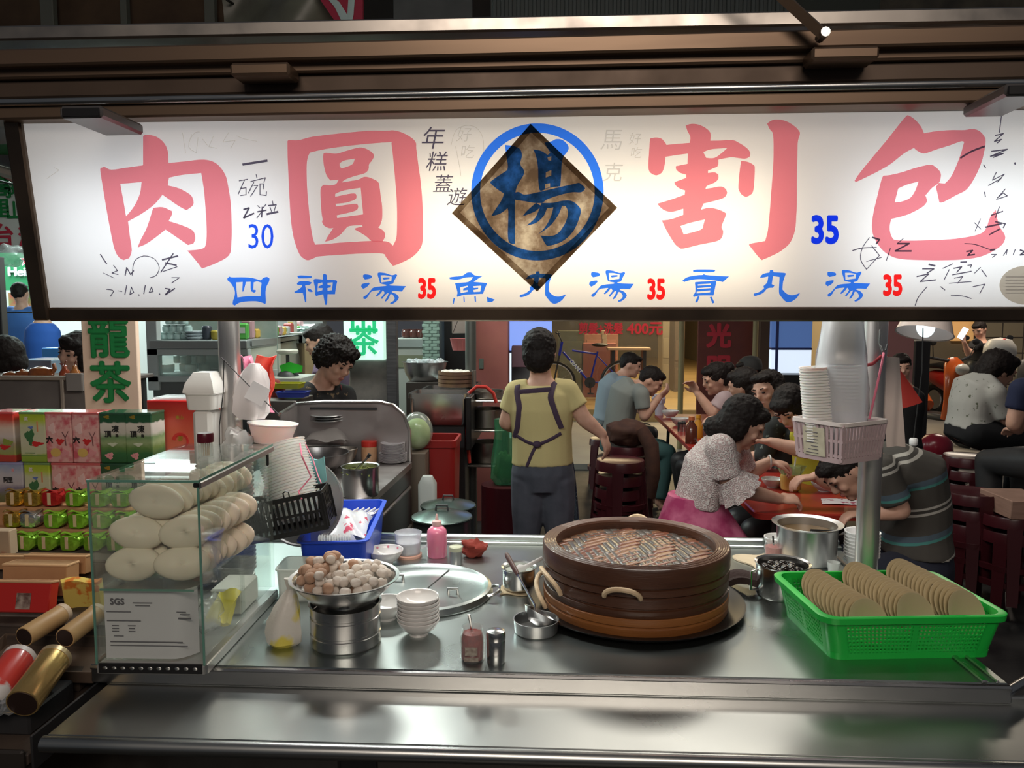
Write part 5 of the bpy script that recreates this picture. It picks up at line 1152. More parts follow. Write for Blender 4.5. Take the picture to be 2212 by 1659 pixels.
for lv,row,Y,z in packs:
    for i,(k,px)in enumerate(row):
        o=foil(k,V(ay(px,1160,Y).x,Y,z+.0005),random.uniform(-.12,.12),.98)
        lv_n=('topmost','middle','bottom')[lv]
        if k=='lime':o['label']=dsc[k]+' in the %s layer of the pile'%lv_n;o['group']='lime tea packs, %s layer'%lv_n
        elif k=='gold':o['label']=dsc[k]+(' next to the red pack' if(lv==0 and i==1)else ' in the %s layer beside %s'%(lv_n,'another gold pack' if lv==0 else 'the silver pack'))
        else:o['label']=dsc[k]+' on the pile of green packs'
# support blocks under the upper layers
sb('tier_board',-2.3,-.957,1.965,2.02,.995,1.089,tan_card);sb('tier_board',-2.3,-.957,1.925,1.964,.995,1.041,tan_card)
o=G().box((0,0,.03),(.05,.03,.065),.002).ob('kraft_box',mat('kraft',(.40,.30,.20),.7,col2=(.42,.12,.06),nscale=20,lo=.6,hi=.7),None,V(ay(12,1165,1.86).x,1.855,.9975));tag(o,'small beige printed box standing before the foil packs','box')
# ---- cartons in front of the packs
def carton(x0,x1,y0,y1,Y,dep,m,label,tilt=0.0):
    a,b=ay(x0,y1,Y),ay(x1,y0,Y);o=thing('tea_carton',label,'carton',V((a.x+b.x)/2,Y+dep/2,a.z),rot=(tilt,0,0));h_=b.z-a.z;w_=b.x-a.x
    g=G();g.box((0,0,h_/2),(w_,dep,h_),.002);g.ob('carton',m,o)
    g=G();g.box((0,-.001,h_-.003),(w_+.002,dep+.002,.006),.0015);g.ob('lid_edge',mat('card_edge',(.62,.38,.20),.6),o)
    return o,w_,h_
carton(50,182,1203,1240,1.79,.03,tan_card,'flat orange tan carton lid leaning behind the tan carton',-.15)
carton(-60,54,1203,1232,1.80,.03,tan_card,'second tan carton lid leaning beside the orange one',-.15)
o,w_,h_=carton(4,140,1224,1288,1.72,.05,tan_card,'tan tea carton with a small red print on its corner',-.1)
g=G();g.box((w_*.28,-.026,h_*.30),(.028,.001,.026));g.ob('print',redp,o)
o,w_,h_=carton(-70,100,1262,1325,1.64,.03,mat('red_card',(.52,.025,.02),.3,coat=.4),'bright red tea carton with a dark picture window',-.25)
g=G();g.box((w_*.18,-.0158,h_*.36),(.034,.001,.036));g.ob('window_print',mat('dark_print',(.12,.06,.05),.4,col2=(.45,.36,.30),nscale=60),o)
yb=V(ay(182,1290,1.72).x,1.70,.912);o=G().sheet(lambda u,v:((u-.5)*.085,.03*(1-v)+.012*math.sin(3*u),.07*v+.004*math.sin(6*u)),8,8,.018).ob('snack_bag',mat('yellow_bag',(.66,.50,.12),.35,col2=(.60,.18,.03),nscale=14,lo=.5,hi=.53),None,yb,(R(-10),0,R(12)));tag(o,'yellow and orange printed bag beside the glass case','bag')
# ---- tray with two lying tan tins
def tin(p,q,r_,m,label,capm,name='tea_tin'):
    d=(q-p);o=thing(name,label,'tea tin',p);T=d.to_track_quat('Z','Y').to_matrix().to_4x4();L_=d.length
    g=G();g.lathe([(0,0),(r_*.96,0),(r_,.002),(r_,L_-.012),(0,L_-.012)],n=28,M=T);g.ob('tube',m,o)
    g=G();g.lathe([(r_*.9,L_-.013),(r_*1.03,L_-.013),(r_*1.04,L_-.002),(r_*.97,L_),(0,L_)],n=28,M=T);g.ob('cap',capm,o)
    g=G();g.lathe([(0,-.001),(r_*.86,-.001),(r_*.9,.001),(0,.001)],n=28,M=T);g.ob('base_disc',mat('tin_base',(.05,.03,.025),.35,.5),o)
    return o
tan_t=mat('tan_paper_tube',(.55,.36,.17),.45,col2=(.48,.29,.13),nscale=18);capt=mat('cream_cap',(.60,.45,.32),.5)
tr_=thing('card_tray','grey brown card tray holding two tan paper tins','tray',V(ay(110,1350,1.58).x,1.57,.845),rot=(R(14),0,R(0)))
tray('tray',.27,.12,.03,.002,mat('grey_card',(.13,.09,.065),.7),tr_,1.0,.001,.004)
sb('tray_rest',-1.45,-1.0,1.53,1.60,.80,.846)
p_,q_=ay(52,1376,1.52),ay(140,1322,1.63);t1=tin(p_,q_,.0215,tan_t,'tan paper tea tin with faded red writing lying in the tray',capt)
p_,q_=ay(140,1378,1.52),ay(214,1322,1.63);tin(p_,q_,.0215,tan_t,'plain tan paper tea tin lying in the tray against the case',capt)
# ---- big shiny gold tin and red white tin at the front
gold=mat('gold_tin',(.62,.42,.16),.24,.75,rvar=.05)
p_,q_=ay(48,1520,1.335),ay(122,1418,1.46);tin(p_,q_,.0305,gold,'shiny gold tea tin lying at the front of the tea stall',mat('gold_cap',(.66,.50,.30),.3,.6))
T=(q_-p_).to_track_quat('Z','Y').to_matrix()
p_,q_=ay(-30,1520,1.345),ay(45,1418,1.47);tin(p_,q_,.031,mat('red_white_tin',(.62,.60,.60),.3,col2=(.55,.05,.04),nscale=14,lo=.47,hi=.52,coat=.3),'red and white printed tea tin lying next to the gold one',mat('pale_cap',(.62,.55,.52),.4))
sb('tin_rest',-1.6,-.99,1.36,1.50,.80,.845,dark);lump('plastic_wrap',mclear('dark_wrap',(.25,.27,.28),.12,.45),V(-1.03,1.40,.848),(.030,.075,.016),31,'crumpled clear wrapping between the gold tin and the cart','plastic wrap',.4)
# ---- tall tea sign board
sg=thing('tea_sign_board','upright pale board with large green tea characters above the tea boxes','sign board',V(ay(242,800,2.40).x,2.40,1.033))
bw=ay(300,800,2.4).x-ay(183,800,2.4).x;zb=ay(242,886,2.4).z-1.033
g=G();g.box((0,0,zb+.33),(bw,.02,.66),.002);g.ob('board',mat('peach_board',(.72,.55,.42),.6),sg);g=G();g.box((0,0,zb/2),(.04,.02,zb),.002);g.ob('post',wd,sg)
gsg=mat('sign_green',(.012,.20,.05),.5)
for ch,py in(('茶',832),('龍',735),('烏',640)):lettering('lettering',ch,.138,gsg,sg,facing((0,-.0105,ay(242,py,2.4).z-1.033),(1,0,0)),.0042)

# ================================================================ the street, stalls and shops behind
def bxo(name,m,x0,x1,y0,y1,z0,z1,label=None,cat=None,bev=.004,par=None,off=None):
    g=G();c=V((x0+x1)/2,(y0+y1)/2,z0)
    if par is not None:g.box((c.x-par.location.x,c.y-par.location.y,(z0+z1)/2-par.location.z),(x1-x0,y1-y0,z1-z0),bev);return g.ob(name,m,par)
    g.box((0,0,(z1-z0)/2),(x1-x0,y1-y0,z1-z0),bev);o=g.ob(name,m,None,c)
    if label:tag(o,label,cat)
    return o
def X(px,Y,py=800):return ay(px,py,Y).x
def Z(py,Y,px=1106):return ay(px,py,Y).z
# pavement and shop floor beyond the asphalt
g=G();g.box((1.5,14.0,.03),(26,12.0,.06));struct(g.ob('pavement',mat('pale_paving',(.30,.28,.25),.5,col2=(.25,.23,.21),nscale=2)))
shopf=mat('shop_floor_tiles',(.42,.29,.13),.35,col2=(.36,.25,.11),nscale=3)
g=G();g.box((1.55,18.6,.12),(5.9,14.6,.25),.01);struct(g.ob('floor',shopf))
# shop back wall, side walls and upper facade
facade=mat('dark_facade',(.050,.035,.028),.8,col2=(.03,.024,.02),nscale=2)
g=G();g.box((2.3,26.2,2.2),(7.6,.3,4.4));struct(g.ob('wall_back',mat('shop_wall',(.30,.24,.14),.8,col2=(.24,.19,.12),nscale=1)))
g=G();g.box((4.65,18.9,2.2),(.3,14.6,4.4));struct(g.ob('wall_shop_side',mat('shop_wall2',(.30,.26,.19),.8)))
g=G();g.box((-1.6,18.5,2.2),(.3,15,4.4));struct(g.ob('wall_shop_inner',mat('shop_wall2',(.30,.26,.19),.8)))
g=G();g.box((0,11.0,5.9),(26,.4,4.4));struct(g.ob('wall_facade',facade))
g=G();g.box((2.3,18.6,4.5),(8.2,15.4,.2));struct(g.ob('ceiling',mat('shop_ceiling',(.5,.45,.36),.8)))
# grey corrugated shutter above, each rib a bar
sh_m=mat('shutter_metal',(.13,.15,.145),.5,.4)
Ys=6.2;xs0,xs1=X(1060,Ys,20),X(1720,Ys,20)
stt=thing('roller_shutter','grey corrugated metal sheeting above the stall roof','metal sheeting',((xs0+xs1)/2,Ys,Z(110,Ys)))
zt_=Z(-140,Ys)-stt.location.z;g=G();g.box((0,.02,zt_/2),(xs1-xs0,.02,zt_));g.ob('sheet',sh_m,stt)
rb_=G().box((0,0,zt_/2),(.032,.03,zt_),.006).data('rib',sh_m);n_=int((xs1-xs0)/.062)
for i in range(n_):
    o=bpy.data.objects.new('rib',rb_);C.objects.link(o);o.parent=stt;o.location=(-(xs1-xs0)/2+.031+.062*i,0,0)
o=bxo('hanging_sheet',mat('grey_green_panel',(.16,.17,.17),.6,col2=(.10,.11,.11),nscale=3),X(850,6.0,30),X(1020,6.0,30),6.0,6.05,Z(110,6.0),Z(-140,6.0),'pale grey hanging panel beside the corrugated sheeting','panel')
o=bxo('cladding_sheet',mat('green_black_panel',(.05,.06,.05),.6),X(1720,6.3,30),X(1900,6.3,30),6.3,6.35,Z(110,6.3),Z(-140,6.3),'dark panel at the end of the corrugated sheeting','panel')
o=bxo('concrete_panel',mat('grimy_wall',(.11,.10,.075),.8,col2=(.05,.045,.04),nscale=5),X(1900,6.4,30),X(2300,6.4,30),6.4,6.45,Z(110,6.4),Z(-140,6.4),'grimy ochre wall panel above the scooter bay','panel')
# brown timber boarding and poles above on the other side
o=bxo('timber_boarding',mat('brown_boarding',(.055,.032,.018),.8,col2=(.09,.055,.03),nscale=4),X(-60,5.0,40),X(560,5.0,40),5.0,5.05,Z(180,5.0),Z(-160,5.0),'dark brown boarding high above the tea stall','boarding')
for px,w_ in((105,28),(270,14),(455,22)):
    o=bxo('upright_pole',mat('grey_green_pole',(.12,.13,.11),.6),X(px-w_/2,4.9,40),X(px+w_/2,4.9,40),4.88,4.93,Z(170,4.9),Z(-160,4.9),{105:'wide grey upright in front of the brown boarding',270:'thin grey upright in front of the brown boarding',455:'pale upright at the end of the brown boarding'}[px],'upright')
br=thing('wall_bracket','dark angle iron bracket in front of the brown boarding','bracket',ay(350,95,4.7));bz=br.location
for a_,b_ in(((258,75),(440,72)),((262,75),(262,100)),((440,72),(450,98)),((440,72),(490,95))):
    g=G();g.tube([ay(*a_,4.7)-bz,ay(*b_,4.7)-bz],.022,4);g.ob('bar',dark,br)
# crumpled tarpaulin and red sign with a pale stroke
o=G().sheet(lambda u,v:ay(470+290*u,-60+160*v+30*u,4.4)+V(0,.1*math.sin(6*u+2*v),0),16,8,.01).ob('tarpaulin',mat('grey_tarp',(.10,.10,.08),.35,col2=(.16,.17,.13),nscale=5,bump=.5,bscale=8));tag(o,'grey crumpled tarpaulin hanging beside the red hanging sign','tarpaulin');g=G();g.tube([ay(490,0,4.4),ay(490,0,4.4)+V(0,.62,.1)],.008,6);g.ob('rope',cb,o)
rs=thing('hanging_sign','dark pink hanging sign with a pale blue brush stroke','sign',ay(740,40,4.2));q=rs.location
pl=[ay(*p,4.2)-q for p in((675,-25),(784,-40),(783,86),(752,88))]
g=G();g.loft([[p+V(0,dy,0)for p in pl]for dy in(0,.03)]);g.ob('board',mat('magenta_board',(.40,.02,.06),.5),rs)
g=G();g.tube([ay(x,y,4.19)-q for x,y in((708,-10),(728,10),(746,42),(748,66))],[.012,.018,.022,.016],6,flat=.15,side=(1,0,0));g.tube([ay(x,y,4.19)-q for x,y in((760,-12),(757,30),(750,64))],.017,6,flat=.15,side=(1,0,0));g.ob('brush_stroke',mat('pale_cyan_paint',(.50,.66,.66),.6),rs);g=G();g.tube([ay(760,-30,4.22)-q,ay(760,-30,4.22)-q+V(-.75,.80,.1)],.018,6);g.ob('arm',dark,rs)

# ---------------------------------------------------------------- market hall on the tea stall side
wsm=mat('white_shop_wall',(.55,.58,.56),.7)
g=G();g.box((-6.6,11.5,1.6),(6.4,.2,3.2));struct(g.ob('wall_market',wsm))
g=G();g.box((-9.0,8.0,1.6),(.2,7.0,3.2));struct(g.ob('wall_market_side',wsm))
# tea seller's white hanging board with green and red characters
Yb=5.6;bo=thing('shop_sign_board','white shop board with rows of green and red tea characters','sign board',V(X(20,Yb,500),Yb,Z(545,Yb)))
q=bo.location;pl=[ay(*p,Yb)-q for p in((-160,300),(110,440),(125,545),(-160,545))]
g=G();g.loft([[p+V(0,dy,0)for p in pl]for dy in(0,.04)]);g.ob('board',mat('white_board',(.60,.64,.62),.6),bo)
g=G();g.tube([ay(-160,294,Yb)-q,ay(112,432,Yb)-q],.02,6);g.ob('edge_strip',mat('rose_strip',(.35,.16,.15),.6),bo)
for txt,px,py,h_,m in(('高',3,408,52,gsg),('嶺',27,404,42,gsg),('茶',56,412,42,gsg),('里',3,453,44,gsg),('山',32,458,42,gsg),('茶',58,460,42,gsg),('台',8,512,52,mat('sign_red',(.48,.03,.06),.5)),('灣',62,516,46,mat('sign_red',(.48,.03,.06),.5))):
    lettering('lettering',txt,h_*Yb/FPX,m,bo,facing(ay(px,py,Yb)-q+V(0,-.004,0),(1,0,0)),.004)
o=G().tube([ay(-40,380,5.3),ay(20,396,5.3),ay(75,402,5.3)],.007,6).ob('cable',cb);tag(o,'dark cable sagging across the white shop board','cable')
o=G().sheet(lambda u,v:ay(-150+300*u,255+55*v+10*u,4.6)+V(0,.4*v,0),4,4,.02).ob('awning',mat('green_awning',(.015,.10,.02),.6));tag(o,'dark green awning edge under the stall fascia','awning')
o=G().sheet(lambda u,v:ay(-150+300*u,225+40*v+10*u,4.5)+V(0,.3*v,0),4,4,.02).ob('awning_frill',mat('rose_awning',(.30,.16,.15),.6));tag(o,'dusty rose awning strip above the green awning','awning')
o=G().tube([ay(-120,300,5.0),ay(120,372,5.0)],.06,10).ob('roof_pipe',mat('dark_grey_pipe',(.07,.07,.075),.5));tag(o,'thick dark grey pipe under the green awning','pipe')
for k,(a_,b_)in enumerate((((-120,330),(120,400)),((-120,280),(120,330)))):
    o=G().tube([ay(*a_,5.1),ay(*b_,5.1)],.045,6).ob('roof_slat',mat('beige_slat',(.40,.36,.30),.6));tag(o,('beige roof slat below the dark pipe','beige roof slat above the dark pipe')[k],'roof slat')
# green beer banner
Yh=11.2;hb2=thing('beer_banner','green beer banner with a red star on the market wall','banner',V(X(60,Yh,590),Yh,Z(627,Yh,60)));q=hb2.location
wb_=X(130,Yh,590)-X(8,Yh,590);hz_=Z(545,Yh,60)-q.z
g=G();g.box((0,0,hz_/2),(wb_,.02,hz_));g.ob('cloth',mat('beer_green',(.008,.15,.055),.6),hb2)
wpt=mat('print_white2',(.70,.74,.74),.6)
v,f=text2d('Heineken',1.0,.035);xs=[p[0]for p in v];ys=[p[1]for p in v];a,b,c_,d_=min(xs),max(xs),min(ys),max(ys)
xa,xb=X(20,Yh,590)-q.x,X(128,Yh,590)-q.x;za,zb_=Z(597,Yh,60)-q.z,Z(577,Yh,60)-q.z
decal('lettering',([(xa+(p[0]-a)/(b-a)*(xb-xa),za+(p[1]-c_)/(d_-c_)*(zb_-za),p[2])for p in v],f),wpt,facing((0,-.013,0),(1,0,0)),hb2,.001)
sx_,sz_=X(57,Yh,560)-q.x,Z(562,Yh,60)-q.z
star=lambda r_:[(sx_+r_*(1 if k%2==0 else .40)*math.sin(k*math.pi/5),sz_+r_*(1 if k%2==0 else .40)*math.cos(k*math.pi/5))for k in range(10)]
decal('star_outline',fill2d([star(.105)]),wpt,facing((0,-.013,0),(1,0,0)),hb2,.001);decal('star',fill2d([star(.082)]),mat('star_red',(.52,.03,.05),.5),facing((0,-.013,0),(1,0,0)),hb2,.003)
o=G().box((0,0,0),(.9,.02,.22)).ob('menu_strip',mat('food_poster',(.16,.30,.08),.6,col2=(.42,.08,.06),nscale=7),None,V(ay(80,648,11.37).x,11.385,ay(80,648,11.37).z));tag(o,'food poster strip below the green banner','poster')
lump('plastic_bag',mclear('hanging_clear',(.8,.85,.85),.2,.3),ay(18,552,5.4),(.14,.08,.07),41,'clear plastic bag bunched under the white shop board','plastic bag',.3,False)
o=G().tube([ay(-20,674,6.0),ay(120,676,6.0)],.006,5).ob('wire',cb);tag(o,'thin dark wire strung across in front of the man in blue','wire')
o=bxo('dark_post',dark,X(-6,5.0),X(10,5.0),5.0,5.06,0,2.0,'thin black post beside the food stall','post')
# roast stall: canvas counter with glazed ducks and gourds
canv=mat('grey_canvas',(.16,.135,.12),.85,col2=(.12,.10,.09),nscale=6);Yc=3.3
ct=thing('canvas_counter','food counter wrapped in grey canvas with pale frame','counter',V(X(60,Yc),Yc,0))
zc1,zc2=Z(822,Yc,60),Z(806,Yc,160);x0_,x1_=X(-260,Yc),X(182,Yc)
bxo('canvas_front',canv,x0_,x1_,Yc,Yc+.02,.2,zc1,par=ct);bxo('top_rail',mat('pale_frame',(.30,.24,.19),.6),x0_,x1_,Yc-.01,Yc+.03,zc1,zc1+.02,par=ct);bxo('shelf',canv,x0_,x1_,Yc+.02,Yc+.6,zc1-.03,zc1-.01,par=ct)
bxo('frame_post',mat('pale_frame',(.30,.24,.19),.6),X(130,Yc),X(138,Yc),Yc-.012,Yc,.2,zc1+.01,par=ct);bxo('canvas_side',mat('grey_canvas_light',(.24,.21,.19),.85),X(146,Yc),X(182,Yc),Yc-.02,Yc,Z(845,Yc,160),zc2,par=ct)
for x in(x0_+.05,x1_-.05):
    for y in(Yc+.04,Yc+.56):bxo('leg',dark,x-.02,x+.02,y-.02,y+.02,0,zc1-.03,par=ct)
glaze=mat('glazed_orange',(.30,.085,.018),.15,coat=.8,col2=(.20,.05,.012),nscale=20)
for k,(px,py,rx,rz_)in enumerate(((18,822,.048,.022),(48,812,.052,.026),(82,802,.062,.034))):
    o=thing('roast_duck',('small glazed roast at the end of the canvas counter','glazed roast in the middle of the canvas counter','largest glazed roast on the canvas counter')[k],'roast meat',V(X(px,Yc+.1),Yc+.12,zc1-.0095))
    g=G();g.lathe([(0,0),(rx*.7,.002),(rx,rz_*.8),(rx*.8,rz_*1.6),(0,rz_*2)],n=20,sy=.6);g.ob('body',glaze,o)
    g=G();g.tube([(rx*.8,0,rz_),(rx*1.1,0,rz_*1.6),(rx*1.0,0,rz_*2.3)],[.012,.01,.008],8);g.ob('neck',glaze,o)
for k,px in enumerate((128,150)):
    o=thing('gourd',('glazed red gourd on the canvas counter','paler orange gourd on the canvas counter by the sign board')[k],'gourd',V(X(px,Yc+.08),Yc+.12,zc1-.0095))
    g=G();g.lathe([(0,0),(.018,.002),(.026,.02),(.022,.04),(.011,.055),(.009,.068),(0,.075)],n=18);g.ob('body',mat('gourd_red' if k==0 else 'gourd_orange',(.32,.06,.02)if k==0 else(.45,.16,.04),.2,coat=.6),o);g=G();g.tube([(0,0,.07),(.004,0,.085),(.01,0,.09)],.003,6);g.ob('stem',mat('gourd_stem',(.2,.05,.03),.5),o)
# cold boxes and wrapped food behind
o=bxo('cold_box',mat('ice_box',(.30,.42,.55),.15,.3,coat=.5),X(22,4.2),X(112,4.2),4.2,4.5,0,Z(778,4.2,60),'pale blue glass cold box behind the roast meats','cold box');g=G();g.box((0,-.152,.0),(.2,.006,.02));
o=bxo('cool_box',mat('white_cooler',(.62,.66,.68),.4),X(95,4.4),X(150,4.4),4.55,4.72,0,Z(752,4.4,120),'white cool box beside the pale blue cold box','cool box')
for k,px in enumerate((45,75)):lump('food_bag',mat('pinkish_bag',(.62,.52,.55),.4,bump=.5,bscale=30),V(X(px,4.9),4.9,1.16),(.10,.08,.06),51+k,('pinkish wrapped food bag on the cold box','long wrapped food bag next to the pinkish one')[k],'food bag',.3)
o=bxo('work_table',mat('steel_table',(.4,.42,.42),.4,.8),X(-40,4.9),X(160,4.9),4.75,5.15,1.12,1.155,'steel table carrying wrapped food bags','table')
for k,(xx,yy)in enumerate(((X(-30,4.9),4.8),(X(150,4.9),5.1))):g=G();g.box((xx-o.location.x,yy-o.location.y,-.56),(.04,.04,1.12));g.ob('leg',steel_dull,o)
o=bxo('blue_stool',mat('blue_stool',(.06,.22,.55),.4),X(92,6.0),X(138,6.0),6.0,6.3,.0,Z(752,6.0,110),'light blue plastic stool behind the cool box','stool')

# display fridge with jars and bowls
Yf=4.55;ff=thing('display_fridge','pale steel display fridge with glass front, shelf of jars and lower window','display fridge',V(X(430,Yf),Yf,0))
pale=mat('pale_steel_paint',(.42,.47,.46),.45);x0_,x1_=X(318,Yf),X(537,Yf)
zA,zB,zC_,zD,zE=Z(735,Yf,400),Z(753,Yf,400),Z(768,Yf,400),Z(812,Yf,400),Z(826,Yf,400)
bxo('top_shelf',mat('shelf_grey',(.34,.37,.37),.4,.5),x0_+.03,x1_,Yf-.02,Yf+.5,zB,zA,par=ff);bxo('upper_rail',pale,x0_,x1_,Yf,Yf+.05,zC_,zB,par=ff);bxo('lower_rail',pale,x0_,x1_,Yf,Yf+.05,zE,zD,par=ff)
bxo('side_post',pale,x0_,x0_+.07,Yf,Yf+.05,zE-.05,Z(690,Yf),par=ff);bxo('window_post',pale,x0_+.07,X(342,Yf),Yf,Yf+.05,zD,zC_,par=ff);bxo('window_post',pale,X(528,Yf),x1_,Yf,Yf+.05,zD,zC_,par=ff)
bxo('window_pane',mclear('fridge_glass',(.80,.92,.88),.05,.18),X(342,Yf),X(528,Yf),Yf+.012,Yf+.018,zD,zC_,par=ff);bxo('inside_floor',pale,x0_,x1_,Yf+.03,Yf+.5,zE,zD+.01,par=ff);bxo('inside_back',mat('fridge_back',(.22,.30,.26),.6,col2=(.30,.36,.32),nscale=8),x0_,x1_,Yf+.5,Yf+.52,zE-.3,zA+.5,par=ff)
bxo('plinth',mat('dark_grey_plinth',(.10,.11,.11),.5),x0_+.02,x1_,Yf+.02,Yf+.5,.0,zE,par=ff)
for px in(345,372,500):bxo('kick_shelf',steel_dull,X(px,Yf),X(px+150,Yf)if px==345 else X(px+24,Yf),Yf-.14,Yf+.01,Z(868 if px==345 else 880,Yf),Z(862 if px==345 else 874,Yf),par=ff)
jar_m=mat('teal_jar',(.38,.52,.50),.25,coat=.4);jar_d=G().lathe([(0,0),(.022,0),(.027,.006),(.027,.030),(.021,.036),(.022,.044),(0,.046)],n=16).data('jar',jar_m)
for r_,(z,n_,x_)in enumerate(((0,5,358),(.047,4,364),(.094,3,371))):
    for i in range(n_):
        o=bpy.data.objects.new('food_jar',jar_d);C.objects.link(o);o.location=(X(x_+15*i,Yf+.12),Yf+.12,zA+.001+z);tag(o,'pale teal jar in the pyramid on the fridge shelf','jar','teal jars on the display fridge')
o=thing('steel_tray','pale blue stack of dishes on the fridge shelf beside the teal jars','dishes',V(X(422,Yf+.1),Yf+.12,zA+.001))
for k in range(3):G().lathe([(0,0),(.045,0),(.062,.016),(.060,.017),(.043,.003),(0,.003)],(0,0,.018*k),n=22).ob('dish',mat('pale_blue_dish',(.45,.52,.56),.3),o)
for k,(px,m,lb)in enumerate(((328,mat('red_jar',(.40,.05,.05),.3),'dark red jar at the end of the fridge shelf'),(447,mat('dark_bowl',(.05,.06,.08),.3),'dark bowl on the fridge shelf'),(466,mat('mustard_pot',(.42,.34,.05),.3),'mustard yellow pot on the fridge shelf by the post'),(490,mat('pink_pot',(.50,.30,.32),.4),'dull pink pot on the fridge shelf'))):
    o=G().lathe([(0,0),(.022,0),(.030,.012),(.030,.05),(.024,.056),(0,.058)],n=18).ob('food_pot',m,None,V(X(px,Yf+.1),Yf+.12,zA+.001));o.scale=(1,1,1+.5*(k%2));tag(o,lb,'pot')
pd=G().lathe([(0,0),(.028,0),(.034,.008),(.034,.045),(.030,.048),(0,.05)],n=16).data('tub',mat('white_tub',(.50,.56,.50),.4))
for r_,px,zz in((0,365,0),(1,390,0),(2,412,0),(3,432,0),(4,352,.0),(5,378,.052),(6,402,.052),(7,425,.052)):
    o=bpy.data.objects.new('food_tub',pd);C.objects.link(o);o.location=(X(px,Yf+.2),Yf+.2+.06*(r_%2),zD+.011+zz);tag(o,'pale food tub behind the lower window of the display fridge','tub','tubs in the display fridge window')
# counter running away from the fridge with jars on glass shelves
Yg=4.6;cc2=thing('snack_counter','long cream fronted counter with glass shelves of snack jars','counter',V(X(600,5.4),5.4,0))
xL=X(545,4.5);
def slab(name,m,pts,z0,z1):
    g=G();g.prism([(x-cc2.location.x,y-cc2.location.y)for x,y in pts],z0,z1);return g.ob(name,m,cc2)
pA,pB=(X(540,4.6),4.62),(X(668,6.6),6.6)
nx,ny=.35,.10
quad=[pA,pB,(pB[0]-.45,pB[1]+.1),(pA[0]+.01,pA[1]+.5)]
slab('cream_front',mat('cream_panel',(.56,.60,.52),.5),quad,.35,Z(748,4.6,560));slab('counter_top',mat('shelf_grey',(.34,.37,.37)),[(pA[0]+.02,pA[1]-.03),(pB[0]+.03,pB[1]),(pB[0]-.45,pB[1]+.1),(pA[0]+.01,pA[1]+.5)],Z(748,4.6,560),Z(735,4.6,560))
slab('plinth',dark,quad,0,.35)
snk=[mat('snack_%d'%k,c_,.35)for k,c_ in enumerate(((.10,.42,.08),(.45,.28,.30),(.60,.40,.08),(.50,.52,.50),(.42,.08,.07),(.55,.55,.5)))]
rn=random.Random(12)
for k in range(14):
    t=(k+.5)/14;px_,py_=pA[0]+(pB[0]-pA[0])*t-.09,pA[1]+(pB[1]-pA[1])*t+.06;h_=rn.uniform(.06,.15)
    o=thing('snack_packet','','snack box',V(px_,py_,Z(735,4.6,560)+.001),rn.uniform(-.3,.3));m=snk[k%6];g=G();g.box((0,0,h_/2),(.075,.05,h_),.01);g.ob('pack',m,o);g=G();g.box((0,-.0255,h_*.55),(.045,.002,h_*.35));g.ob('label_print',snk[(k+3)%6],o)
    o['label']=('green','dusty pink','orange yellow','grey','red','cream')[k%6]+' snack pack standing on the long cream counter';o['group']='snack packs, '+('green','pink','orange','grey','red','cream')[k%6]
# wooden counter boxes further back
o=bxo('wood_counter',mat('light_wood',(.42,.33,.18),.6,col2=(.36,.27,.15),nscale=6),X(658,6.0),X(742,6.0),6.0,6.45,0,Z(742,6.0,650),'light wooden counter behind the long cream counter','counter')
for k,(px,hh)in enumerate(((660,24),(690,18))):bxo('jar_tray',mat('steel_tray_m',(.5,.55,.54),.3,.7),X(px-40,6.1),X(px,6.1),6.05,6.3,Z(742,6.0,650)+.001,Z(742-hh,6.1),('low steel tray of jars on the light wooden counter','smaller steel tray on the light wooden counter')[k],'tray')
tl=mat('tube_glow',(.92,1.0,.98),.3,emit=4.0)
lf=thing('tube_light','bright tube light over the snack shelves','lamp',ay(650,712,6.6));q=lf.location
g=G();g.tube([ay(628,719,6.6)-q,ay(680,704,6.6)-q],.02,10);g.ob('tube',tl,lf);g=G();g.box(ay(654,706,6.63)-q,(.3,.03,.05),.004);g.ob('housing',white_pl,lf)
shp=mat('silver_packets',(.45,.55,.52),.25,.5,bump=.6,bscale=40)
for k,px in enumerate((585,612,640)):lump('snack_tray',shp,V(X(px,6.3),6.3+.1*k,Z(722,6.3)-.02+.01*k),(.09,.09,.035),61+k,('heap of silver snack packets at the near end of the upper shelf','heap of silver snack packets in the middle of the upper shelf','heap of silver snack packets by the tube light')[k],'snack packets',.3)
o=bxo('upper_shelf',mat('dark_shelf',(.12,.10,.09),.5),X(560,6.4),X(700,6.4),6.2,6.6,Z(722,6.3)-.045,Z(722,6.3)-.022,'dark shelf with heaps of silver snack packets','shelf')
# twin tube lamp hanging over the market aisle (it mirrors in the glass case)
lmp=thing('ceiling_lamp','twin tube lamp hanging over the market aisle','lamp',(-2.75,6.0,2.14))
g=G();g.box((0,0,.06),(1.0,.30,.05),.01);g.ob('housing',white_pl,lmp)
for y in(-.10,.10):g=G();g.tube([(-.48,y,.01),(.48,y,.01)],.018,10);g.ob('tube',mat('tube_glow2',(.92,1.0,.98),.3,emit=14.0),lmp)
for x in(-.4,.4):g=G();g.tube([(x,0,.08),(x,0,1.2)],.008,6);g.ob('hanger',dark,lmp)
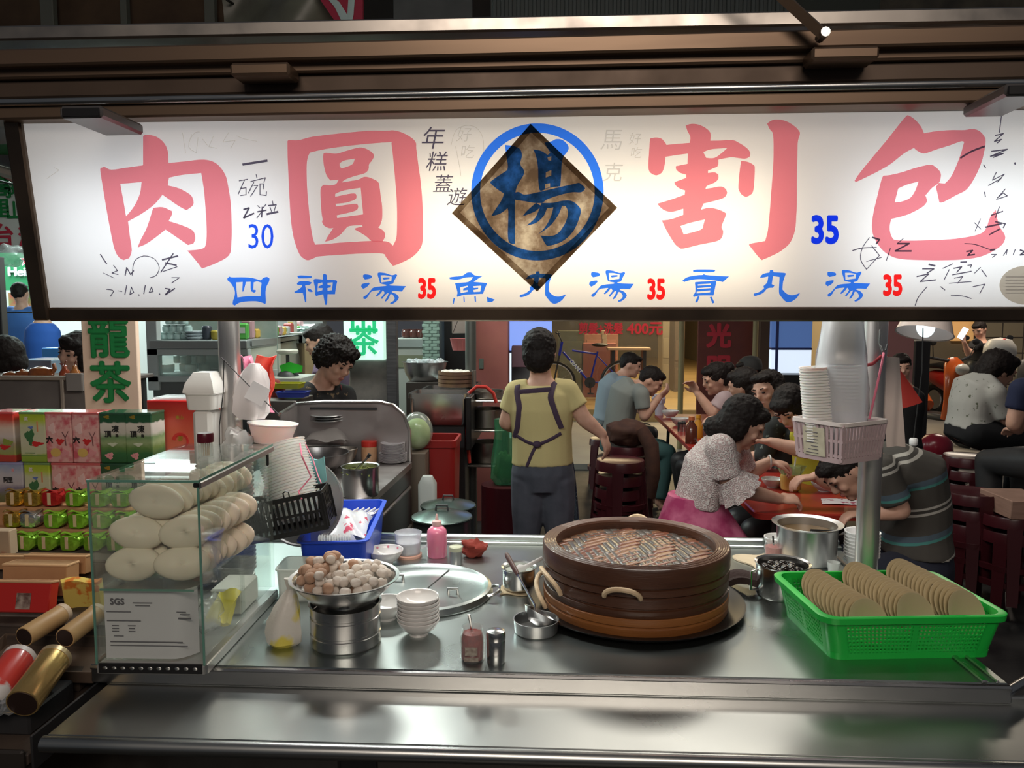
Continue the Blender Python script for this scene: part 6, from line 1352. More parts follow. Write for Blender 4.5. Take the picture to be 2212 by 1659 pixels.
# scale with white pan, green tray
sc2=thing('shop_scale','spring scale with white round pan beside the stove stall','scale',V(X(622,4.9),4.9,Z(812,4.9,622)))
zp=Z(765,4.9,622)-sc2.location.z;g=G();g.lathe([(0,zp),(.055,zp),(.068,zp+.008),(.070,zp+.022),(.064,zp+.03),(0,zp+.026)],n=28);g.ob('pan',mat('ivory_pan',(.58,.58,.50),.4),sc2);g=G();g.tube([(0,0,.05),(0,0,zp)],.012,8);g.lathe([(0,0),(.07,0),(.06,.02),(.02,.05),(0,.05)],n=20);g.ob('stem',dark,sc2)
g=G();g.loft([[ay(x,y,4.86+dy)-sc2.location for x,y in((603,790),(625,782),(654,790),(652,804),(610,808))]for dy in(0,.01)]);g.ob('price_card',mat('bright_green',(.03,.50,.03),.5),sc2)
o=bxo('prep_table',mat('cream_top',(.45,.47,.42),.5),X(596,4.9),X(664,4.9),4.75,5.1,.0,Z(812,4.9,622)-.001,'cream preparation table under the spring scale','table')
for k,(px,py,c_,lb)in enumerate(((622,830,(.42,.42,.02),'yellow green plastic tray behind the hanging bags'),(645,845,(.03,.05,.30),'dark blue plastic tray behind the hanging bags'),(590,845,(.25,.04,.03),'dark red cloth bundle behind the hanging bags'))):
    if k<2:
        o=thing('plastic_tray',lb,'tray',V(X(px,4.3),4.3-.1*k,Z(py+8,4.3,px)));tray('tray',.15,.11,.03,.002,mat('tray_%d'%k,c_,.4),o,1.08)
    else:lump('cloth_bundle',mat('dark_red_bundle',c_,.8),V(X(px,4.35),4.35,Z(862,4.35,px)),(.06,.05,.06),71,lb,'cloth',.2)
o=bxo('side_table',steel_dull,X(560,4.3),X(662,4.3),4.1,4.42,0,Z(853,4.3,622)-.012,'dull steel side table holding plastic trays','table')

# ---------------------------------------------------------------- stove stall with windscreen
TZ=.85;stv=thing('stove_table','dark steel stove table with rounded stainless windscreen','stove table',(X(740,3.5),3.5,0))
fl_,fr_,br_,bl_=az(600,1130,TZ),az(765,1110,TZ),az(890,998,TZ),az(690,985,TZ)
q=stv.location;pg_=[fl_-q,fr_-q,br_-q,bl_-q]
bl_=V(bl_.x-.25,br_.y,TZ);fl_=V(fl_.x-.15,fr_.y,TZ);pg_=[V(-.55,fr_.y-3.5,0),fr_-q,br_-q,V(-.45,br_.y-3.5,0)]
g=G();g.prism([(p.x,p.y)for p in pg_],TZ-.03,TZ);g.ob('table_top',mat('stove_top',(.35,.32,.31),.38,.9,rvar=.08),stv)
g=G();g.prism([(p.x*.985,p.y*.985)for p in pg_],.15,TZ-.03);g.ob('cabinet',mat('dark_steel',(.07,.07,.07),.35,.9),stv)
for i in range(2):g=G();g.tube([V(*(pg_[1]+(pg_[2]-pg_[1])*.05).to_2d(),TZ-.12-.2*i),V(*(pg_[1]+(pg_[2]-pg_[1])*.95).to_2d(),TZ-.12-.2*i)],.008,6);g.ob('rail',steel_dull,stv)
for p in pg_:g=G();g.box((p.x*.95,p.y*.95,.075),(.05,.05,.15));g.ob('leg',dark,stv)
# windscreen: back sheet with rounded end, side sheet folded towards the front
Yw_=br_.y+.02
ol=[ay(x,y,Yw_)-q for x,y in((640,1015),(640,872),(700,868),(820,868),(850,875),(872,895),(885,930),(887,1000))]
g=G();g.loft([[p+V(0,dy,0)for p in ol]for dy in(0,.012)]);g.ob('windscreen_back',mat('screen_steel',(.46,.42,.41),.34,.85,rvar=.08),stv)
g=G();g.tube([p+V(0,-.004,0)for p in ol[1:]],.009,6);g.ob('windscreen_edge',steel,stv)
a_,b_=ol[1],ay(604,895,Yw_-.55)-q
sd=[V(a_.x,a_.y,TZ),a_,b_,V(b_.x,b_.y,TZ)];g=G();g.loft([[p+V(dx,0,0)for p in sd]for dx in(0,.008)]);g.ob('windscreen_side',mat('screen_steel',(.46,.42,.41)),stv)
g=G();g.tube([a_,b_],.010,6);g.ob('windscreen_edge',steel,stv)
g=G();g.box(((ol[3]+ol[1])/2+V(.03,-.006,-.03)),(.35,.006,.012));g.ob('windscreen_fold',dark,stv)
# pot of greens with tongs
gp=az(770,1078,TZ)+V(0,.07,0);o=thing('greens_pot','steel pot of chopped pickled greens on the stove table','pot',V(gp.x,gp.y,TZ))
g=G();g.lathe(pot_prof(.077,.125),n=36);g.ob('body',steel,o);g=G();rn=random.Random(3)
for k in range(120):a,r_=rn.uniform(0,6.28),.07*math.sqrt(rn.random());p=V(r_*math.cos(a),r_*math.sin(a),.095+rn.uniform(0,.012));d=V(rn.uniform(-1,1),rn.uniform(-1,1),rn.uniform(-.2,.2)).normalized()*.012;g.tube([p-d,p+d],.003,4)
g.lathe([(0,.09),(.074,.09),(.074,.096),(0,.1)],n=24);k_=g.ob('chopped_greens',mat('pickled_greens',(.13,.15,.03),.6,col2=(.22,.24,.06),nscale=40),o);k_['kind']='stuff'
tg=thing('tongs','steel tongs standing in the pot of greens','tongs',V(gp.x,gp.y,TZ+.1));e_=ay(797,985,gp.y-.02)-tg.location
for s_ in(-1,1):g=G();g.tube([V(-.02+.004*s_,.012*s_,.002),V(-.02,0,.002)*.4+e_*.6+V(0,.010*s_,0),e_],.004,6,flat=.4);g.ob('arm',steel,tg)
g=G();g.tube([e_-V(.004,0,.006),e_+V(.004,0,.008)],.008,8);g.ob('end_cap',black,tg)
# jar with red lid, red sauce bottle, stack of plates
jr=az(795,1000,TZ)+V(0,.03,0);o=thing('spice_jar','plastic jar of orange powder with red lid on the stove table','jar',V(jr.x,jr.y,TZ));g=G();g.lathe([(0,0),(.038,0),(.041,.006),(.041,.07),(.036,.085),(0,.085)],n=24);g.ob('body',mat('orange_powder',(.46,.22,.10),.3,col2=(.52,.32,.2),nscale=6),o);g=G();g.lathe([(0,.082),(.039,.082),(.040,.085),(.040,.108),(.036,.112),(0,.112)],n=24);g.ob('lid',red_pl,o)
o=thing('sauce_bottle','red squeeze bottle with pointed nozzle behind the spice jar','bottle',V(jr.x+.05,jr.y+.10,TZ));g=G();g.lathe([(0,0),(.028,0),(.03,.004),(.03,.09),(.024,.11),(0,.11)],n=20);g.ob('body',red_pl,o);g=G();g.lathe([(0,.11),(.026,.11),(.024,.125),(.008,.135),(.003,.17),(0,.172)],n=16);g.ob('nozzle',red_pl,o)
ppz=az(843,1004,TZ)+V(0,.07,0);pdm=G().lathe([(0,0),(.045,0),(.070,.008),(.072,.010),(.068,.0105),(.045,.004),(0,.004)],n=36).data('plate',mat('floral_plate',(.62,.58,.60),.25))
for k in range(17):
    o=bpy.data.objects.new('serving_plate',pdm);C.objects.link(o);o.location=V(ppz.x,ppz.y,TZ+.0058*k);
    if k>7:o.scale=(.88,.88,1);
    tag(o,'white plate in the lower wider part of the stack on the stove table' if k<=7 else 'white plate in the upper narrower part of the stack on the stove table','plate','plates on the stove table, '+('lower' if k<=7 else 'upper'))
# foil covered pan, wok and bowls
wkp=az(690,985,TZ);o=thing('wok','dark wok with steel rim on the stove behind the leaning bowls','wok',V(X(680,3.6),3.6,TZ+.001));g=G();g.lathe([(0,0),(.08,.01),(.13,.05),(.15,.10),(.155,.10),(.135,.05),(.08,.016),(0,.006)],n=36);g.ob('body',mat('wok_steel',(.14,.13,.13),.3,.9),o)
o=G().lathe(bowl_prof(.07,.035,.085),n=28).ob('steel_bowl',steel_dull,None,V(X(733,3.75),3.8,TZ+.001));tag(o,'dull steel bowl between the wok and the windscreen','bowl')
cvp=V(X(700,3.95),3.93,TZ+.0)
bxo('warming_pan',steel,X(668,3.95),X(742,3.95),3.86,4.0,TZ+.001,Z(962,3.9),'square steel warming pan against the windscreen','pan');
o=G().sheet(lambda u,v:(.21*(u-.5),.14*(v-.5),.055*math.sin(math.pi*u)**.6*math.sin(math.pi*v)**.6+.008*math.sin(9*u+4*v)),14,10,.008).ob('food_cloth',mat('grey_cloth',(.34,.30,.28),.8,bump=.5,bscale=60),None,V(X(708,3.93),3.93,Z(955,3.9)+.004));tag(o,'crumpled grey cloth over the warming pan','cloth')
for k in range(3):o=G().lathe([(0,0),(.06,0),(.085,.01),(.083,.012),(0,.005)],n=24).ob('steel_plate',alum,None,V(X(704,3.93),3.93,Z(928,3.9)+.03+.013*k));tag(o,('lowest','middle','topmost')[k]+' steel plate piled on the grey cloth','plate')

# lit tea sign box of the stall behind and things around it
Yl=5.0;ls=thing('lit_tea_sign','glowing white sign box with green tea character behind the cook','sign',V(X(790,Yl),Yl,Z(778,Yl)));wl=X(833,Yl)-X(747,Yl);hl=Z(640,Yl)-Z(778,Yl)
g=G();g.box((0,0,hl/2),(wl,.08,hl),.004);g.ob('box',mat('lit_mint',(.62,.95,.80),.4,emit=.85),ls)
lg=mat('lit_green',(.02,.50,.20),.5,emit=.6)
lettering('lettering','茶',.205,lg,ls,facing((0,-.041,Z(741,Yl)-ls.location.z),(1,0,0)),.0042);lettering('lettering','山',.20,lg,ls,facing((0,-.041,Z(694,Yl)-ls.location.z),(1,0,0)),.0042)
bxo('grey_stall_panel',mat('speckled_panel',(.24,.22,.20),.7,col2=(.17,.16,.15),nscale=12),X(755,Yl),X(838,Yl),Yl+.0,Yl+.06,0,Z(780,Yl),'speckled grey panel under the glowing tea sign','panel')
po=bxo('ribbed_post',mat('ribbed_dark',(.05,.05,.055),.5,col2=(.09,.09,.095),nscale=30,stretch=(.2,.2,3)),X(836,4.95),X(858,4.95),4.93,5.0,0,2.2,'dark ribbed post beside the glowing tea sign','post')
# jars counter and mint tile pillar
Yj=6.2;o=bxo('jar_counter',mat('pale_counter',(.40,.43,.40),.5),X(852,Yj),X(925,Yj),Yj,Yj+.5,0,Z(731,Yj),'pale counter with dark jars behind the ice basin','counter');g=G();g.box((0,-.256,Z(765,Yj)-.06),(.24,.01,.10));g.ob('window_pane',mat('dull_glass',(.20,.22,.15),.2),o);g=G();g.box((0,-.26,Z(742,Yj)),(.28,.02,.06));g.ob('front_ledge',mat('shelf_grey',(.34,.37,.37)),o)
bj=G().lathe([(0,0),(.03,0),(.038,.01),(.038,.05),(.03,.06),(.03,.07),(0,.072)],n=16).data('jar',mat('dark_brown_jar',(.10,.035,.03),.2,coat=.5))
for k in range(6):
    o=bpy.data.objects.new('pickle_jar',bj);C.objects.link(o);o.location=(X(862+16*(k%3),Yj)+.04,Yj+.12+.1*(k//3),Z(731,Yj)+.001);tag(o,'dark brown jar on the pale counter','jar','dark jars on the pale counter')
g=G();xa,xb=X(914,6.0),X(949,6.0);g.box((0,0,1.6),(xb-xa,.3,3.2));pil=struct(g.ob('pillar',mat('grout',(.12,.18,.16),.8),None,((xa+xb)/2,6.15,0)))
td=G().box((0,0,0),(.052,.006,.022),.002).data('tile',mat('mint_tile',(.24,.36,.31),.35))
nx_=max(1,int((xb-xa)/.0345))
for j in range(22):
    for i in range(2):
        o=bpy.data.objects.new('tile',td);C.objects.link(o);o.parent=pil;w_=(xb-xa)/2;o.location=(-w_/2+w_*i+(.01 if j%2 else-.01),-.152,Z(790,6.0)-.05+.026*j);o.scale=(w_/.056*.9,1,1)
# dark doorway
g=G();g.box((0,0,1.4),(X(1010,6.6)-X(948,6.6)+.2,.1,2.8));struct(g.ob('door_1',mat('doorway_dark',(.015,.013,.013),.7),None,(X(985,6.6),6.6,0)))
o=bxo('metal_hood',steel_dull,X(980,5.6),X(1012,5.6),5.5,5.9,Z(720,5.6),Z(660,5.6),'dull metal hood in the dark doorway','hood')
hbk=thing('pink_hanging_basket','small pink plastic basket hanging on strings by the pipe','basket',V(X(996,5.2),5.2,Z(757,5.2)));g=G();g.lathe([(0,0),(.055,0),(.072,.075),(.076,.08),(.07,.08),(.052,.004),(0,.004)],n=18);g.ob('body',mat('pink_plastic',(.50,.16,.16),.4),hbk)
for s_ in(-1,1):g=G();g.tube([(s_*.07,0,.078),(X(1017,5.0)-hbk.location.x,-.17,.42)],.002,5);g.ob('string',cb,hbk)
for k in range(10):a=2*math.pi*k/10;g=G();g.tube([(.054*math.cos(a),.054*math.sin(a),.004),(.072*math.cos(a),.072*math.sin(a),.075)],.003,5);g.ob('rib',mat('pink_plastic',(.5,.16,.16)),hbk)
pp=bxo('dark_pipe',steel_dull,0,.01,0,.01,0,.01)if False else None
o=G().tube([(X(1017,5.0),5.0,0),(X(1017,5.0),5.0,2.6)],.036,12).ob('steel_pipe',mat('grey_pipe',(.12,.13,.12),.4,.5));tag(o,'grey steel pipe post beside the pink wall','post')
# pink wall with switch plate, lit blue panel
g=G();g.box((0,0,1.5),(X(1097,5.9)-X(1026,5.9),.25,3.0));pw_=struct(g.ob('wall_pink',mat('pink_plaster',(.34,.12,.10),.7,col2=(.30,.10,.09),nscale=6),None,((X(1097,5.9)+X(1026,5.9))/2,6.03,0)))
g=G();g.box((X(1040,5.9)-pw_.location.x,-.128,Z(786,5.9)),(.035,.008,.08),.002);g.ob('switch_plate',mat('green_grey',(.12,.16,.14),.4),pw_)
lb_=mat('lit_blue',(.22,.34,.85),.4,emit=.75);lw_=mat('lit_white',(.80,.88,1.0),.4,emit=.95)
bp_=thing('glowing_shopfront','glowing blue and white shop panel beyond the pink wall','light panel',V(X(1120,6.6),6.6,0));zz=Z(757,6.6)
bxo('blue_panel',lb_,X(1096,6.6),X(1192,6.6),6.6,6.65,zz,2.6,par=bp_);bxo('white_panel',lw_,X(1096,6.6),X(1110,6.6),6.6,6.65,.55,zz-.02,par=bp_);bxo('panel_trim',mat('navy_trim',(.02,.03,.12),.4),X(1096,6.6),X(1192,6.6),6.59,6.66,zz-.02,zz,par=bp_)
bxo('grey_cabinet',mat('grey_cabinet_m',(.12,.13,.14),.5),X(1106,6.4),X(1150,6.4),6.3,6.55,0,Z(750,6.4),'dark grey cabinet in front of the glowing blue panel','cabinet')
o=bxo('post_box',mat('mauve_box',(.12,.06,.08),.4),X(1108,6.2),X(1142,6.2),6.0,6.2,Z(790,6.2),Z(745,6.2),'dark mauve box on the cabinet behind the woman','box')
# washing up corner
bs=thing('ice_basin','wide metal basin of ice on a dark stand','basin',V(X(918,5.4),5.4,Z(822,5.4)));zt3=Z(783,5.4)-bs.location.z
g=G();g.lathe([(0,0),(.11,0),(.14,zt3*.4),(.155,zt3),(.165,zt3+.004),(.15,zt3),(.13,zt3*.4),(0,.006)],n=36);g.ob('basin',alum,bs);rn=random.Random(8)
for k in range(26):a,r_=rn.uniform(0,6.28),.13*math.sqrt(rn.random());g=G();g.box((0,0,0),(.04,.035,.03),.006);o=g.ob('ice_piece',mat('ice',(.62,.68,.70),.15,trans=.3),bs);o.location=(r_*math.cos(a),r_*math.sin(a),zt3-.012+rn.uniform(0,.02));o.rotation_euler=(rn.random(),rn.random(),rn.random())
o=bxo('basin_stand',mat('dark_wood_stand',(.04,.03,.025),.6),X(885,5.4),X(955,5.4),5.25,5.55,0,Z(823,5.4),'dark stand under the ice basin','stand')
bt=thing('bamboo_tray_stack','stack of round bamboo trays with white dumplings on top','trays',V(X(985,4.95),4.98,Z(836,4.95)))
for k in range(4):G().lathe([(0,0),(.115,0),(.12,.004),(.12,.024),(.115,.024),(.113,.008),(0,.006)],(0,0,.0255*k),n=32).ob('tray',mat('bamboo_tray',(.20,.12,.06),.6,col2=(.12,.06,.04),nscale=8),bt)
dm_=G().ell((0,0,0),(.018,.014,.012),10,7).data('dumpling',mat('dumpling_white',(.70,.66,.58),.5));
for k in range(24):
    a,r_=k*2.4,.10*math.sqrt((k+.5)/24);o=bpy.data.objects.new('dumpling',dm_);C.objects.link(o);o.location=bt.location+V(r_*math.cos(a),r_*math.sin(a),.0255*3+.019);tag(o,'white dumpling on the topmost bamboo tray','dumpling','dumplings on the bamboo tray')
sk=thing('steel_sinks','row of three square stainless steel vats on a stand','vats',V(X(945,4.8),4.8,0));zs=Z(845,4.8);zb3=Z(913,4.75)
for k in range(3):
    y0_=4.62+.30*k;xa,xb=X(884+16*k,4.62),X(1008-4*k,4.62);xa=X(884,4.62)+.03*k;xb=X(1008,4.62)
    z1_=zs;g=G();cx,cy=(xa+xb)/2-sk.location.x,y0_+.14-4.8;L_,W2=xb-xa,.28
    g.loft([rrect(L_*.96,W2*.96,zb3,.03),rrect(L_,W2,zb3+.02,.03),rrect(L_,W2,z1_-.03,.03),rrect(L_+.02,W2+.016,z1_-.03,.03),rrect(L_+.02,W2+.016,z1_,.03),rrect(L_-.012,W2-.012,z1_,.03),rrect(L_-.02,W2-.02,zb3+.04,.03)],M=Matrix.Translation((cx,cy,0)));g.ob('vat',steel,sk)
bxo('stand',dark,X(890,4.7),X(1005,4.7),4.66,5.4,.35,zb3-.001,par=sk)
for x in(X(895,4.7),X(1000,4.7)):
    for y in(4.7,5.36):bxo('leg',dark,x-.02,x+.02,y-.02,y+.02,0,.35,par=sk)
bxo('side_shield',black,X(1006,4.62),X(1018,4.62),4.6,5.4,zb3-.15,zs-.02,par=sk)
bn=thing('red_bin','tall red plastic bin under the steel vats','bin',V(X(945,4.3),4.3,0));zr=Z(945,4.3);wr=(X(990,4.3)-X(902,4.3))
g=G();g.loft([rrect(wr*.82,.24,0,.03),rrect(wr*.97,.28,zr-.04,.03),rrect(wr*1.03,.30,zr-.038,.03),rrect(wr*1.03,.30,zr,.03),rrect(wr*.92,.26,zr,.03),rrect(wr*.8,.22,.02,.03)]);g.ob('body',mat('bin_red',(.30,.014,.012),.4),bn)
lid_=G();lid_.box((-.09,-.02,zr+.02),(.05,.2,.02),.004,rz=.3);lid_.ob('lid_edge',mat('faded_red',(.4,.05,.04),.4),bn)
ck=thing('cabbage_bag','cabbage in a clear plastic bag beside the windscreen','vegetable',V(X(898,4.1),4.12,Z(975,4.1)));g=G();g.ell((0,0,.09),(.075,.07,.085),18,12);g.ob('cabbage',mat('cabbage_green',(.28,.40,.08),.5,col2=(.46,.52,.20),nscale=9,bump=.6,bscale=12),ck);g=G();g.ell((0,.0,.105),(.088,.08,.105),18,12);g.ob('bag',mclear('veg_bag',(.8,.85,.82),.15,.22),ck)
o=bxo('veg_crate',mat('veg_crate',(.16,.12,.09),.6),X(876,4.1),X(922,4.1),4.02,4.24,0,Z(975,4.1)-.001,'brown crate carrying the bagged cabbage','crate')
jg=thing('white_canister','white plastic canister standing before the red bin','canister',V(X(921,3.9),3.9,.0));hj=Z(1030,3.9)
g=G();g.loft([rrect(.085,.085,.45,.02),rrect(.09,.09,.47,.02),rrect(.09,.09,hj-.04,.02),rrect(.05,.05,hj,.015)]);g.ob('body',mat('milky_canister',(.52,.55,.52),.4),jg);g=G();g.box((0,0,.225),(.2,.2,.45),.01);g.ob('crate_under',dark,jg)
# two lidded pots
pr2=[(958,1102,3.25,.118,'upper'),(950,1128,3.0,.113,'lower')]
for k,(px,py,Y,r_,nm)in enumerate(((966,1088,3.55,.125,''),(952,1112,3.05,.118,''))):
    z=Z(py,Y);o=thing('stock_pot',('dark stock pot with glass lid farther behind the worktop','dark stock pot with greenish lid just behind the worktop')[k],'pot',V(X(px,Y),Y,0))
    g=G();g.lathe([(0,.3),(r_,.3),(r_,z-.02),(r_+.006,z-.016),(r_-.004,z-.012),(r_-.004,.31),(0,.31)],n=36);g.ob('body',mat('pot_dark',(.06,.07,.07),.3,.8),o);g=G();g.lathe([(0,z+.016),(r_*.5,z+.012),(r_+.004,z-.008),(r_+.006,z-.012),(0,z-.012)],n=36);g.ob('lid',mat('lid_steel_green',(.16,.22,.20),.25,.8),o)
    g=G();g.tube([(-.025,0,z+.012),(-.022,0,z+.035),(.022,0,z+.035),(.025,0,z+.012)],.005,8);g.ob('handle',dark,o);g=G();g.lathe([(0,0),(r_*1.1,0),(r_*1.1,.3),(0,.3)],n=20);g.ob('burner_stand',black,o)
gbg=thing('green_bag','translucent green plastic bag of vegetables beside the woman','plastic bag',V(X(1090,4.5),4.5,Z(1045,4.5)));hg=Z(905,4.5)-gbg.location.z
bagf([(.06,0,0,0,.8),(.085,.04,0,0,.8),(.075,hg*.4,0,0,.8),(.065,hg*.75,.01,0,.8),(.07,hg,.01,0,.7)],15,wob=.08).ob('bag',mclear('green_film',(.10,.45,.22),.25,.38),gbg)
lump('vegetables',mat('leafy',(.06,.16,.03),.6,bump=.6,bscale=20),gbg.location+V(0,0,.003),(.055,.045,.10),91,'dark leafy vegetables inside the green bag','vegetables',.3)
o=G().lathe([(0,0),(.14,0),(.14,.28),(.13,.28),(0,.28)],n=20).ob('low_stool',maroon,None,V(X(1090,4.5),4.5,0));o.scale=(1,1,max(.2,(Z(1045,4.5)-.002)/.28));tag(o,'dark low stool under the green bag','stool')
# steel pots on a rack, red hose
rk=thing('pot_rack','dark rack holding steel pots under the pink wall','rack',V(X(1048,4.9),4.9,0))
for z in(Z(1000,4.9),Z(925,4.9),Z(862,4.9)):bxo('rack_shelf',steel_dull,X(1006,4.9),X(1092,4.9),4.8,5.1,z-.012,z,par=rk)
for x in(X(1008,4.9),X(1090,4.9)):
    for y in(4.82,5.08):bxo('leg',dark,x-.012,x+.012,y-.012,y+.012,0,Z(862,4.9),par=rk)
for k,(py,r_,h_)in enumerate(((1000,.10,.13),(925,.11,.12),(862,.105,.05))):o=G().lathe(pot_prof(r_,h_),n=30).ob('steel_pot',steel_dull,None,V(X(1052,4.95),4.95,Z(py,4.9)+.001));tag(o,('steel pot on the bottom shelf of the pot rack','steel pot on the middle shelf of the pot rack','low steel pan on top of the pot rack')[k],'pot')
hs=[ay(x,y,4.7)for x,y in((1014,1000),(1008,930),(1005,880),(1012,850),(1030,835),(1050,836),(1066,850),(1072,870))]
o=G().tube([(p.x,p.y)+(p.z,)for p in hs],.011,8).ob('red_hose',mat('hose_red',(.55,.04,.03),.4));tag(o,'red rubber hose looped beside the pipe post','hose')
o=G().tube([ay(1024,800,4.9),ay(1024,850,4.9)],.014,8).ob('water_tap',steel_dull);tag(o,'small water tap on the pipe post','tap')

# ================================================================ people
def remeshed(name,g,m,voxel,parent=None,smooth=6,loc=None):
    me=bpy.data.meshes.new('t');me.from_pydata(g.v,[],g.f);me.update()
    import bmesh
    bm=bmesh.new();bm.from_mesh(me);bmesh.ops.recalc_face_normals(bm,faces=bm.faces);bm.to_mesh(me);bm.free()
    o=bpy.data.objects.new('t',me);C.objects.link(o)
    r=o.modifiers.new('r','REMESH');r.mode='VOXEL';r.voxel_size=voxel
    s_=o.modifiers.new('s','SMOOTH');s_.iterations=smooth;s_.factor=.5
    dg=bpy.context.evaluated_depsgraph_get();me2=bpy.data.meshes.new_from_object(o.evaluated_get(dg));bpy.data.objects.remove(o);bpy.data.meshes.remove(me)
    me2.name=name;me2.materials.clear();me2.materials.append(m);me2.polygons.foreach_set('use_smooth',[True]*len(me2.polygons))
    q=bpy.data.objects.new(name,me2);C.objects.link(q)
    if parent is not None:q.parent=parent
    if loc is not None:
        me2.transform(Matrix.Translation(-Vector(loc)))
        if parent is None:q.location=loc
    return q
def eloft(g,items,side,n=20):
    P=[Vector(i[0])for i in items];rings=[]
    for k,(p,hw,hd)in enumerate(items):
        t=(P[min(k+1,len(P)-1)]-P[max(k-1,0)]).normalized();a=(side-t*side.dot(t)).normalized();b=t.cross(a)
        rings.append([Vector(p)+a*hw*math.cos(2*math.pi*i/n)+b*hd*math.sin(2*math.pi*i/n)for i in range(n)])
    g.loft(rings)
def limb(g,pts,rs,n=12):
    for a,b,ra,rb in zip(pts,pts[1:],rs,rs[1:]):g.tube([a,a+(b-a)*.5,b],[ra,(ra+rb)/2,rb],n)
    for p,r_ in zip(pts,rs):g.ell(p,r_*.99,12,8)
def hand(g,w,d,n,s=1.0,curl=.5,flip=1):
    """palm and five separate fingers from wrist w along d; n = palm normal the fingers curl towards"""
    d=d.normalized();n=(n-d*n.dot(d)).normalized();b=d.cross(n)*flip
    Mx=Matrix((b,d,n)).transposed()
    g.ell(w+d*.045*s,(.040*s,.052*s,.015*s),14,8,M=Mx);g.ell(w+d*.01*s,(.026*s,.03*s,.018*s),12,8,M=Mx)
    for k,(off,ln)in enumerate(((-.031,.066),(-.0105,.076),(.0105,.072),(.031,.056))):
        p=w+d*.078*s+b*off*s;a=.25;pts=[w+d*.05*s+b*off*s*.8,p]
        for seg in(.42,.33,.25):
            a+=curl*.75;p=p+(d*math.cos(a)+n*math.sin(a))*ln*seg*s;pts.append(p)
        g.tube(pts,[.010*s,.0092*s,.0086*s,.008*s,.0066*s],8);g.ell(pts[-1],.0066*s,8,6)
    p=w+d*.025*s-b*.028*s;pts=[p,p+(d*.6-b*.6+n*.3)*.032*s];pts.append(pts[-1]+(d*.9-b*.15+n*.45).normalized()*.028*s);pts.append(pts[-1]+(d*.8+b*.1+n*.6).normalized()*.022*s)
    g.tube(pts,[.013*s,.0112*s,.0098*s,.0074*s],8);g.ell(pts[-1],.0074*s,8,6)

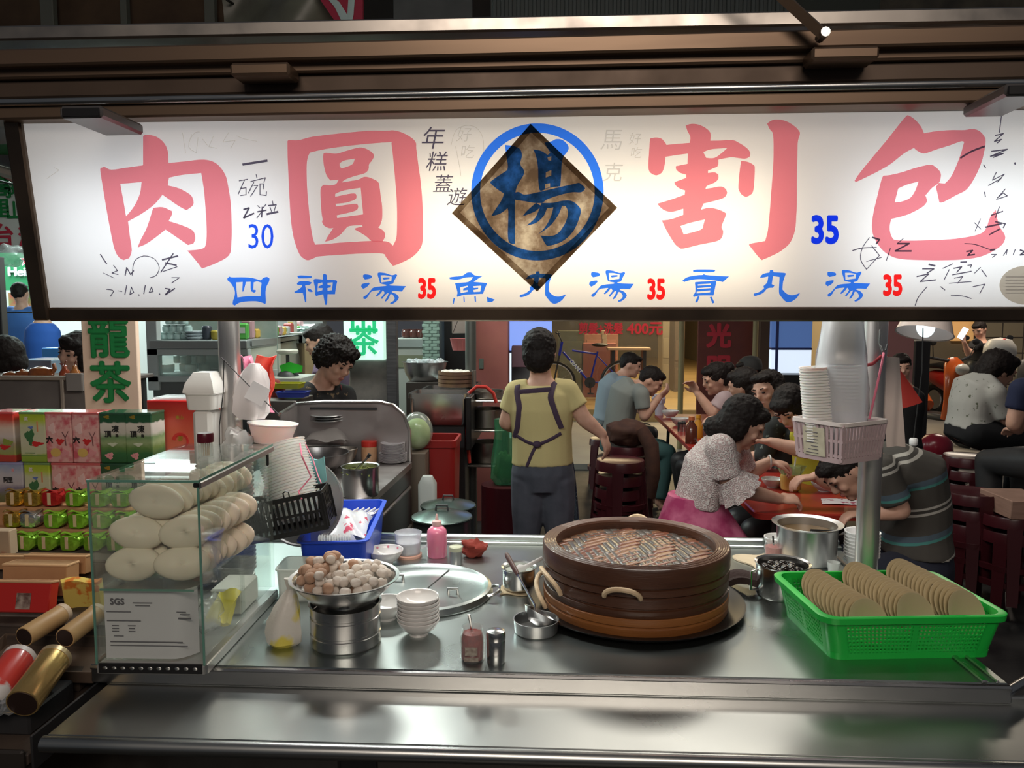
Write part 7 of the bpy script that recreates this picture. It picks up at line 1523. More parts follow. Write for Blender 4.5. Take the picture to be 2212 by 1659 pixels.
def person(label,neck,pelvis,headc,face,side,arms=(),legs=(),s=1.0,shirt=None,sleeve=.6,pants=None,hair=None,voxel=.008,group=None,chest=None,eyes=True,hem=0.0,hairc=None,width=1.0,hands=.5,deep=1.0,faceup=None,hemt=None,curl=.004):
    """one continuous body surface (skin), with shirt, trousers and hair as children. arms = [(shoulder, elbow, wrist, hand_dir, palm_normal)]"""
    neck,pelvis,headc=Vector(neck),Vector(pelvis),Vector(headc);side=Vector(side).normalized();face=Vector(face).normalized()
    sp=neck-pelvis;up=sp.normalized();ch=Vector(chest)if chest is not None else pelvis+sp*.66
    base=V(pelvis.x,pelvis.y,0);W=width*s;D_=deep
    def spine(t):                             # smooth curve pelvis -> chest -> neck
        a,b,c_=pelvis,ch,neck
        if t<.62:k=t/.62;return a+(b-a)*k
        k=(t-.62)/.38;return b+(c_-b)*k
    tors=[(spine(-.10)if False else pelvis-up*.09*s,.125*W,.10*s*D_),(pelvis,.165*W,.118*s*D_),(spine(.22),.148*W,.108*s*D_),(spine(.42),.152*W,.110*s*D_),(spine(.66),.172*W,.118*s*D_),(spine(.84),.165*W,.100*s*D_),(spine(.95),.095*W,.070*s),(neck+up*.02*s,.055*s,.055*s)]
    g=G();eloft(g,tors,side)
    hu=(Vector(faceup)if faceup is not None else(headc-neck)).normalized();hu=(hu-face*hu.dot(face)).normalized();hs_=face.cross(hu).normalized();MH=Matrix((hs_,face,hu)).transposed()
    H=lambda a,b,c_:headc+(hs_*a+face*b+hu*c_)*s
    g.ell(H(0,-.004,.012),(.074*s,.094*s,.102*s),20,14,M=MH);g.ell(H(0,.026,-.050),(.057*s,.062*s,.062*s),16,12,M=MH);g.ell(H(0,.068,-.090),(.024*s,.022*s,.020*s),10,8,M=MH)
    g.ell(H(0,.094,-.018),(.0135*s,.018*s,.020*s),10,8,M=MH);g.ell(H(0,.088,.006),(.010*s,.012*s,.026*s),10,8,M=MH);g.ell(H(0,.082,-.056),(.024*s,.010*s,.010*s),10,8,M=MH)
    for e in(-1,1):g.ell(H(.073*e,-.008,-.008),(.011*s,.019*s,.030*s),10,8,M=MH);g.ell(H(.036*e,.066,-.024),(.022*s,.02*s,.02*s),10,8,M=MH);g.ell(H(.032*e,.076,.026),(.026*s,.014*s,.010*s),10,8,M=MH)
    limb(g,[neck-up*.03*s,neck+(headc-neck)*.35,H(0,-.018,-.06)],[.066*s,.054*s,.052*s])
    armr=[.050*s,.043*s,.040*s,.028*s];sl=G();hasl=False
    for A in arms:
        sh,el,wr,hd=[Vector(q)for q in A[:4]];pn=Vector(A[4])if len(A)>4 else V(0,0,-1);fl=A[5]if len(A)>5 else 1
        mid=el+(wr-el)*.3;limb(g,[spine(.86)+(sh-spine(.86))*.6,sh,el,mid,wr],[.06*s,.052*s,.041*s,.040*s,.027*s]);hand(g,wr,hd,pn,s,hands,fl)
        if shirt is not None:
            hasl=True;c_=[spine(.86)+(sh-spine(.86))*.55,sh];rr=[.074*s,.067*s]
            if sleeve<=1:c_+=[sh+(el-sh)*sleeve*.5,sh+(el-sh)*sleeve];rr+=[.064*s,.064*s]
            else:c_+=[el,el+(wr-el)*(sleeve-1)];rr+=[.056*s,.046*s]
            sl.tube([c_[0],c_[1]],rr[:2],14);sl.ell(c_[1],rr[1],14,10)
            for a,b,ra,rb in zip(c_[1:],c_[2:],rr[1:],rr[2:]):
                sl.tube([a,b],[ra,rb],14)
                if sleeve>1 and b is not c_[-1]:sl.ell(b,rb,12,8)
    legp=G();hasp=False
    for Lg in legs:
        hp_,kn,an,fd=[Vector(q)for q in Lg]
        limb(g,[hp_,hp_+(kn-hp_)*.5,kn,kn+(an-kn)*.35,an],[.088*s,.075*s,.056*s,.054*s,.036*s]);fd=fd.normalized();g.tube([an-V(0,0,.03*s),an+fd*.07*s-V(0,0,.045*s),an+fd*.16*s-V(0,0,.055*s)],[.036*s,.034*s,.02*s],10)
        if pants is not None:
            hasp=True;c_=[hp_,hp_+(kn-hp_)*.5,kn,an+(kn-an)*.08];rr=[.104*s,.093*s,.074*s,.060*s]
            for a,b,ra,rb in zip(c_,c_[1:],rr,rr[1:]):legp.tube([a,b],[ra,rb],14);legp.ell(a,ra,14,10)
    body=remeshed('person',g,skin,voxel,None,4,base);tag(body,label,'person',group)
    if shirt is not None:
        g=G();i=.014*s
        ts=[(p,a+i,b+i)for p,a,b in tors[:7]];ts[0]=(pelvis-up*hem*s,ts[1][1]+.004,ts[1][2]+.004)if hem>0 else(spine(.10),ts[1][1],ts[1][2])
        if hem<=0:ts.pop(1)
        if hemt is not None:ts=[(spine(hemt),.158*W+i,.112*s*D_+i),(spine(hemt+.06),.155*W+i,.112*s*D_+i)]+ts[-4:]
        eloft(g,ts,side);g.add(sl.v,sl.f);remeshed('shirt',g,shirt,voxel*1.15,body,5,base)
    if pants is not None:
        g=G();i=.012*s;eloft(g,[(p,a+i,b+i)for p,a,b in(tors[0],tors[1],(spine(.14),.15*W,.108*s*D_))],side);g.add(legp.v,legp.f);remeshed('trousers',g,pants,voxel*1.2,body,5,base)
    if hair:
        g=G()
        for(a,b,c_,ra,rb,rc)in hair:g.ell(H(a,b,c_),(ra*s,rb*s,rc*s),18,12,M=MH)
        hr=remeshed('hair',g,hairc or hair_m,max(.0055,voxel*.75),body,3,base);from mathutils import noise
        me=hr.data;nn=[v.normal.copy()for v in me.vertices]
        for v,n_ in zip(me.vertices,nn):v.co+=n_*s*curl*(noise.noise(v.co*55)+.8*noise.noise(v.co*130))
        me.update()
    if eyes:
        for e in(-1,1):
            g=G();g.ell(H(.031*e,.0835,.006)-base,(.011*s,.007*s,.0055*s),10,8,M=MH);g.ob('eye',mat('eye_dark',(.02,.012,.01),.2),body)
            g=G();g.tube([H(.016*e,.089,.026)-base,H(.034*e,.087,.031)-base,H(.050*e,.074,.026)-base],[.003*s,.0035*s,.002*s],6);g.ob('eyebrow',hair_m,body)
        g=G();g.ell(H(0,.0895,-.055)-base,(.021*s,.006*s,.0065*s),12,8,M=MH);g.ob('lips',mat('lips',(.42,.14,.12),.45),body)
    return body
SHORT=[(0,-.018,.030,.083,.098,.094),(0,-.05,-.01,.078,.062,.075),(0,.03,.075,.066,.062,.035)]
BOB=[(0,-.014,.032,.088,.104,.094),(0,-.05,-.03,.086,.062,.085),(.066,.0,-.03,.022,.05,.07),(-.066,.0,-.03,.022,.05,.07),(0,.045,.07,.07,.055,.035)]
MEN=[(0,-.014,.032,.080,.096,.088),(0,-.055,.0,.070,.048,.06),(0,.04,.075,.062,.055,.03)]
def at(px,py,Y):return ay(px,py,Y)
def hitpts(o,pix,off=.004):
    """points on a person's clothing seen at the given picture positions"""
    from mathutils.bvhtree import BVHTree
    me=o.data;L_=o.parent.location if o.parent else o.location
    bv=BVHTree.FromPolygons([v.co+L_ for v in me.vertices],[tuple(p.vertices)for p in me.polygons]);out=[]
    for x,y in pix:
        d=ray(x,y).normalized();h_=bv.ray_cast(CAM,d)[0]
        if h_ is None:h_=bv.find_nearest(CAM+d*((L_-CAM).length))[0]
        out.append(h_-d*off)
    return out
def ribbon(o,body,pix,w_,m,name,n=6):
    P=hitpts(o,pix);L_=body.location;pts=[]
    for a,b in zip(pix,pix[1:]):
        for k in range(n):pts.append((a[0]+(b[0]-a[0])*k/n,a[1]+(b[1]-a[1])*k/n))
    pts.append(pix[-1]);P=[p-L_ for p in hitpts(o,pts)]
    for _ in range(2):P=[P[0]]+[(P[i-1]+P[i]*2+P[i+1])/4 for i in range(1,len(P)-1)]+[P[-1]]
    return G().tube(P,w_,8,flat=.3,side=(1,.0,.1)if abs(P[0].z-P[-1].z)>abs(P[0].x-P[-1].x)else(0,0,1)).ob(name,m,body)
kid=lambda b,n:[c for c in b.children if c.name.startswith(n)][0]

# ---- woman in yellow with apron, seen from behind
Yw=3.95
yel=mat('cream_yellow_cotton',(.56,.47,.22),.85,bump=.3,bscale=40);greyp=mat('grey_blue_denim',(.085,.09,.115),.85,col2=(.06,.065,.085),nscale=12)
pv=at(1172,1020,Yw)
hipL,hipR=at(1146,1035,Yw),at(1200,1035,Yw)
w1=person('person standing with back turned, cream yellow shirt, grey trousers and purple apron straps',at(1168,822,Yw),pv,at(1166,762,Yw-.01),(.12,1,-.18),(-1,0,0),
    [(at(1117,848,Yw),at(1094,912,Yw+.02),at(1122,930,Yw+.22),(.6,.8,.1),(0,0,-1)),(at(1224,846,Yw),at(1262,905,Yw-.02),at(1301,938,Yw),(.35,.1,-.9),(-.6,.3,0),-1)],
    [(hipL,V(hipL.x-.02,Yw+.03,.47),V(hipL.x-.02,Yw-.02,.09),V(-.1,1,0)),(hipR,V(hipR.x+.02,Yw+.03,.47),V(hipR.x+.03,Yw-.02,.09),V(.1,1,0))],
    shirt=yel,sleeve=.62,pants=greyp,hair=[(0,-.022,.030,.088,.100,.098),(0,-.05,-.02,.084,.066,.085),(0,-.045,-.055,.072,.050,.055),(0,.03,.075,.066,.062,.035)],voxel=.0065,hemt=.09,width=.93,hands=.35,eyes=False)
sh1=kid(w1,'shirt');strap=mat('purple_strap',(.060,.035,.065),.8)
ribbon(sh1,w1,[(1120,812),(1116,845),(1122,880),(1118,925),(1112,945)],.0155,strap,'apron_strap')
ribbon(sh1,w1,[(1212,806),(1195,832),(1188,858),(1198,890),(1212,925)],.0155,strap,'apron_strap')
ribbon(sh1,w1,[(1120,848),(1150,845),(1190,842)],.014,strap,'apron_strap')
ribbon(sh1,w1,[(1114,940),(1138,955),(1160,962),(1188,950),(1212,936)],.009,strap,'apron_tie');ribbon(sh1,w1,[(1158,962),(1148,982),(1138,1008)],.008,strap,'apron_tie')
kn_=hitpts(sh1,[(1160,960)],.012)[0]-w1.location;G().ell(kn_,(.022,.012,.018),10,8).ob('apron_knot',strap,w1)
aprn=mat('dotted_apron',(.020,.024,.045),.85,col2=(.40,.42,.48),nscale=95,lo=.62,hi=.66)
ap0=[at(x,y,Yw+.02)-w1.location for x,y in((1207,915),(1216,925),(1226,960),(1236,1020),(1242,1080),(1246,1140))]
G().sheet(lambda u,v:ap0[min(5,int(v*5))].lerp(ap0[min(5,int(v*5)+1)],v*5-int(v*5))+V(.012-.02*u,.02+.16*u,0),4,15,.006).ob('apron_panel',aprn,w1)

# ---- cook in black at the stove
Yk=4.64
blk=mat('black_print_shirt',(.012,.011,.012),.8,col2=(.16,.11,.06),nscale=26,lo=.62,hi=.66)
w2=person('person with short permed hair bending over the stove in black shirt and red apron',at(690,832,Yk),V(X(675,Yk),Yk+.05,.88),at(726,782,Yk-.04),(.72,-.50,-.48),(.78,.62,0),
    [(at(652,856,Yk-.12),at(650,915,Yk-.14),at(690,940,Yk-.3),(.9,-.3,-.3),(0,0,-1)),(at(744,856,Yk+.05),at(756,915,Yk-.02),at(745,940,Yk-.2),(.5,-.8,-.2),(0,0,-1))],
    [(V(X(660,Yk),Yk,.84),V(X(660,Yk),Yk-.02,.46),V(X(660,Yk),Yk,.09),V(.8,-.3,0)),(V(X(695,Yk),Yk+.12,.84),V(X(695,Yk),Yk+.1,.46),V(X(695,Yk),Yk+.1,.09),V(.8,-.3,0))],
    shirt=blk,sleeve=.7,pants=dark,hair=[(0,-.03,.045,.105,.115,.10),(0,-.075,.0,.095,.07,.09),(.07,-.01,.02,.035,.06,.06),(-.07,-.01,.02,.035,.06,.06),(0,.04,.085,.08,.06,.04)],voxel=.0075,curl=.012,s=1.1)
reda=mat('red_apron',(.30,.06,.07),.8);sh2=kid(w2,'shirt')
ribbon(sh2,w2,[(668,808),(682,822),(694,842)],.012,reda,'apron_strap');ribbon(sh2,w2,[(735,826),(738,842)],.010,reda,'apron_strap')
w3=person('person in lilac shirt behind the cook, looking down beside the wooden counter',at(712,772,5.3),V(X(718,5.3),5.3,.92),at(690,738,5.3),(-.9,-.2,-.35),(-.25,.97,0),[(at(700,785,5.2),at(690,830,5.15),at(660,838,5.1),(-1,0,-.2),(0,0,-1))],[(V(X(715,5.3),5.25,.88),V(X(715,5.3),5.25,.46),V(X(715,5.3),5.25,.09),V(-1,0,0)),(V(X(722,5.3),5.38,.88),V(X(722,5.3),5.38,.46),V(X(722,5.3),5.38,.09),V(-1,0,0))],shirt=mat('lilac_cotton',(.22,.15,.24),.85),sleeve=.6,pants=dark,hair=SHORT,voxel=.010)

# ---- diners
def seated(px,Y,f,z=.56,spread=.11):
    """hips, knees and ankles of someone on a stool facing f"""
    p=V(X(px,Y,950),Y,z);f=Vector(f).normalized();s_=V(-f.y,f.x,0);out=[]
    for e in(-1,1):
        h_=p+s_*e*.085;k=h_+f*.40+s_*e*.03;k.z=z-.06;a=k-f*.06;a.z=.09;out.append((h_,k,a,f))
    return p,out
bl_sh=mat('pale_blue_shirt',(.24,.29,.33),.85);gr_sh=mat('grey_tee',(.23,.245,.23),.85)
jeans=mat('teal_jeans',(.05,.12,.12),.85)
p_,lg_=seated(1308,7.2,(1,.1,0),.58)
person('person in pale blue shirt with glasses eating behind the one in grey',at(1345,812,7.2),p_,at(1362,788,7.2),(.95,-.1,-.28),(-.1,1,0),[(at(1352,830,7.02),at(1382,885,7.0),at(1412,878,7.1),(1,.1,.1),(0,0,-1))],lg_,shirt=bl_sh,sleeve=.6,pants=dark,hair=MEN,voxel=.010,chest=at(1318,840,7.2),width=.95)
p_,lg_=seated(1330,6.3,(1,.1,0),.56)
m5=person('person in grey tee shirt bent over a bowl at the red table',at(1378,832,6.3),p_,at(1406,822,6.28),(.82,-.1,-.52),(-.1,1,0),[(at(1385,852,6.1),at(1392,900,6.08),at(1424,858,6.1),(.75,0,.65),(-.4,.4,.3))],lg_,shirt=gr_sh,sleeve=.66,pants=jeans,hair=MEN,voxel=.0085,chest=at(1348,850,6.3),faceup=(.45,0,.9))
p_,lg_=seated(1592,5.75,(-1,.0,0),.56)
person('person in pale pink shirt with hair bun eating with raised spoon',at(1572,852,5.75),p_,at(1546,818,5.72),(-.9,-.15,-.32),(0,-1,0),[(at(1562,866,5.58),at(1540,893,5.55),at(1507,850,5.58),(-.5,0,.85),(-.4,-.4,-.2))],lg_,shirt=mat('pale_pink_shirt',(.42,.31,.32),.85),sleeve=.7,pants=dark,hair=SHORT+[(0,-.115,.045,.045,.045,.045)],voxel=.008,chest=at(1585,880,5.75))
p_,lg_=seated(1640,6.6,(-1,0,0),.58)
cp_=person('person in a dark baseball cap seated behind the one with the hair bun',at(1632,832,6.6),p_,at(1618,802,6.6),(-.92,-.2,-.3),(0,-1,0),[],lg_,shirt=mat('dark_brown_tee',(.05,.04,.04),.85),pants=dark,hair=MEN,voxel=.011)
hc=at(1618,802,6.6)-cp_.location;cap_m=mat('charcoal_cap',(.030,.030,.030),.8)
G().lathe([(.098,.02),(.098,.05),(.088,.095),(.055,.125),(0,.135)],(hc.x+.01,hc.y,hc.z),n=24).ob('cap',cap_m,cp_);G().sheet(lambda u,v:(hc.x-.075-.085*u,hc.y+(v-.5)*.16*(1-.35*u*u),hc.z+.035-.035*u-.02*(v-.5)**2),8,8,.006).ob('cap_brim',cap_m,cp_)
p_,lg_=seated(1640,5.1,(-1,.2,0),.56)
person('person seen only as dark hair between the pink shirt and the dark jacket',at(1618,862,5.1),p_,at(1606,832,5.1),(-.8,.55,-.2),(-.2,-1,0),[(at(1600,880,4.95),at(1578,920,4.95),at(1560,905,5.0),(-1,0,.1),(0,0,-1))],lg_,shirt=mat('tan_shirt',(.22,.15,.10),.85),pants=dark,hair=SHORT+[(0,-.06,-.05,.08,.05,.08)],voxel=.010,eyes=False)
p_,lg_=seated(1690,4.6,(-1,-.1,0),.54)
person('person with wavy black hair and dark printed jacket looking across the table',at(1682,905,4.6),p_,at(1658,846,4.58),(-.72,-.62,-.12),(.3,-1,0),[(at(1668,925,4.45),at(1650,985,4.42),at(1625,985,4.45),(-1,.2,0),(0,0,-1))],lg_,shirt=mat('dark_floral',(.018,.022,.022),.8,col2=(.20,.24,.22),nscale=22,lo=.60,hi=.66),sleeve=1.7,pants=dark,hair=[(0,-.03,.04,.09,.10,.09),(.02,-.06,-.03,.095,.07,.10),(-.075,-.02,-.03,.03,.06,.08),(.075,-.02,-.03,.035,.06,.10),(0,.035,.085,.07,.05,.035)],voxel=.007)
p_,lg_=seated(1775,4.15,(-1,-.1,0),.54)
person('person with lowered head in yellow top reaching over the table',at(1735,905,4.15),p_,at(1708,880,4.12),(-.55,-.55,-.65),(.2,-1,0),[(at(1742,935,4.0),at(1742,975,3.92),at(1665,955,4.0),(-1,.1,.12),(0,0,-1))],lg_,shirt=mat('mustard_top',(.42,.36,.02),.8),sleeve=.8,pants=dark,hair=BOB,voxel=.008,chest=at(1768,930,4.15),faceup=(-.5,-.3,.8))

# ---- girl in lace blouse
lace=mat('white_lace',(.70,.64,.61),.85)
nt=lace.node_tree;N=nt.nodes;L=nt.links;t=N.new('ShaderNodeTexCoord');vo=N.new('ShaderNodeTexVoronoi');vo.inputs['Scale'].default_value=52;L.new(t.outputs['Object'],vo.inputs['Vector'])
mm_=N.new('ShaderNodeMath');mm_.operation='SINE';mk=N.new('ShaderNodeMath');mk.operation='MULTIPLY';mk.inputs[1].default_value=15.0;L.new(vo.outputs['Distance'],mk.inputs[0]);L.new(mk.outputs[0],mm_.inputs[0])
r=N.new('ShaderNodeValToRGB');r.color_ramp.elements[0].position=.25;r.color_ramp.elements[0].color=(.55,.42,.41,1);r.color_ramp.elements[1].position=.6;r.color_ramp.elements[1].color=(.76,.71,.68,1);L.new(mm_.outputs[0],r.inputs[0]);L.new(r.outputs[0],N['Principled BSDF'].inputs['Base Color'])
bp=N.new('ShaderNodeBump');bp.inputs['Strength'].default_value=.5;bp.inputs['Distance'].default_value=.003;L.new(mm_.outputs[0],bp.inputs['Height']);L.new(bp.outputs[0],N['Principled BSDF'].inputs['Normal'])
Yl2=3.58;p_,lg_=seated(1485,Yl2,(1,.15,0),.50)
A1=(at(1556,968,Yl2-.15),at(1578,1052,Yl2-.16),at(1682,1078,Yl2-.08),(1,.05,.02),(0,.4,-1),-1)
A2=(at(1590,975,Yl2+.17),at(1612,1026,Yl2+.20),at(1662,998,Yl2+.22),(.85,0,-.1),(.1,0,-1))
w11=person('person in white lace blouse and pink skirt leaning over the table',at(1578,948,Yl2),p_,at(1606,912,Yl2-.02),(.86,-.12,-.48),(-.15,1,0),[A1,A2],lg_,shirt=lace,sleeve=.75,hair=[(0,-.02,.034,.084,.100,.094),(0,-.06,-.04,.084,.062,.095),(.066,-.02,-.03,.026,.05,.075),(-.066,-.02,-.03,.026,.05,.075),(0,.045,.07,.068,.05,.034),(0,-.10,-.085,.06,.05,.05)],voxel=.0062,chest=at(1522,1015,Yl2),width=.80,deep=.80,hands=.75,hemt=.36)
b=w11.location
for A in(A1,):
    sh_,el_,wr_=[Vector(q)for q in A[:3]];e0=sh_+(el_-sh_)*.70;e1=el_+(wr_-el_)*.16;n_=28
    for k,(t0,rad)in enumerate(((0,.085),(.35,.092))):
        rings=[]
        for i in range(6):
            t_=t0+(1-t0)*i/5 if k==0 else t0+.85*i/5;c_=e0+(e1-e0)*t_;d_=(e1-e0).normalized();a_=d_.orthogonal().normalized();bb=d_.cross(a_);rr=.058+(rad-.058)*(t_**1.2)
            rings.append([c_-b+(a_*math.cos(2*math.pi*j/n_)+bb*math.sin(2*math.pi*j/n_))*rr*(1+.10*t_*math.sin(9*2*math.pi*j/n_))for j in range(n_)])
        g=G();g.loft(rings+[[p*.985+(c_-b)*.015 for p in rg]for rg in rings[::-1]],cap=False,closed=True);g.ob('sleeve_frill',lace,w11)
skirt=mat('pink_tie_dye',(.66,.17,.30),.8,col2=(.42,.04,.14),nscale=9,lo=.4,hi=.6)
rings=[];c0=p_-b
for i in range(9):
    t_=i/8;c_=V(c0.x+.03+.02*t_,c0.y,c0.z+.27-.62*t_);rx,ry=.115+.15*min(1,t_*1.5),.120+.10*min(1,t_*1.5)
    rings.append([(c_.x+.10*min(1,2*t_)*max(0,math.cos(2*math.pi*j/40))+rx*math.cos(2*math.pi*j/40)*(1+.05*t_*math.sin(11*2*math.pi*j/40)),c_.y+ry*math.sin(2*math.pi*j/40)*(1+.05*t_*math.sin(13*2*math.pi*j/40)),c_.z)for j in range(40)])
G().loft(rings).ob('skirt',skirt,w11)
wr=A2[2]-b;G().tube([wr+V(.0,.034*math.cos(a*.5236),.034*math.sin(a*.5236))for a in range(12)],.004,6,closed=True).ob('bracelet',white_por,w11)

# ---- man in striped shirt hunched over his bowl
Ym=3.36;p_,lg_=seated(1990,Ym,(-1,.1,0),.52)
tax=(at(1905,985,Ym)-p_).normalized()
strp=mstripe('striped_jersey',(.058,.052,.045),[(.30,(.42,.40,.36)),(.345,(.05,.045,.04)),(.40,(.42,.40,.36)),(.445,(.058,.052,.045)),(.80,(.06,.22,.20)),(.85,(.07,.10,.13)),(.95,(.058,.052,.045))],tax,.235,.85,.1)
w12=person('person in dark striped polo shirt hunched low over a bowl beside the steel post',at(1875,998,Ym),p_,at(1826,1018,Ym-.02),(-.62,-.15,-.76),(.1,-1,0),[(at(1905,1022,Ym-.17),at(1945,1102,Ym-.18),at(1880,1112,Ym-.14),(-1,.1,0),(0,0,-1)),(at(1880,1015,Ym+.18),at(1800,1045,Ym+.22),at(1762,1030,Ym+.22),(-1,-.1,-.1),(0,0,-1))],lg_,shirt=strp,sleeve=.78,pants=mat('navy_trousers',(.012,.014,.028),.85),hair=MEN,voxel=.0072,chest=at(1975,1025,Ym),width=1.05,deep=1.08,faceup=(-.7,0,.5))
# ---- others at the sides
p_,lg_=seated(2092,5.0,(1,.0,0),.88);flw=mat('floral_white',(.44,.43,.40),.85,col2=(.10,.11,.07),nscale=38,lo=.64,hi=.68)
person('person in white floral blouse with black hair seated on stacked stools',at(2150,832,5.0),p_,at(2158,800,5.0),(.85,.1,-.42),(0,1,0),[(at(2150,850,4.84),at(2175,905,4.84),at(2210,900,4.9),(1,0,0),(0,0,-1))],lg_,shirt=flw,sleeve=.9,pants=mat('black_trousers',(.01,.01,.012),.85),hair=[(0,-.03,.03,.095,.11,.10),(0,-.07,-.02,.09,.07,.09),(0,.03,.08,.075,.06,.04)],voxel=.009,chest=at(2102,845,5.0),hem=.02)
p_,lg_=seated(2300,4.3,(-.2,1,0),.80)
person('person in dark blue shirt partly cut off beside the floral blouse',at(2268,818,4.3),p_,at(2262,772,4.3),(-.3,.9,-.2),(-1,0,0),[(at(2208,842,4.3),at(2190,915,4.3),at(2200,930,4.42),(0,1,0),(0,0,-1))],lg_,shirt=mat('navy_tee',(.012,.018,.055),.85),sleeve=.6,pants=dark,hair=MEN,voxel=.011,eyes=False,hem=.02)
p_,lg_=seated(1948,5.6,(-.3,-1,0),.60)
person('person in black facing this way behind the red plastic sheet',at(1950,828,5.6),p_,at(1948,792,5.6),(-.25,-.95,-.2),(1,-.2,0),[],lg_,shirt=mat('black_tee',(.012,.012,.014),.85),pants=dark,hair=MEN,voxel=.010,s=.82)
pz=V(X(2118,10.3),10.3,1.0)
person('person in dark shirt looking at a glowing phone by the shop',at(2120,738,10.3),pz,at(2116,712,10.3),(-.7,-.5,-.4),(-.5,.8,0),[(at(2105,745,10.15),at(2092,765,10.1),at(2082,738,10.0),(-.2,0,1),(0,-1,0))],[(pz+V(-.08,0,-.05),V(pz.x-.08,10.3,.54),V(pz.x-.08,10.3,.15),V(-1,-1,0)),(pz+V(.08,.05,-.05),V(pz.x+.08,10.35,.54),V(pz.x+.08,10.35,.15),V(-1,-1,0))],shirt=mat('black_tee',(.012,.012,.014)),pants=dark,hair=MEN,voxel=.014)
o=G().box((0,0,0),(.075,.012,.15),.006).ob('phone',mat('phone_glow',(.75,.85,1.0),.3,emit=2.2),None,at(2080,720,9.96),(R(10),R(25),0));tag(o,'glowing phone held up in the dark','phone')
pz=V(X(52,8.3),8.3,.98);bsh=mat('office_blue',(.06,.17,.48),.8)
person('person standing with back turned in bright blue shirt and grey trousers',at(48,662,8.3),pz,at(44,634,8.3),(-.2,1,-.1),(-1,0,0),[(at(24,674,8.3),at(20,705,8.35),at(30,722,8.6),(.2,1,0),(0,0,-1)),(at(72,674,8.3),at(80,705,8.35),at(75,722,8.6),(-.2,1,0),(0,0,-1))],[(pz+V(-.09,0,-.05),V(pz.x-.10,8.3,.5),V(pz.x-.1,8.3,.1),V(0,1,0)),(pz+V(.09,0,-.05),V(pz.x+.10,8.3,.5),V(pz.x+.1,8.3,.1),V(0,1,0))],shirt=bsh,sleeve=1.8,pants=mat('grey_trousers',(.10,.11,.11),.85),hair=MEN,voxel=.013,eyes=False,s=1.05)
p_,lg_=seated(100,7.7,(-.3,1,0),.6)
person('person seated with back turned in deeper blue shirt at the food stall',at(92,690,7.7),p_+V(0,0,.22),at(88,655,7.8),(-.2,1,-.4),(-1,0,0),[],[(a+V(0,0,.2),k,an,f)for a,k,an,f in lg_],shirt=mat('deep_blue',(.02,.09,.38),.8),pants=dark,hair=MEN,voxel=.014,eyes=False)
pz=V(X(172,4.0),4.05,.95)
person('smiling person with dark fringe behind the canvas counter in striped top',at(172,812,4.05),pz,at(166,762,4.0),(-.28,-.94,-.1),(1,-.3,0),[],[(pz+V(-.08,0,-.05),V(pz.x-.08,4.05,.48),V(pz.x-.08,4.05,.1),V(0,-1,0)),(pz+V(.08,0,-.05),V(pz.x+.08,4.05,.48),V(pz.x+.08,4.05,.1),V(0,-1,0))],shirt=mstripe('striped_top',(.50,.48,.46),[(.6,(.03,.03,.04)),(.8,(.5,.48,.46))],(0,0,1),.035),pants=dark,hair=BOB+[(0,.06,.062,.06,.035,.022)],voxel=.0085,s=.95)
pz=V(X(10,3.95),4.0,.92)
person('person with dark hair in salmon pink shirt at the roast counter',at(12,815,4.0),pz,at(8,772,3.98),(-.85,-.35,-.2),(.35,-.9,0),[(at(35,835,3.9),at(40,880,3.9),at(10,880,3.8),(-1,0,0),(0,0,-1))],[(pz+V(-.08,0,-.05),V(pz.x-.08,4.0,.48),V(pz.x-.08,4.0,.1),V(-1,-.2,0)),(pz+V(.08,0,-.05),V(pz.x+.08,4.0,.48),V(pz.x+.08,4.0,.1),V(-1,-.2,0))],shirt=mat('salmon_shirt',(.42,.12,.12),.8),sleeve=.6,pants=dark,hair=BOB,voxel=.010,s=.95)

# ================================================================ eating area
red_t=mat('red_table_top',(.40,.032,.020),.28,col2=(.33,.03,.022),nscale=3,coat=.2)
def table(label,x0,x1,y0,y1,z=.72):
    t=thing('folding_table',label,'table',((x0+x1)/2,(y0+y1)/2,0));lx,ly=(x1-x0),(y1-y0)
    g=G();g.loft([rrect(lx,ly,z-.03,.05),rrect(lx,ly,z-.006,.05),rrect(lx-.012,ly-.012,z,.045)]);g.ob('table_top',red_t,t)
    for sx in(-1,1):
        for sy in(-1,1):g=G();g.tube([(sx*(lx/2-.12),sy*(ly/2-.12),z-.03),(sx*(lx/2-.10),sy*(ly/2-.08),0)],.014,8);g.ob('leg',dark,t)
    for sy in(-1,1):g=G();g.tube([(-lx/2+.11,sy*(ly/2-.10),.34),(lx/2-.11,sy*(ly/2-.10),.34)],.010,6);g.ob('crossbar',dark,t)
    return t
table('red topped folding table behind the worktop by the steel post',.93,1.72,3.44,4.75);table('red topped folding table farther back with the eating people',.95,1.72,5.2,7.0)
TT=.7205
def stool_parts(o,h_=.46,r_=.15):
    g=G();g.lathe([(0,h_-.012),(r_-.03,h_-.010),(r_-.004,h_),(r_,h_-.01),(r_+.004,h_-.06),(r_-.006,h_-.06),(r_-.012,h_-.02),(0,h_-.022)],n=28);g.ob('seat',maroon,o)
    for k in range(4):
        a=math.pi/4+k*math.pi/2;c,s_=math.cos(a),math.sin(a);g=G();g.loft([[((r_-.008+e)*c-w_*s_,(r_-.008+e)*s_+w_*c,h_-.05)for e,w_ in((-.008,-.035),(.010,-.035),(.010,.035),(-.008,.035))],[((r_+.03+e)*c-w_*s_,(r_+.03+e)*s_+w_*c,0)for e,w_ in((-.008,-.024),(.010,-.024),(.010,.024),(-.008,.024))]]);g.ob('leg',maroon,o)
    g=G();g.lathe([(r_-.004,.17),(r_+.018,.17),(r_+.018,.20),(r_-.004,.20),(r_-.004,.17)],n=28);g.ob('ring_brace',maroon,o)
base_st=None
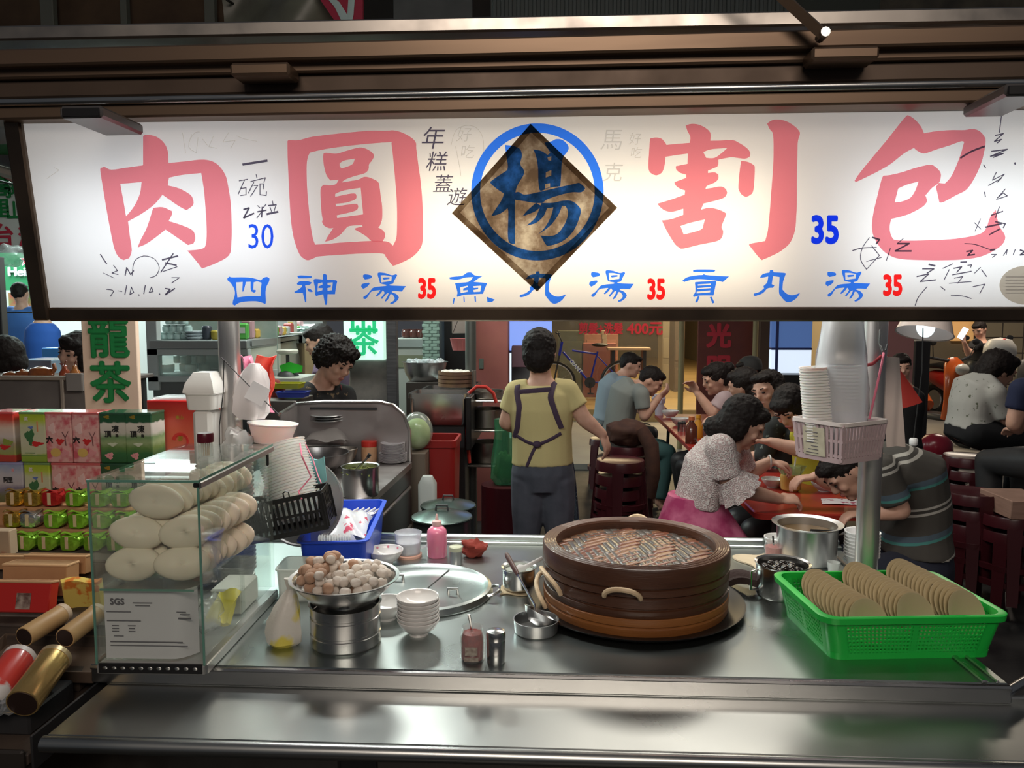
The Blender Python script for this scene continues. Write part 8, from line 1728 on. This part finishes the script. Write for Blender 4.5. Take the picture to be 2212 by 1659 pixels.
def nth(k,n):return 'topmost ' if k==n-1 else('lowest ','second lowest ','third lowest ')[k]
def stool(x,y,z,label,rz=0.0,group=None):
    global base_st
    if base_st is None:base_st=thing('plastic_stool',label,'stool',(x,y,z),rz,group);stool_parts(base_st);return base_st
    o=dup(base_st,(x,y,z),(0,0,rz),label)
    if group:o['group']=group
    elif 'group' in o:del o['group']
    return o
xs=X(1336,4.75,990)
for k in range(4):stool(xs+.004*k,4.75,.085*k,nth(k,4)+'maroon plastic stool in the glossy stack behind the steamer',.2*k,'stack of maroon stools behind the steamer')
x2=X(1356,5.5,930)
for k in range(4):stool(x2,5.5,.075*k,nth(k,4)+'maroon plastic stool in the stack under the brown jacket',.3*k,'stack of maroon stools under the jacket')
jk=thing('brown_jacket','brown jacket thrown over the stack of maroon stools','jacket',(x2,5.5,.75));brn=mat('brown_jacket_cloth',(.085,.035,.022),.85,col2=(.05,.02,.015),nscale=12,bump=.5,bscale=25)
lump('t',brn,(0,0,0),(.155,.14,.10),101,'x y z w','t',.2);o=bpy.data.objects['t'];o.name='jacket_body';o.parent=jk;del o['label'];del o['category'];o.location=(0,0,-.07)
g=G();g.tube([(.08,-.1,.06),(.15,-.14,-.05),(.17,-.13,-.25),(.15,-.12,-.42)],[.05,.055,.05,.04],12);g.ob('jacket_sleeve',brn,jk)
for px,Y,lb in((1308,7.2,'maroon plastic stool under the one in pale blue'),(1330,6.3,'maroon plastic stool under the one in grey'),(1592,5.75,'maroon plastic stool under the one with the hair bun'),(1690,4.6,'maroon plastic stool under the dark jacket'),(1775,4.15,'maroon plastic stool under the yellow top'),(1485,3.58,'maroon plastic stool under the pink skirt'),(1990,3.36,'maroon plastic stool under the striped shirt'),(1640,6.6,'maroon plastic stool under the person in the cap'),(1640,5.1,'maroon plastic stool under the person seen only by hair'),(1960,5.3,'maroon plastic stool under the person in black'),(2300,4.3,'maroon plastic stool under the dark blue shirt')):stool(X(px,Y,950),Y,0,lb)
xs=X(2095,5.0,950)
for k in range(4):stool(xs,5.0,.085*k,nth(k,4)+'maroon plastic stool in the stack under the floral blouse',.3*k,'stools under the floral blouse')
for k,(px,Y)in enumerate(((2102,4.35),(2190,4.2))):
    for j in range(3-k):stool(X(px,Y,1000),Y,.085*j,nth(j,3-k)+('maroon stool in the stack in front of the floral blouse','maroon stool in the stack carrying a wooden board')[k],.4*j,('stools before the floral blouse','stools with a wooden board')[k])
o=bxo('wooden_board',mat('pinkish_wood',(.36,.22,.17),.6,col2=(.28,.17,.13),nscale=8,stretch=(1,1,8)),X(2165,4.2),X(2260,4.2),4.05,4.35,.5465,.5465+.10,'thick pinkish wooden block on the stacked stools','wooden block')
# tableware on the far table
def bottle(px,py,Y,r_,h_,m,cm,label,name='sauce_bottle',z=TT):
    o=thing(name,label,'bottle',V(X(px,Y,py),Y,z));g=G();g.lathe([(0,0),(r_,0),(r_*1.02,.004),(r_,h_*.62),(r_*.45,h_*.78),(r_*.42,h_*.88),(0,h_*.88)],n=20);g.ob('body',m,o);g=G();g.lathe([(0,h_*.86),(r_*.55,h_*.86),(r_*.5,h_),(0,h_)],n=16);g.ob('cap',cm,o);return o
soy=mat('soy_sauce',(.10,.025,.015),.15,coat=.5)
bottle(1494,905,5.36,.040,.19,soy,mat('orange_cap',(.45,.12,.04),.4),'dark soy sauce bottle on the farther red table');bottle(1509,895,5.6,.034,.17,mat('orange_bottle',(.55,.24,.02),.3),mat('orange_cap2',(.62,.28,.02),.4),'orange squeeze bottle on the farther red table')
for k,px in enumerate((1471,1480)):o=thing('table_shaker',('steel table shaker on its own side of the pair','steel table shaker next to the soy bottle')[k],'shaker',V(X(px,5.9),5.9+.02*k,TT));g=G();g.lathe([(0,0),(.018,0),(.018,.06),(0,.06)],n=16);g.ob('body',steel,o);g=G();g.lathe([(0,.058),(.019,.058),(.019,.072),(.012,.08),(0,.08)],n=16);g.ob('lid',dark,o)
bwl=G().lathe(bowl_prof(.075,.035,.06),n=28).data('soup_bowl',white_por)
for px,py,Y,lb in((1424,870,6.25,'white soup bowl in front of the person in grey'),(1438,862,6.75,'white soup bowl in front of the person in pale blue'),(1528,880,5.7,'white soup bowl in front of the hair bun')):
    o=bpy.data.objects.new('soup_bowl',bwl);C.objects.link(o);o.location=(max(1.06,X(px,Y)),Y,TT);tag(o,lb,'bowl')
for k,(px,Y)in enumerate(((1535,5.35),(1548,5.27))):o=G().lathe([(0,0),(.06,0),(.085,.010),(.082,.012),(0,.004)],n=28).ob('side_plate',white_por,None,(X(px,Y),Y,TT+.0+.013*k));tag(o,('white plate near the orange bottle','upper white plate near the orange bottle')[k],'plate')
o=bxo('tissue_pack',mat('grey_pack',(.42,.42,.42),.6),1.22,1.36,5.24,5.31,TT,TT+.03,'flat pale tissue pack at the edge of the farther table','tissue pack')
dr=thing('iced_drink','white plastic drink cup with crumpled bag on the farther table','drink',V(X(1440,6.5),6.9,TT));g=G();g.lathe([(0,0),(.035,0),(.045,.13),(.043,.13),(.033,.004),(0,.004)],n=20);g.ob('cup',mat('cloudy_cup',(.55,.50,.58),.3),dr);bagf([(.045,.11,0,0,1),(.055,.15,0,0,1),(.04,.19,0,0,1)],22,wob=.2).ob('bag',mat('lilac_film',(.55,.50,.60),.3),dr)
# tableware on the near table
zt_=TT
def near(px,py):p=az(px,py,zt_);return V(max(p.x,1.0),max(3.5,p.y),zt_)
o=bpy.data.objects.new('soup_bowl',bwl);C.objects.link(o);o.location=near(1668,1052);o.scale=(.75,.75,.75);tag(o,'small white bowl beside the yellow drink bag','bowl')
o=bpy.data.objects.new('soup_bowl',bwl);C.objects.link(o);o.location=near(1780,1060);o.scale=(.85,.85,.7);tag(o,'wide cream bowl in front of the striped shirt','bowl')
g=G();g.lathe([(0,.03),(.058,.035),(.058,.037),(0,.037)],n=20);g.ob('soup',mat('pale_soup',(.45,.36,.18),.2),o)
db=thing('drink_bag','yellow drink in a clear tied bag with a white straw','drink',near(1708,1060));bagf([(.035,0,0,0,.8),(.048,.01,0,0,.8),(.052,.05,0,0,.8),(.054,.075,0,0,.8),(.050,.085,0,0,.8)],33,wob=.03).ob('drink',mat('mango_drink',(.62,.38,.10),.25,sss=.2),db);bagf([(.05,.086,0,0,.8),(.06,.11,0,0,.7),(.066,.13,0,0,.5)],34,wob=.12).ob('bag',mclear('pale_green_film',(.55,.70,.35),.2,.45),db);g=G();g.tube([(.01,0,.06),(.02,0,.17)],.004,8);g.ob('straw',white_pl,db)
bottle(1597,985,3.95,.035,.16,soy,mat('steel_cap',(.4,.4,.4),.3,.9),'dark soy sauce bottle behind the lace blouse')
fly=near(1815,1085);o=G().sheet(lambda u,v:(.19*(u-.5)+.02*v,.11*(v-.5),.001+.003*math.sin(4*u)),8,4,.001).ob('flyer',mat('printed_flyer',(.60,.56,.58),.7,col2=(.30,.05,.10),nscale=26,lo=.56,hi=.60),None,fly+V(.0,0,.001),(0,0,R(-6)));tag(o,'printed paper flyer on the near red table','flyer')

# ---------------------------------------------------------------- bicycle
Yb=12.0;bk=thing('bicycle','blue bicycle with white maker name on the down tube, parked by the pavement','bicycle',V(X(1270,Yb),Yb,.245));q=bk.location;bf=mat('blue_frame',(.008,.02,.33),.25,coat=.5)
B=lambda x,y:at(x,y,Yb)-q
zb0=.33
hd,bb_,st_,ra=B(1212,752),B(1274,826),B(1291,765),B(1345,826)
for a_,b__,r_ in((B(1236,757),st_,.016),(B(1216,760),bb_,.019),(st_+V(0,0,.04),bb_,.015),(bb_,ra,.010),(st_+V(0,0,-.03),ra,.009),(B(1214,738),B(1208,768),.022)):g=G();g.tube([a_,b__],r_,10);g.ob('frame_tube',bf,bk)
fa=B(1196,828)
for c_,nm in((ra,'rear'),(fa,'front')):
    g=G();g.tube([c_+V(.33*math.cos(k*math.pi/16),0,.33*math.sin(k*math.pi/16))for k in range(32)],.020,8,closed=True);ty=g.ob('tyre',black,bk)
    g=G();g.tube([c_+V(.305*math.cos(k*math.pi/16),0,.305*math.sin(k*math.pi/16))for k in range(32)],.010,6,closed=True);g.ob('wheel_rim',alum,ty)
    for k in range(12):a=k*math.pi/6;G().tube([c_,c_+V(.3*math.cos(a),0,.3*math.sin(a))],.0015,4).ob('spoke',alum,ty)
g=G();g.tube([B(1208,768),fa],.014,8);g.ob('fork',dark,bk);g=G();g.tube([B(1214,738),B(1207,722),B(1200,718)],.012,8);g.tube([B(1207,720)+V(0,-.26,0),B(1207,720)+V(0,.26,0)],.013,8);g.ob('handlebar',dark,bk)
g=G();g.ell(B(1296,745),(.13,.07,.03),14,8);g.ob('saddle',black,bk);g=G();g.lathe([(0,-.01),(.085,-.01),(.085,.01),(0,.01)],n=24,M=Matrix.Translation(bb_+V(0,-.03,0))@ Matrix.Rotation(R(90),4,'X'));g.ob('chainring',dark,bk);g=G();g.tube([bb_+V(0,-.05,0),bb_+V(.01,-.05,-.17)],.012,6);g.box(bb_+V(.01,-.08,-.17),(.09,.07,.02));g.ob('crank',dark,bk)
dtv=(bb_-B(1216,760));mid=B(1216,760)+dtv*.48+V(0,-.021,0);lettering('lettering','GIANT',.085,wpt,bk,facing(mid,dtv,V(-dtv.z,0,dtv.x)if dtv.x>0 else V(dtv.z,0,-dtv.x)),.003,z=.001)
# ---------------------------------------------------------------- hair salon front and shop interior
gl=thing('salon_notice','red price lettering on clear shop glass above the bicycle','shop window',V(X(1330,12.8),12.8,.245));zc=Z(711,12.8)-.245
bxo('pane',mclear('shop_glass',(.9,.9,.85),.03,.06),X(1180,12.8),X(1470,12.8),12.8,12.812,.245,2.4,par=gl);rl=mat('notice_red',(.50,.03,.06),.5)
lettering('lettering','剪髮+洗髮',.20,rl,gl,facing((X(1297,12.8)-gl.location.x,-.004,zc),(1,0,0)),.006,sx=.80);lettering('lettering','400元',.235,rl,gl,facing((X(1392,12.8)-gl.location.x,-.004,zc),(1,0,0)),.008)
Yp=9.4;rp=thing('red_poster_board','tall dark red board with bright red characters by the eating area','board',V(X(1575,Yp),Yp,.06));wr_=X(1640,Yp)-X(1502,Yp)
g=G();zt9=2.3;g.box((0,.02,zt9/2),(wr_,.05,zt9),.006);g.ob('board',mat('dark_red_board',(.14,.028,.018),.6,col2=(.10,.02,.015),nscale=3),rp);bl_red=mat('bright_red_paint',(.48,.018,.035),.5)
lettering('lettering','光',.30,bl_red,rp,facing((X(1551,Yp)-rp.location.x,-.006,Z(728,Yp)-.06),(1,0,0)),.014);lettering('lettering','明',.30,bl_red,rp,facing((X(1551,Yp)-rp.location.x,-.006,Z(795,Yp)-.06),(1,0,0)),.014)
for px,Y,lb in((1471,9.0,'thin ochre post between bicycle and red board'),(1630,9.0,'pale thin post beside the red board')):o=G().tube([(X(px,Y),Y,.06),(X(px,Y),Y,3.0)],.032,10).ob('thin_post',mat('ochre_post',(.24,.19,.09),.5));tag(o,lb,'post')
bxo('timber_post',mat('brown_post',(.09,.05,.03),.6),X(1640,9.2),X(1662,9.2),9.2,9.3,.06,2.8,'brown timber post beside the glowing white cabinet','post')
lc_=thing('lit_cabinet','glowing white and blue framed cabinet at the edge of the shop','light panel',V(X(1705,7.4),7.4,0));zk=Z(750,7.4)
bxo('white_panel',mat('lit_white2',(.72,.84,1.0),.4,emit=.8),X(1664,7.4),X(1752,7.4),7.4,7.46,.7,zk-.02,par=lc_);bxo('blue_panel',mat('dim_blue',(.10,.20,.50),.4,emit=.35),X(1664,7.4),X(1752,7.4),7.4,7.46,zk,2.4,par=lc_);bxo('cross_trim',mat('navy_trim',(.02,.03,.12)),X(1664,7.4),X(1752,7.4),7.38,7.47,zk-.02,zk,par=lc_);bxo('upright_trim',mat('navy_trim',(.02,.03,.12)),X(1673,7.4),X(1679,7.4),7.38,7.4,.7,2.4,par=lc_);bxo('plinth',dark,X(1664,7.4),X(1752,7.4),7.4,7.5,0,.7,par=lc_)
bxo('black_bin',black,X(1685,7.0),X(1742,7.0),6.9,7.15,0,Z(806,7.0),'black bin in front of the glowing white cabinet','bin')
# shop furniture far inside
for k,(x0_,x1_,y_,top,c_,lb)in enumerate(((1205,1260,13,735,(.12,.12,.07),'dark green display shelf deep in the shop'),(1262,1335,14,742,(.36,.15,.10),'pinkish counter deep in the shop'),(1430,1455,15,700,(.32,.28,.20),'pale cupboard deep in the shop'),(1456,1478,14,712,(.10,.07,.05),'brown chair shaped cabinet deep in the shop'))):
    o=bxo('shop_cabinet',mat('shop_cab_%d'%k,c_,.6),X(x0_,y_),X(x1_,y_),y_,y_+.6,.245,Z(top-20,y_),lb,'cabinet')
    for j in range(2):g=G();g.box((0,-.305,.25+.5*j),((X(x1_,y_)-X(x0_,y_))*.86,.01,.38),.004);g.ob('door',mat('shop_cab_door_%d'%k,tuple(v*1.25 for v in c_),.6),o)
for k,(px,py)in enumerate(((1310,718),(1292,728),(1302,736))):o=bxo('paper_box',mat('cream_box',(.62,.48,.34),.6),X(1297,13.2)+.01*k,X(1307,13.2)+.01*k,13.02,13.3,Z(741,13.2)+.073*(2-k),Z(741,13.2)+.073*(3-k),('topmost','middle','lowest')[k]+' cream paper box on the red shelf deep in the shop','box')
bxo('red_shelf',mat('red_shelf',(.36,.07,.05),.6),X(1255,13.1),X(1330,13.1),13.0,13.4,.245,Z(741,13.2),'red shelf unit deep in the shop','shelf')
tb2=bxo('wood_table',mat('pale_wood_top',(.50,.34,.22),.5),X(1310,12.6),X(1400,12.6),12.3,12.7,Z(755,12.5),Z(750,12.5),'pale wooden table behind the bicycle','table')
for x in(-.25,.25):g=G();g.box((x,0,(.245-Z(755,12.5))/2),(.05,.3,Z(755,12.5)-.245));g.ob('leg',dark,tb2)

# ---------------------------------------------------------------- scooter bay
pk_w=mat('dusty_pink_wall',(.26,.12,.12),.8)
g=G();g.box((0,0,1.5),(X(1972,6.6)-X(1905,6.6),.2,3.0));struct(g.ob('wall_dusty_pink',pk_w,None,(X(1938,6.6),6.7,0)))
g=G();g.box((0,0,1.5),(2.6,.2,3.6));struct(g.ob('wall_beige',mat('beige_wall',(.22,.18,.12),.8),None,(X(2085,12.7),12.9,0)))
tw=G();tw.box((0,0,1.5),(1.6,.2,3.4));tw=struct(tw.ob('wall_tiled',mat('dark_grout',(.06,.05,.04),.8),None,(X(2230,12.2),12.3,0)));td2=G().box((0,0,0),(.30,.010,.22),.004).data('tile',mat('beige_tile',(.26,.22,.15),.5))
for j in range(10):
    for i in range(5):o=bpy.data.objects.new('tile',td2);C.objects.link(o);o.parent=tw;o.location=(-.64+.32*i,-.104,.2+.24*j)
o=bxo('lit_shop_sign',mat('warm_lit',(.75,.40,.14),.5,emit=.55),X(2055,12.7),X(2165,12.7),12.72,12.79,Z(735,12.7),Z(655,12.7),'warm orange lit shop sign beyond the scooters','sign');g=G();g.box((.12,-.04,.18),(.26,.01,.14));g.ob('picture_panel',mat('orange_lit',(.65,.18,.04),.5,emit=.5),o)
bxo('dark_cabinet',mat('dark_cab',(.03,.03,.032),.5),X(1976,7.0),X(2008,7.0),7.0,7.3,0,Z(735,7.0),'dark cabinet beside the dusty pink wall','cabinet')
lsh=thing('hanging_lamp','white enamel lamp shade hanging tilted beside the steel post','lamp',at(2000,703,2.6));Tl=Matrix.Rotation(R(14),4,'Y')@ Matrix.Rotation(R(-12),4,'X')
g=G();g.lathe([(.026,.068),(.048,.052),(.073,.018),(.086,-.026),(.089,-.028),(.084,-.026),(.070,.016),(.045,.047),(.024,.063)],n=36,M=Tl);g.ob('shade',mat('enamel_white',(.62,.52,.48),.35),lsh);g=G();g.ell((0,0,-.005),(.028,.028,.035),14,10,M=None);g.ob('bulb',mat('bulb_glow',(.80,.95,1.0),.3,emit=1.6),lsh);g=G();g.tube([(0,0,.05),(0,0,2.18-lsh.location.z)],.006,6);g.lathe([(0,.03),(.022,.03),(.022,.07),(0,.08)],n=14);g.ob('cord',black,lsh)
g=G();g.tube([at(1994,708,2.58)-lsh.location,at(1992,800,2.58)-lsh.location,at(1974,945,2.58)-lsh.location],.002,5);g.ob('pull_string',cb,lsh)
o=G().lathe([(0,0),(.010,0),(.013,.004),(.013,.020),(.010,.024),(0,.024)],n=14).ob('pull_knob',white_pl,lsh);o.location=at(1973,962,2.58)-lsh.location
def scooter(label,px,Y,body_m,rz,sc=1.0):
    s_=thing('motor_scooter',label,'scooter',V(X(px,Y),Y,.06),rz);dk=mat('scooter_dark',(.02,.02,.022),.4)
    for x in(-.62,.62):g=G();g.tube([(x+.21*math.cos(k*math.pi/12),0,.25+.21*math.sin(k*math.pi/12))for k in range(24)],.045,10,closed=True);ty=g.ob('tyre',black,s_);g=G();g.lathe([(0,-.02),(.15,-.03),(.17,0),(.15,.03),(0,.02)],n=20,M=Matrix.Translation((x,0,.25))@ Matrix.Rotation(R(90),4,'X'));g.ob('wheel_hub',alum,ty)
    g=G();eloft(g,[(V(.85,0,.62),.06,.05),(V(.62,0,.60),.15,.12),(V(.30,0,.55),.17,.17),(V(.05,0,.48),.15,.15),(V(-.05,0,.42),.12,.10)],V(0,1,0));g.ob('rear_body',body_m,s_)
    g=G();eloft(g,[(V(-.42,0,.32),.16,.05),(V(-.48,0,.55),.19,.06),(V(-.46,0,.82),.17,.08),(V(-.42,0,.98),.13,.08),(V(-.40,0,1.05),.07,.04)],V(0,1,0));g.ob('front_shield',body_m,s_)
    g=G();g.box((-.2,0,.33),(.42,.26,.08),.03);g.ob('footboard',dk,s_);g=G();eloft(g,[(V(.85,0,.76),.09,.03),(V(.5,0,.79),.14,.05),(V(.1,0,.75),.12,.05),(V(0,0,.70),.08,.03)],V(0,1,0));g.ob('seat',black,s_)
    g=G();g.tube([(-.36,-.33,1.06),(-.42,-.12,1.02),(-.42,.12,1.02),(-.36,.33,1.06)],.018,8);g.ob('handlebar',dk,s_);g=G();g.ell((-.54,0,.92),(.05,.10,.07),14,10);g.ob('headlight',mat('lens',(.45,.45,.42),.1),s_);g=G();g.tube([(-.46,0,.4),(-.62,0,.25)],.03,8);g.ob('fork',dk,s_);g=G();eloft(g,[(V(-.88,0,.40),.03,.02),(V(-.66,0,.50),.07,.03),(V(-.45,0,.42),.07,.03)],V(0,1,0));g.ob('front_fender',body_m,s_)
    for e in(-1,1):g=G();g.tube([(-.38,e*.28,1.05),(-.42,e*.34,1.2)],.006,6);g.ell((-.42,e*.34,1.24),(.012,.06,.04),12,8);g.ob('mirror',dk,s_)
    return s_
org=mat('orange_paint',(.48,.085,.012),.25,coat=.5);rdp=mat('red_paint',(.42,.02,.012),.25,coat=.5)
scooter('bright orange scooter parked beside the dusty pink wall',1996,9.8,org,R(112));scooter('red scooter parked next to the orange one',2085,11.7,rdp,R(100));scooter('dark grey scooter under the white helmet',2164,9.4,mat('grey_scooter',(.06,.055,.05),.4),R(96))
hm=thing('helmet','plain white open helmet hung on the scooters above the floral blouse','helmet',at(2160,750,8.95));hm.location.z=1.205;hm.scale=(1.3,1.3,1.3);g=G();g.lathe([(.115,-.06),(.128,-.01),(.122,.05),(.085,.105),(0,.125)],n=28);g.lathe([(.105,-.06),(.118,-.01),(.112,.05),(.078,.096),(0,.114)],n=28);g.ob('shell',mat('helmet_white',(.62,.60,.56),.3),hm);g=G();g.tube([(-.12,-.05,-.05),(-.05,-.12,-.06),(.05,-.12,-.06),(.12,-.05,-.05)],.012,8);g.ob('trim',mat('grey_trim',(.3,.28,.26),.5),hm);g=G();g.ell((0,-.06,.108),(.014,.014,.010),10,8);g.ob('button',redp,hm)
o=thing('red_helmet','dark red round helmet on the ground by the orange scooter','helmet',at(2025,890,6.4)*1.0);o.location.z=.45;g=G();g.lathe([(.11,0),(.13,.06),(.12,.13),(.08,.18),(0,.2)],n=24);g.ob('shell',mat('dark_red_shell',(.22,.015,.03),.25),o);g=G();g.lathe([(.112,.0),(.132,.03),(.133,.045),(.113,.012)],n=24);g.ob('stripe',white_pl,o);g=G();g.box((0,0,-.225),(.24,.24,.45),.02);g.ob('crate_under',dark,o)
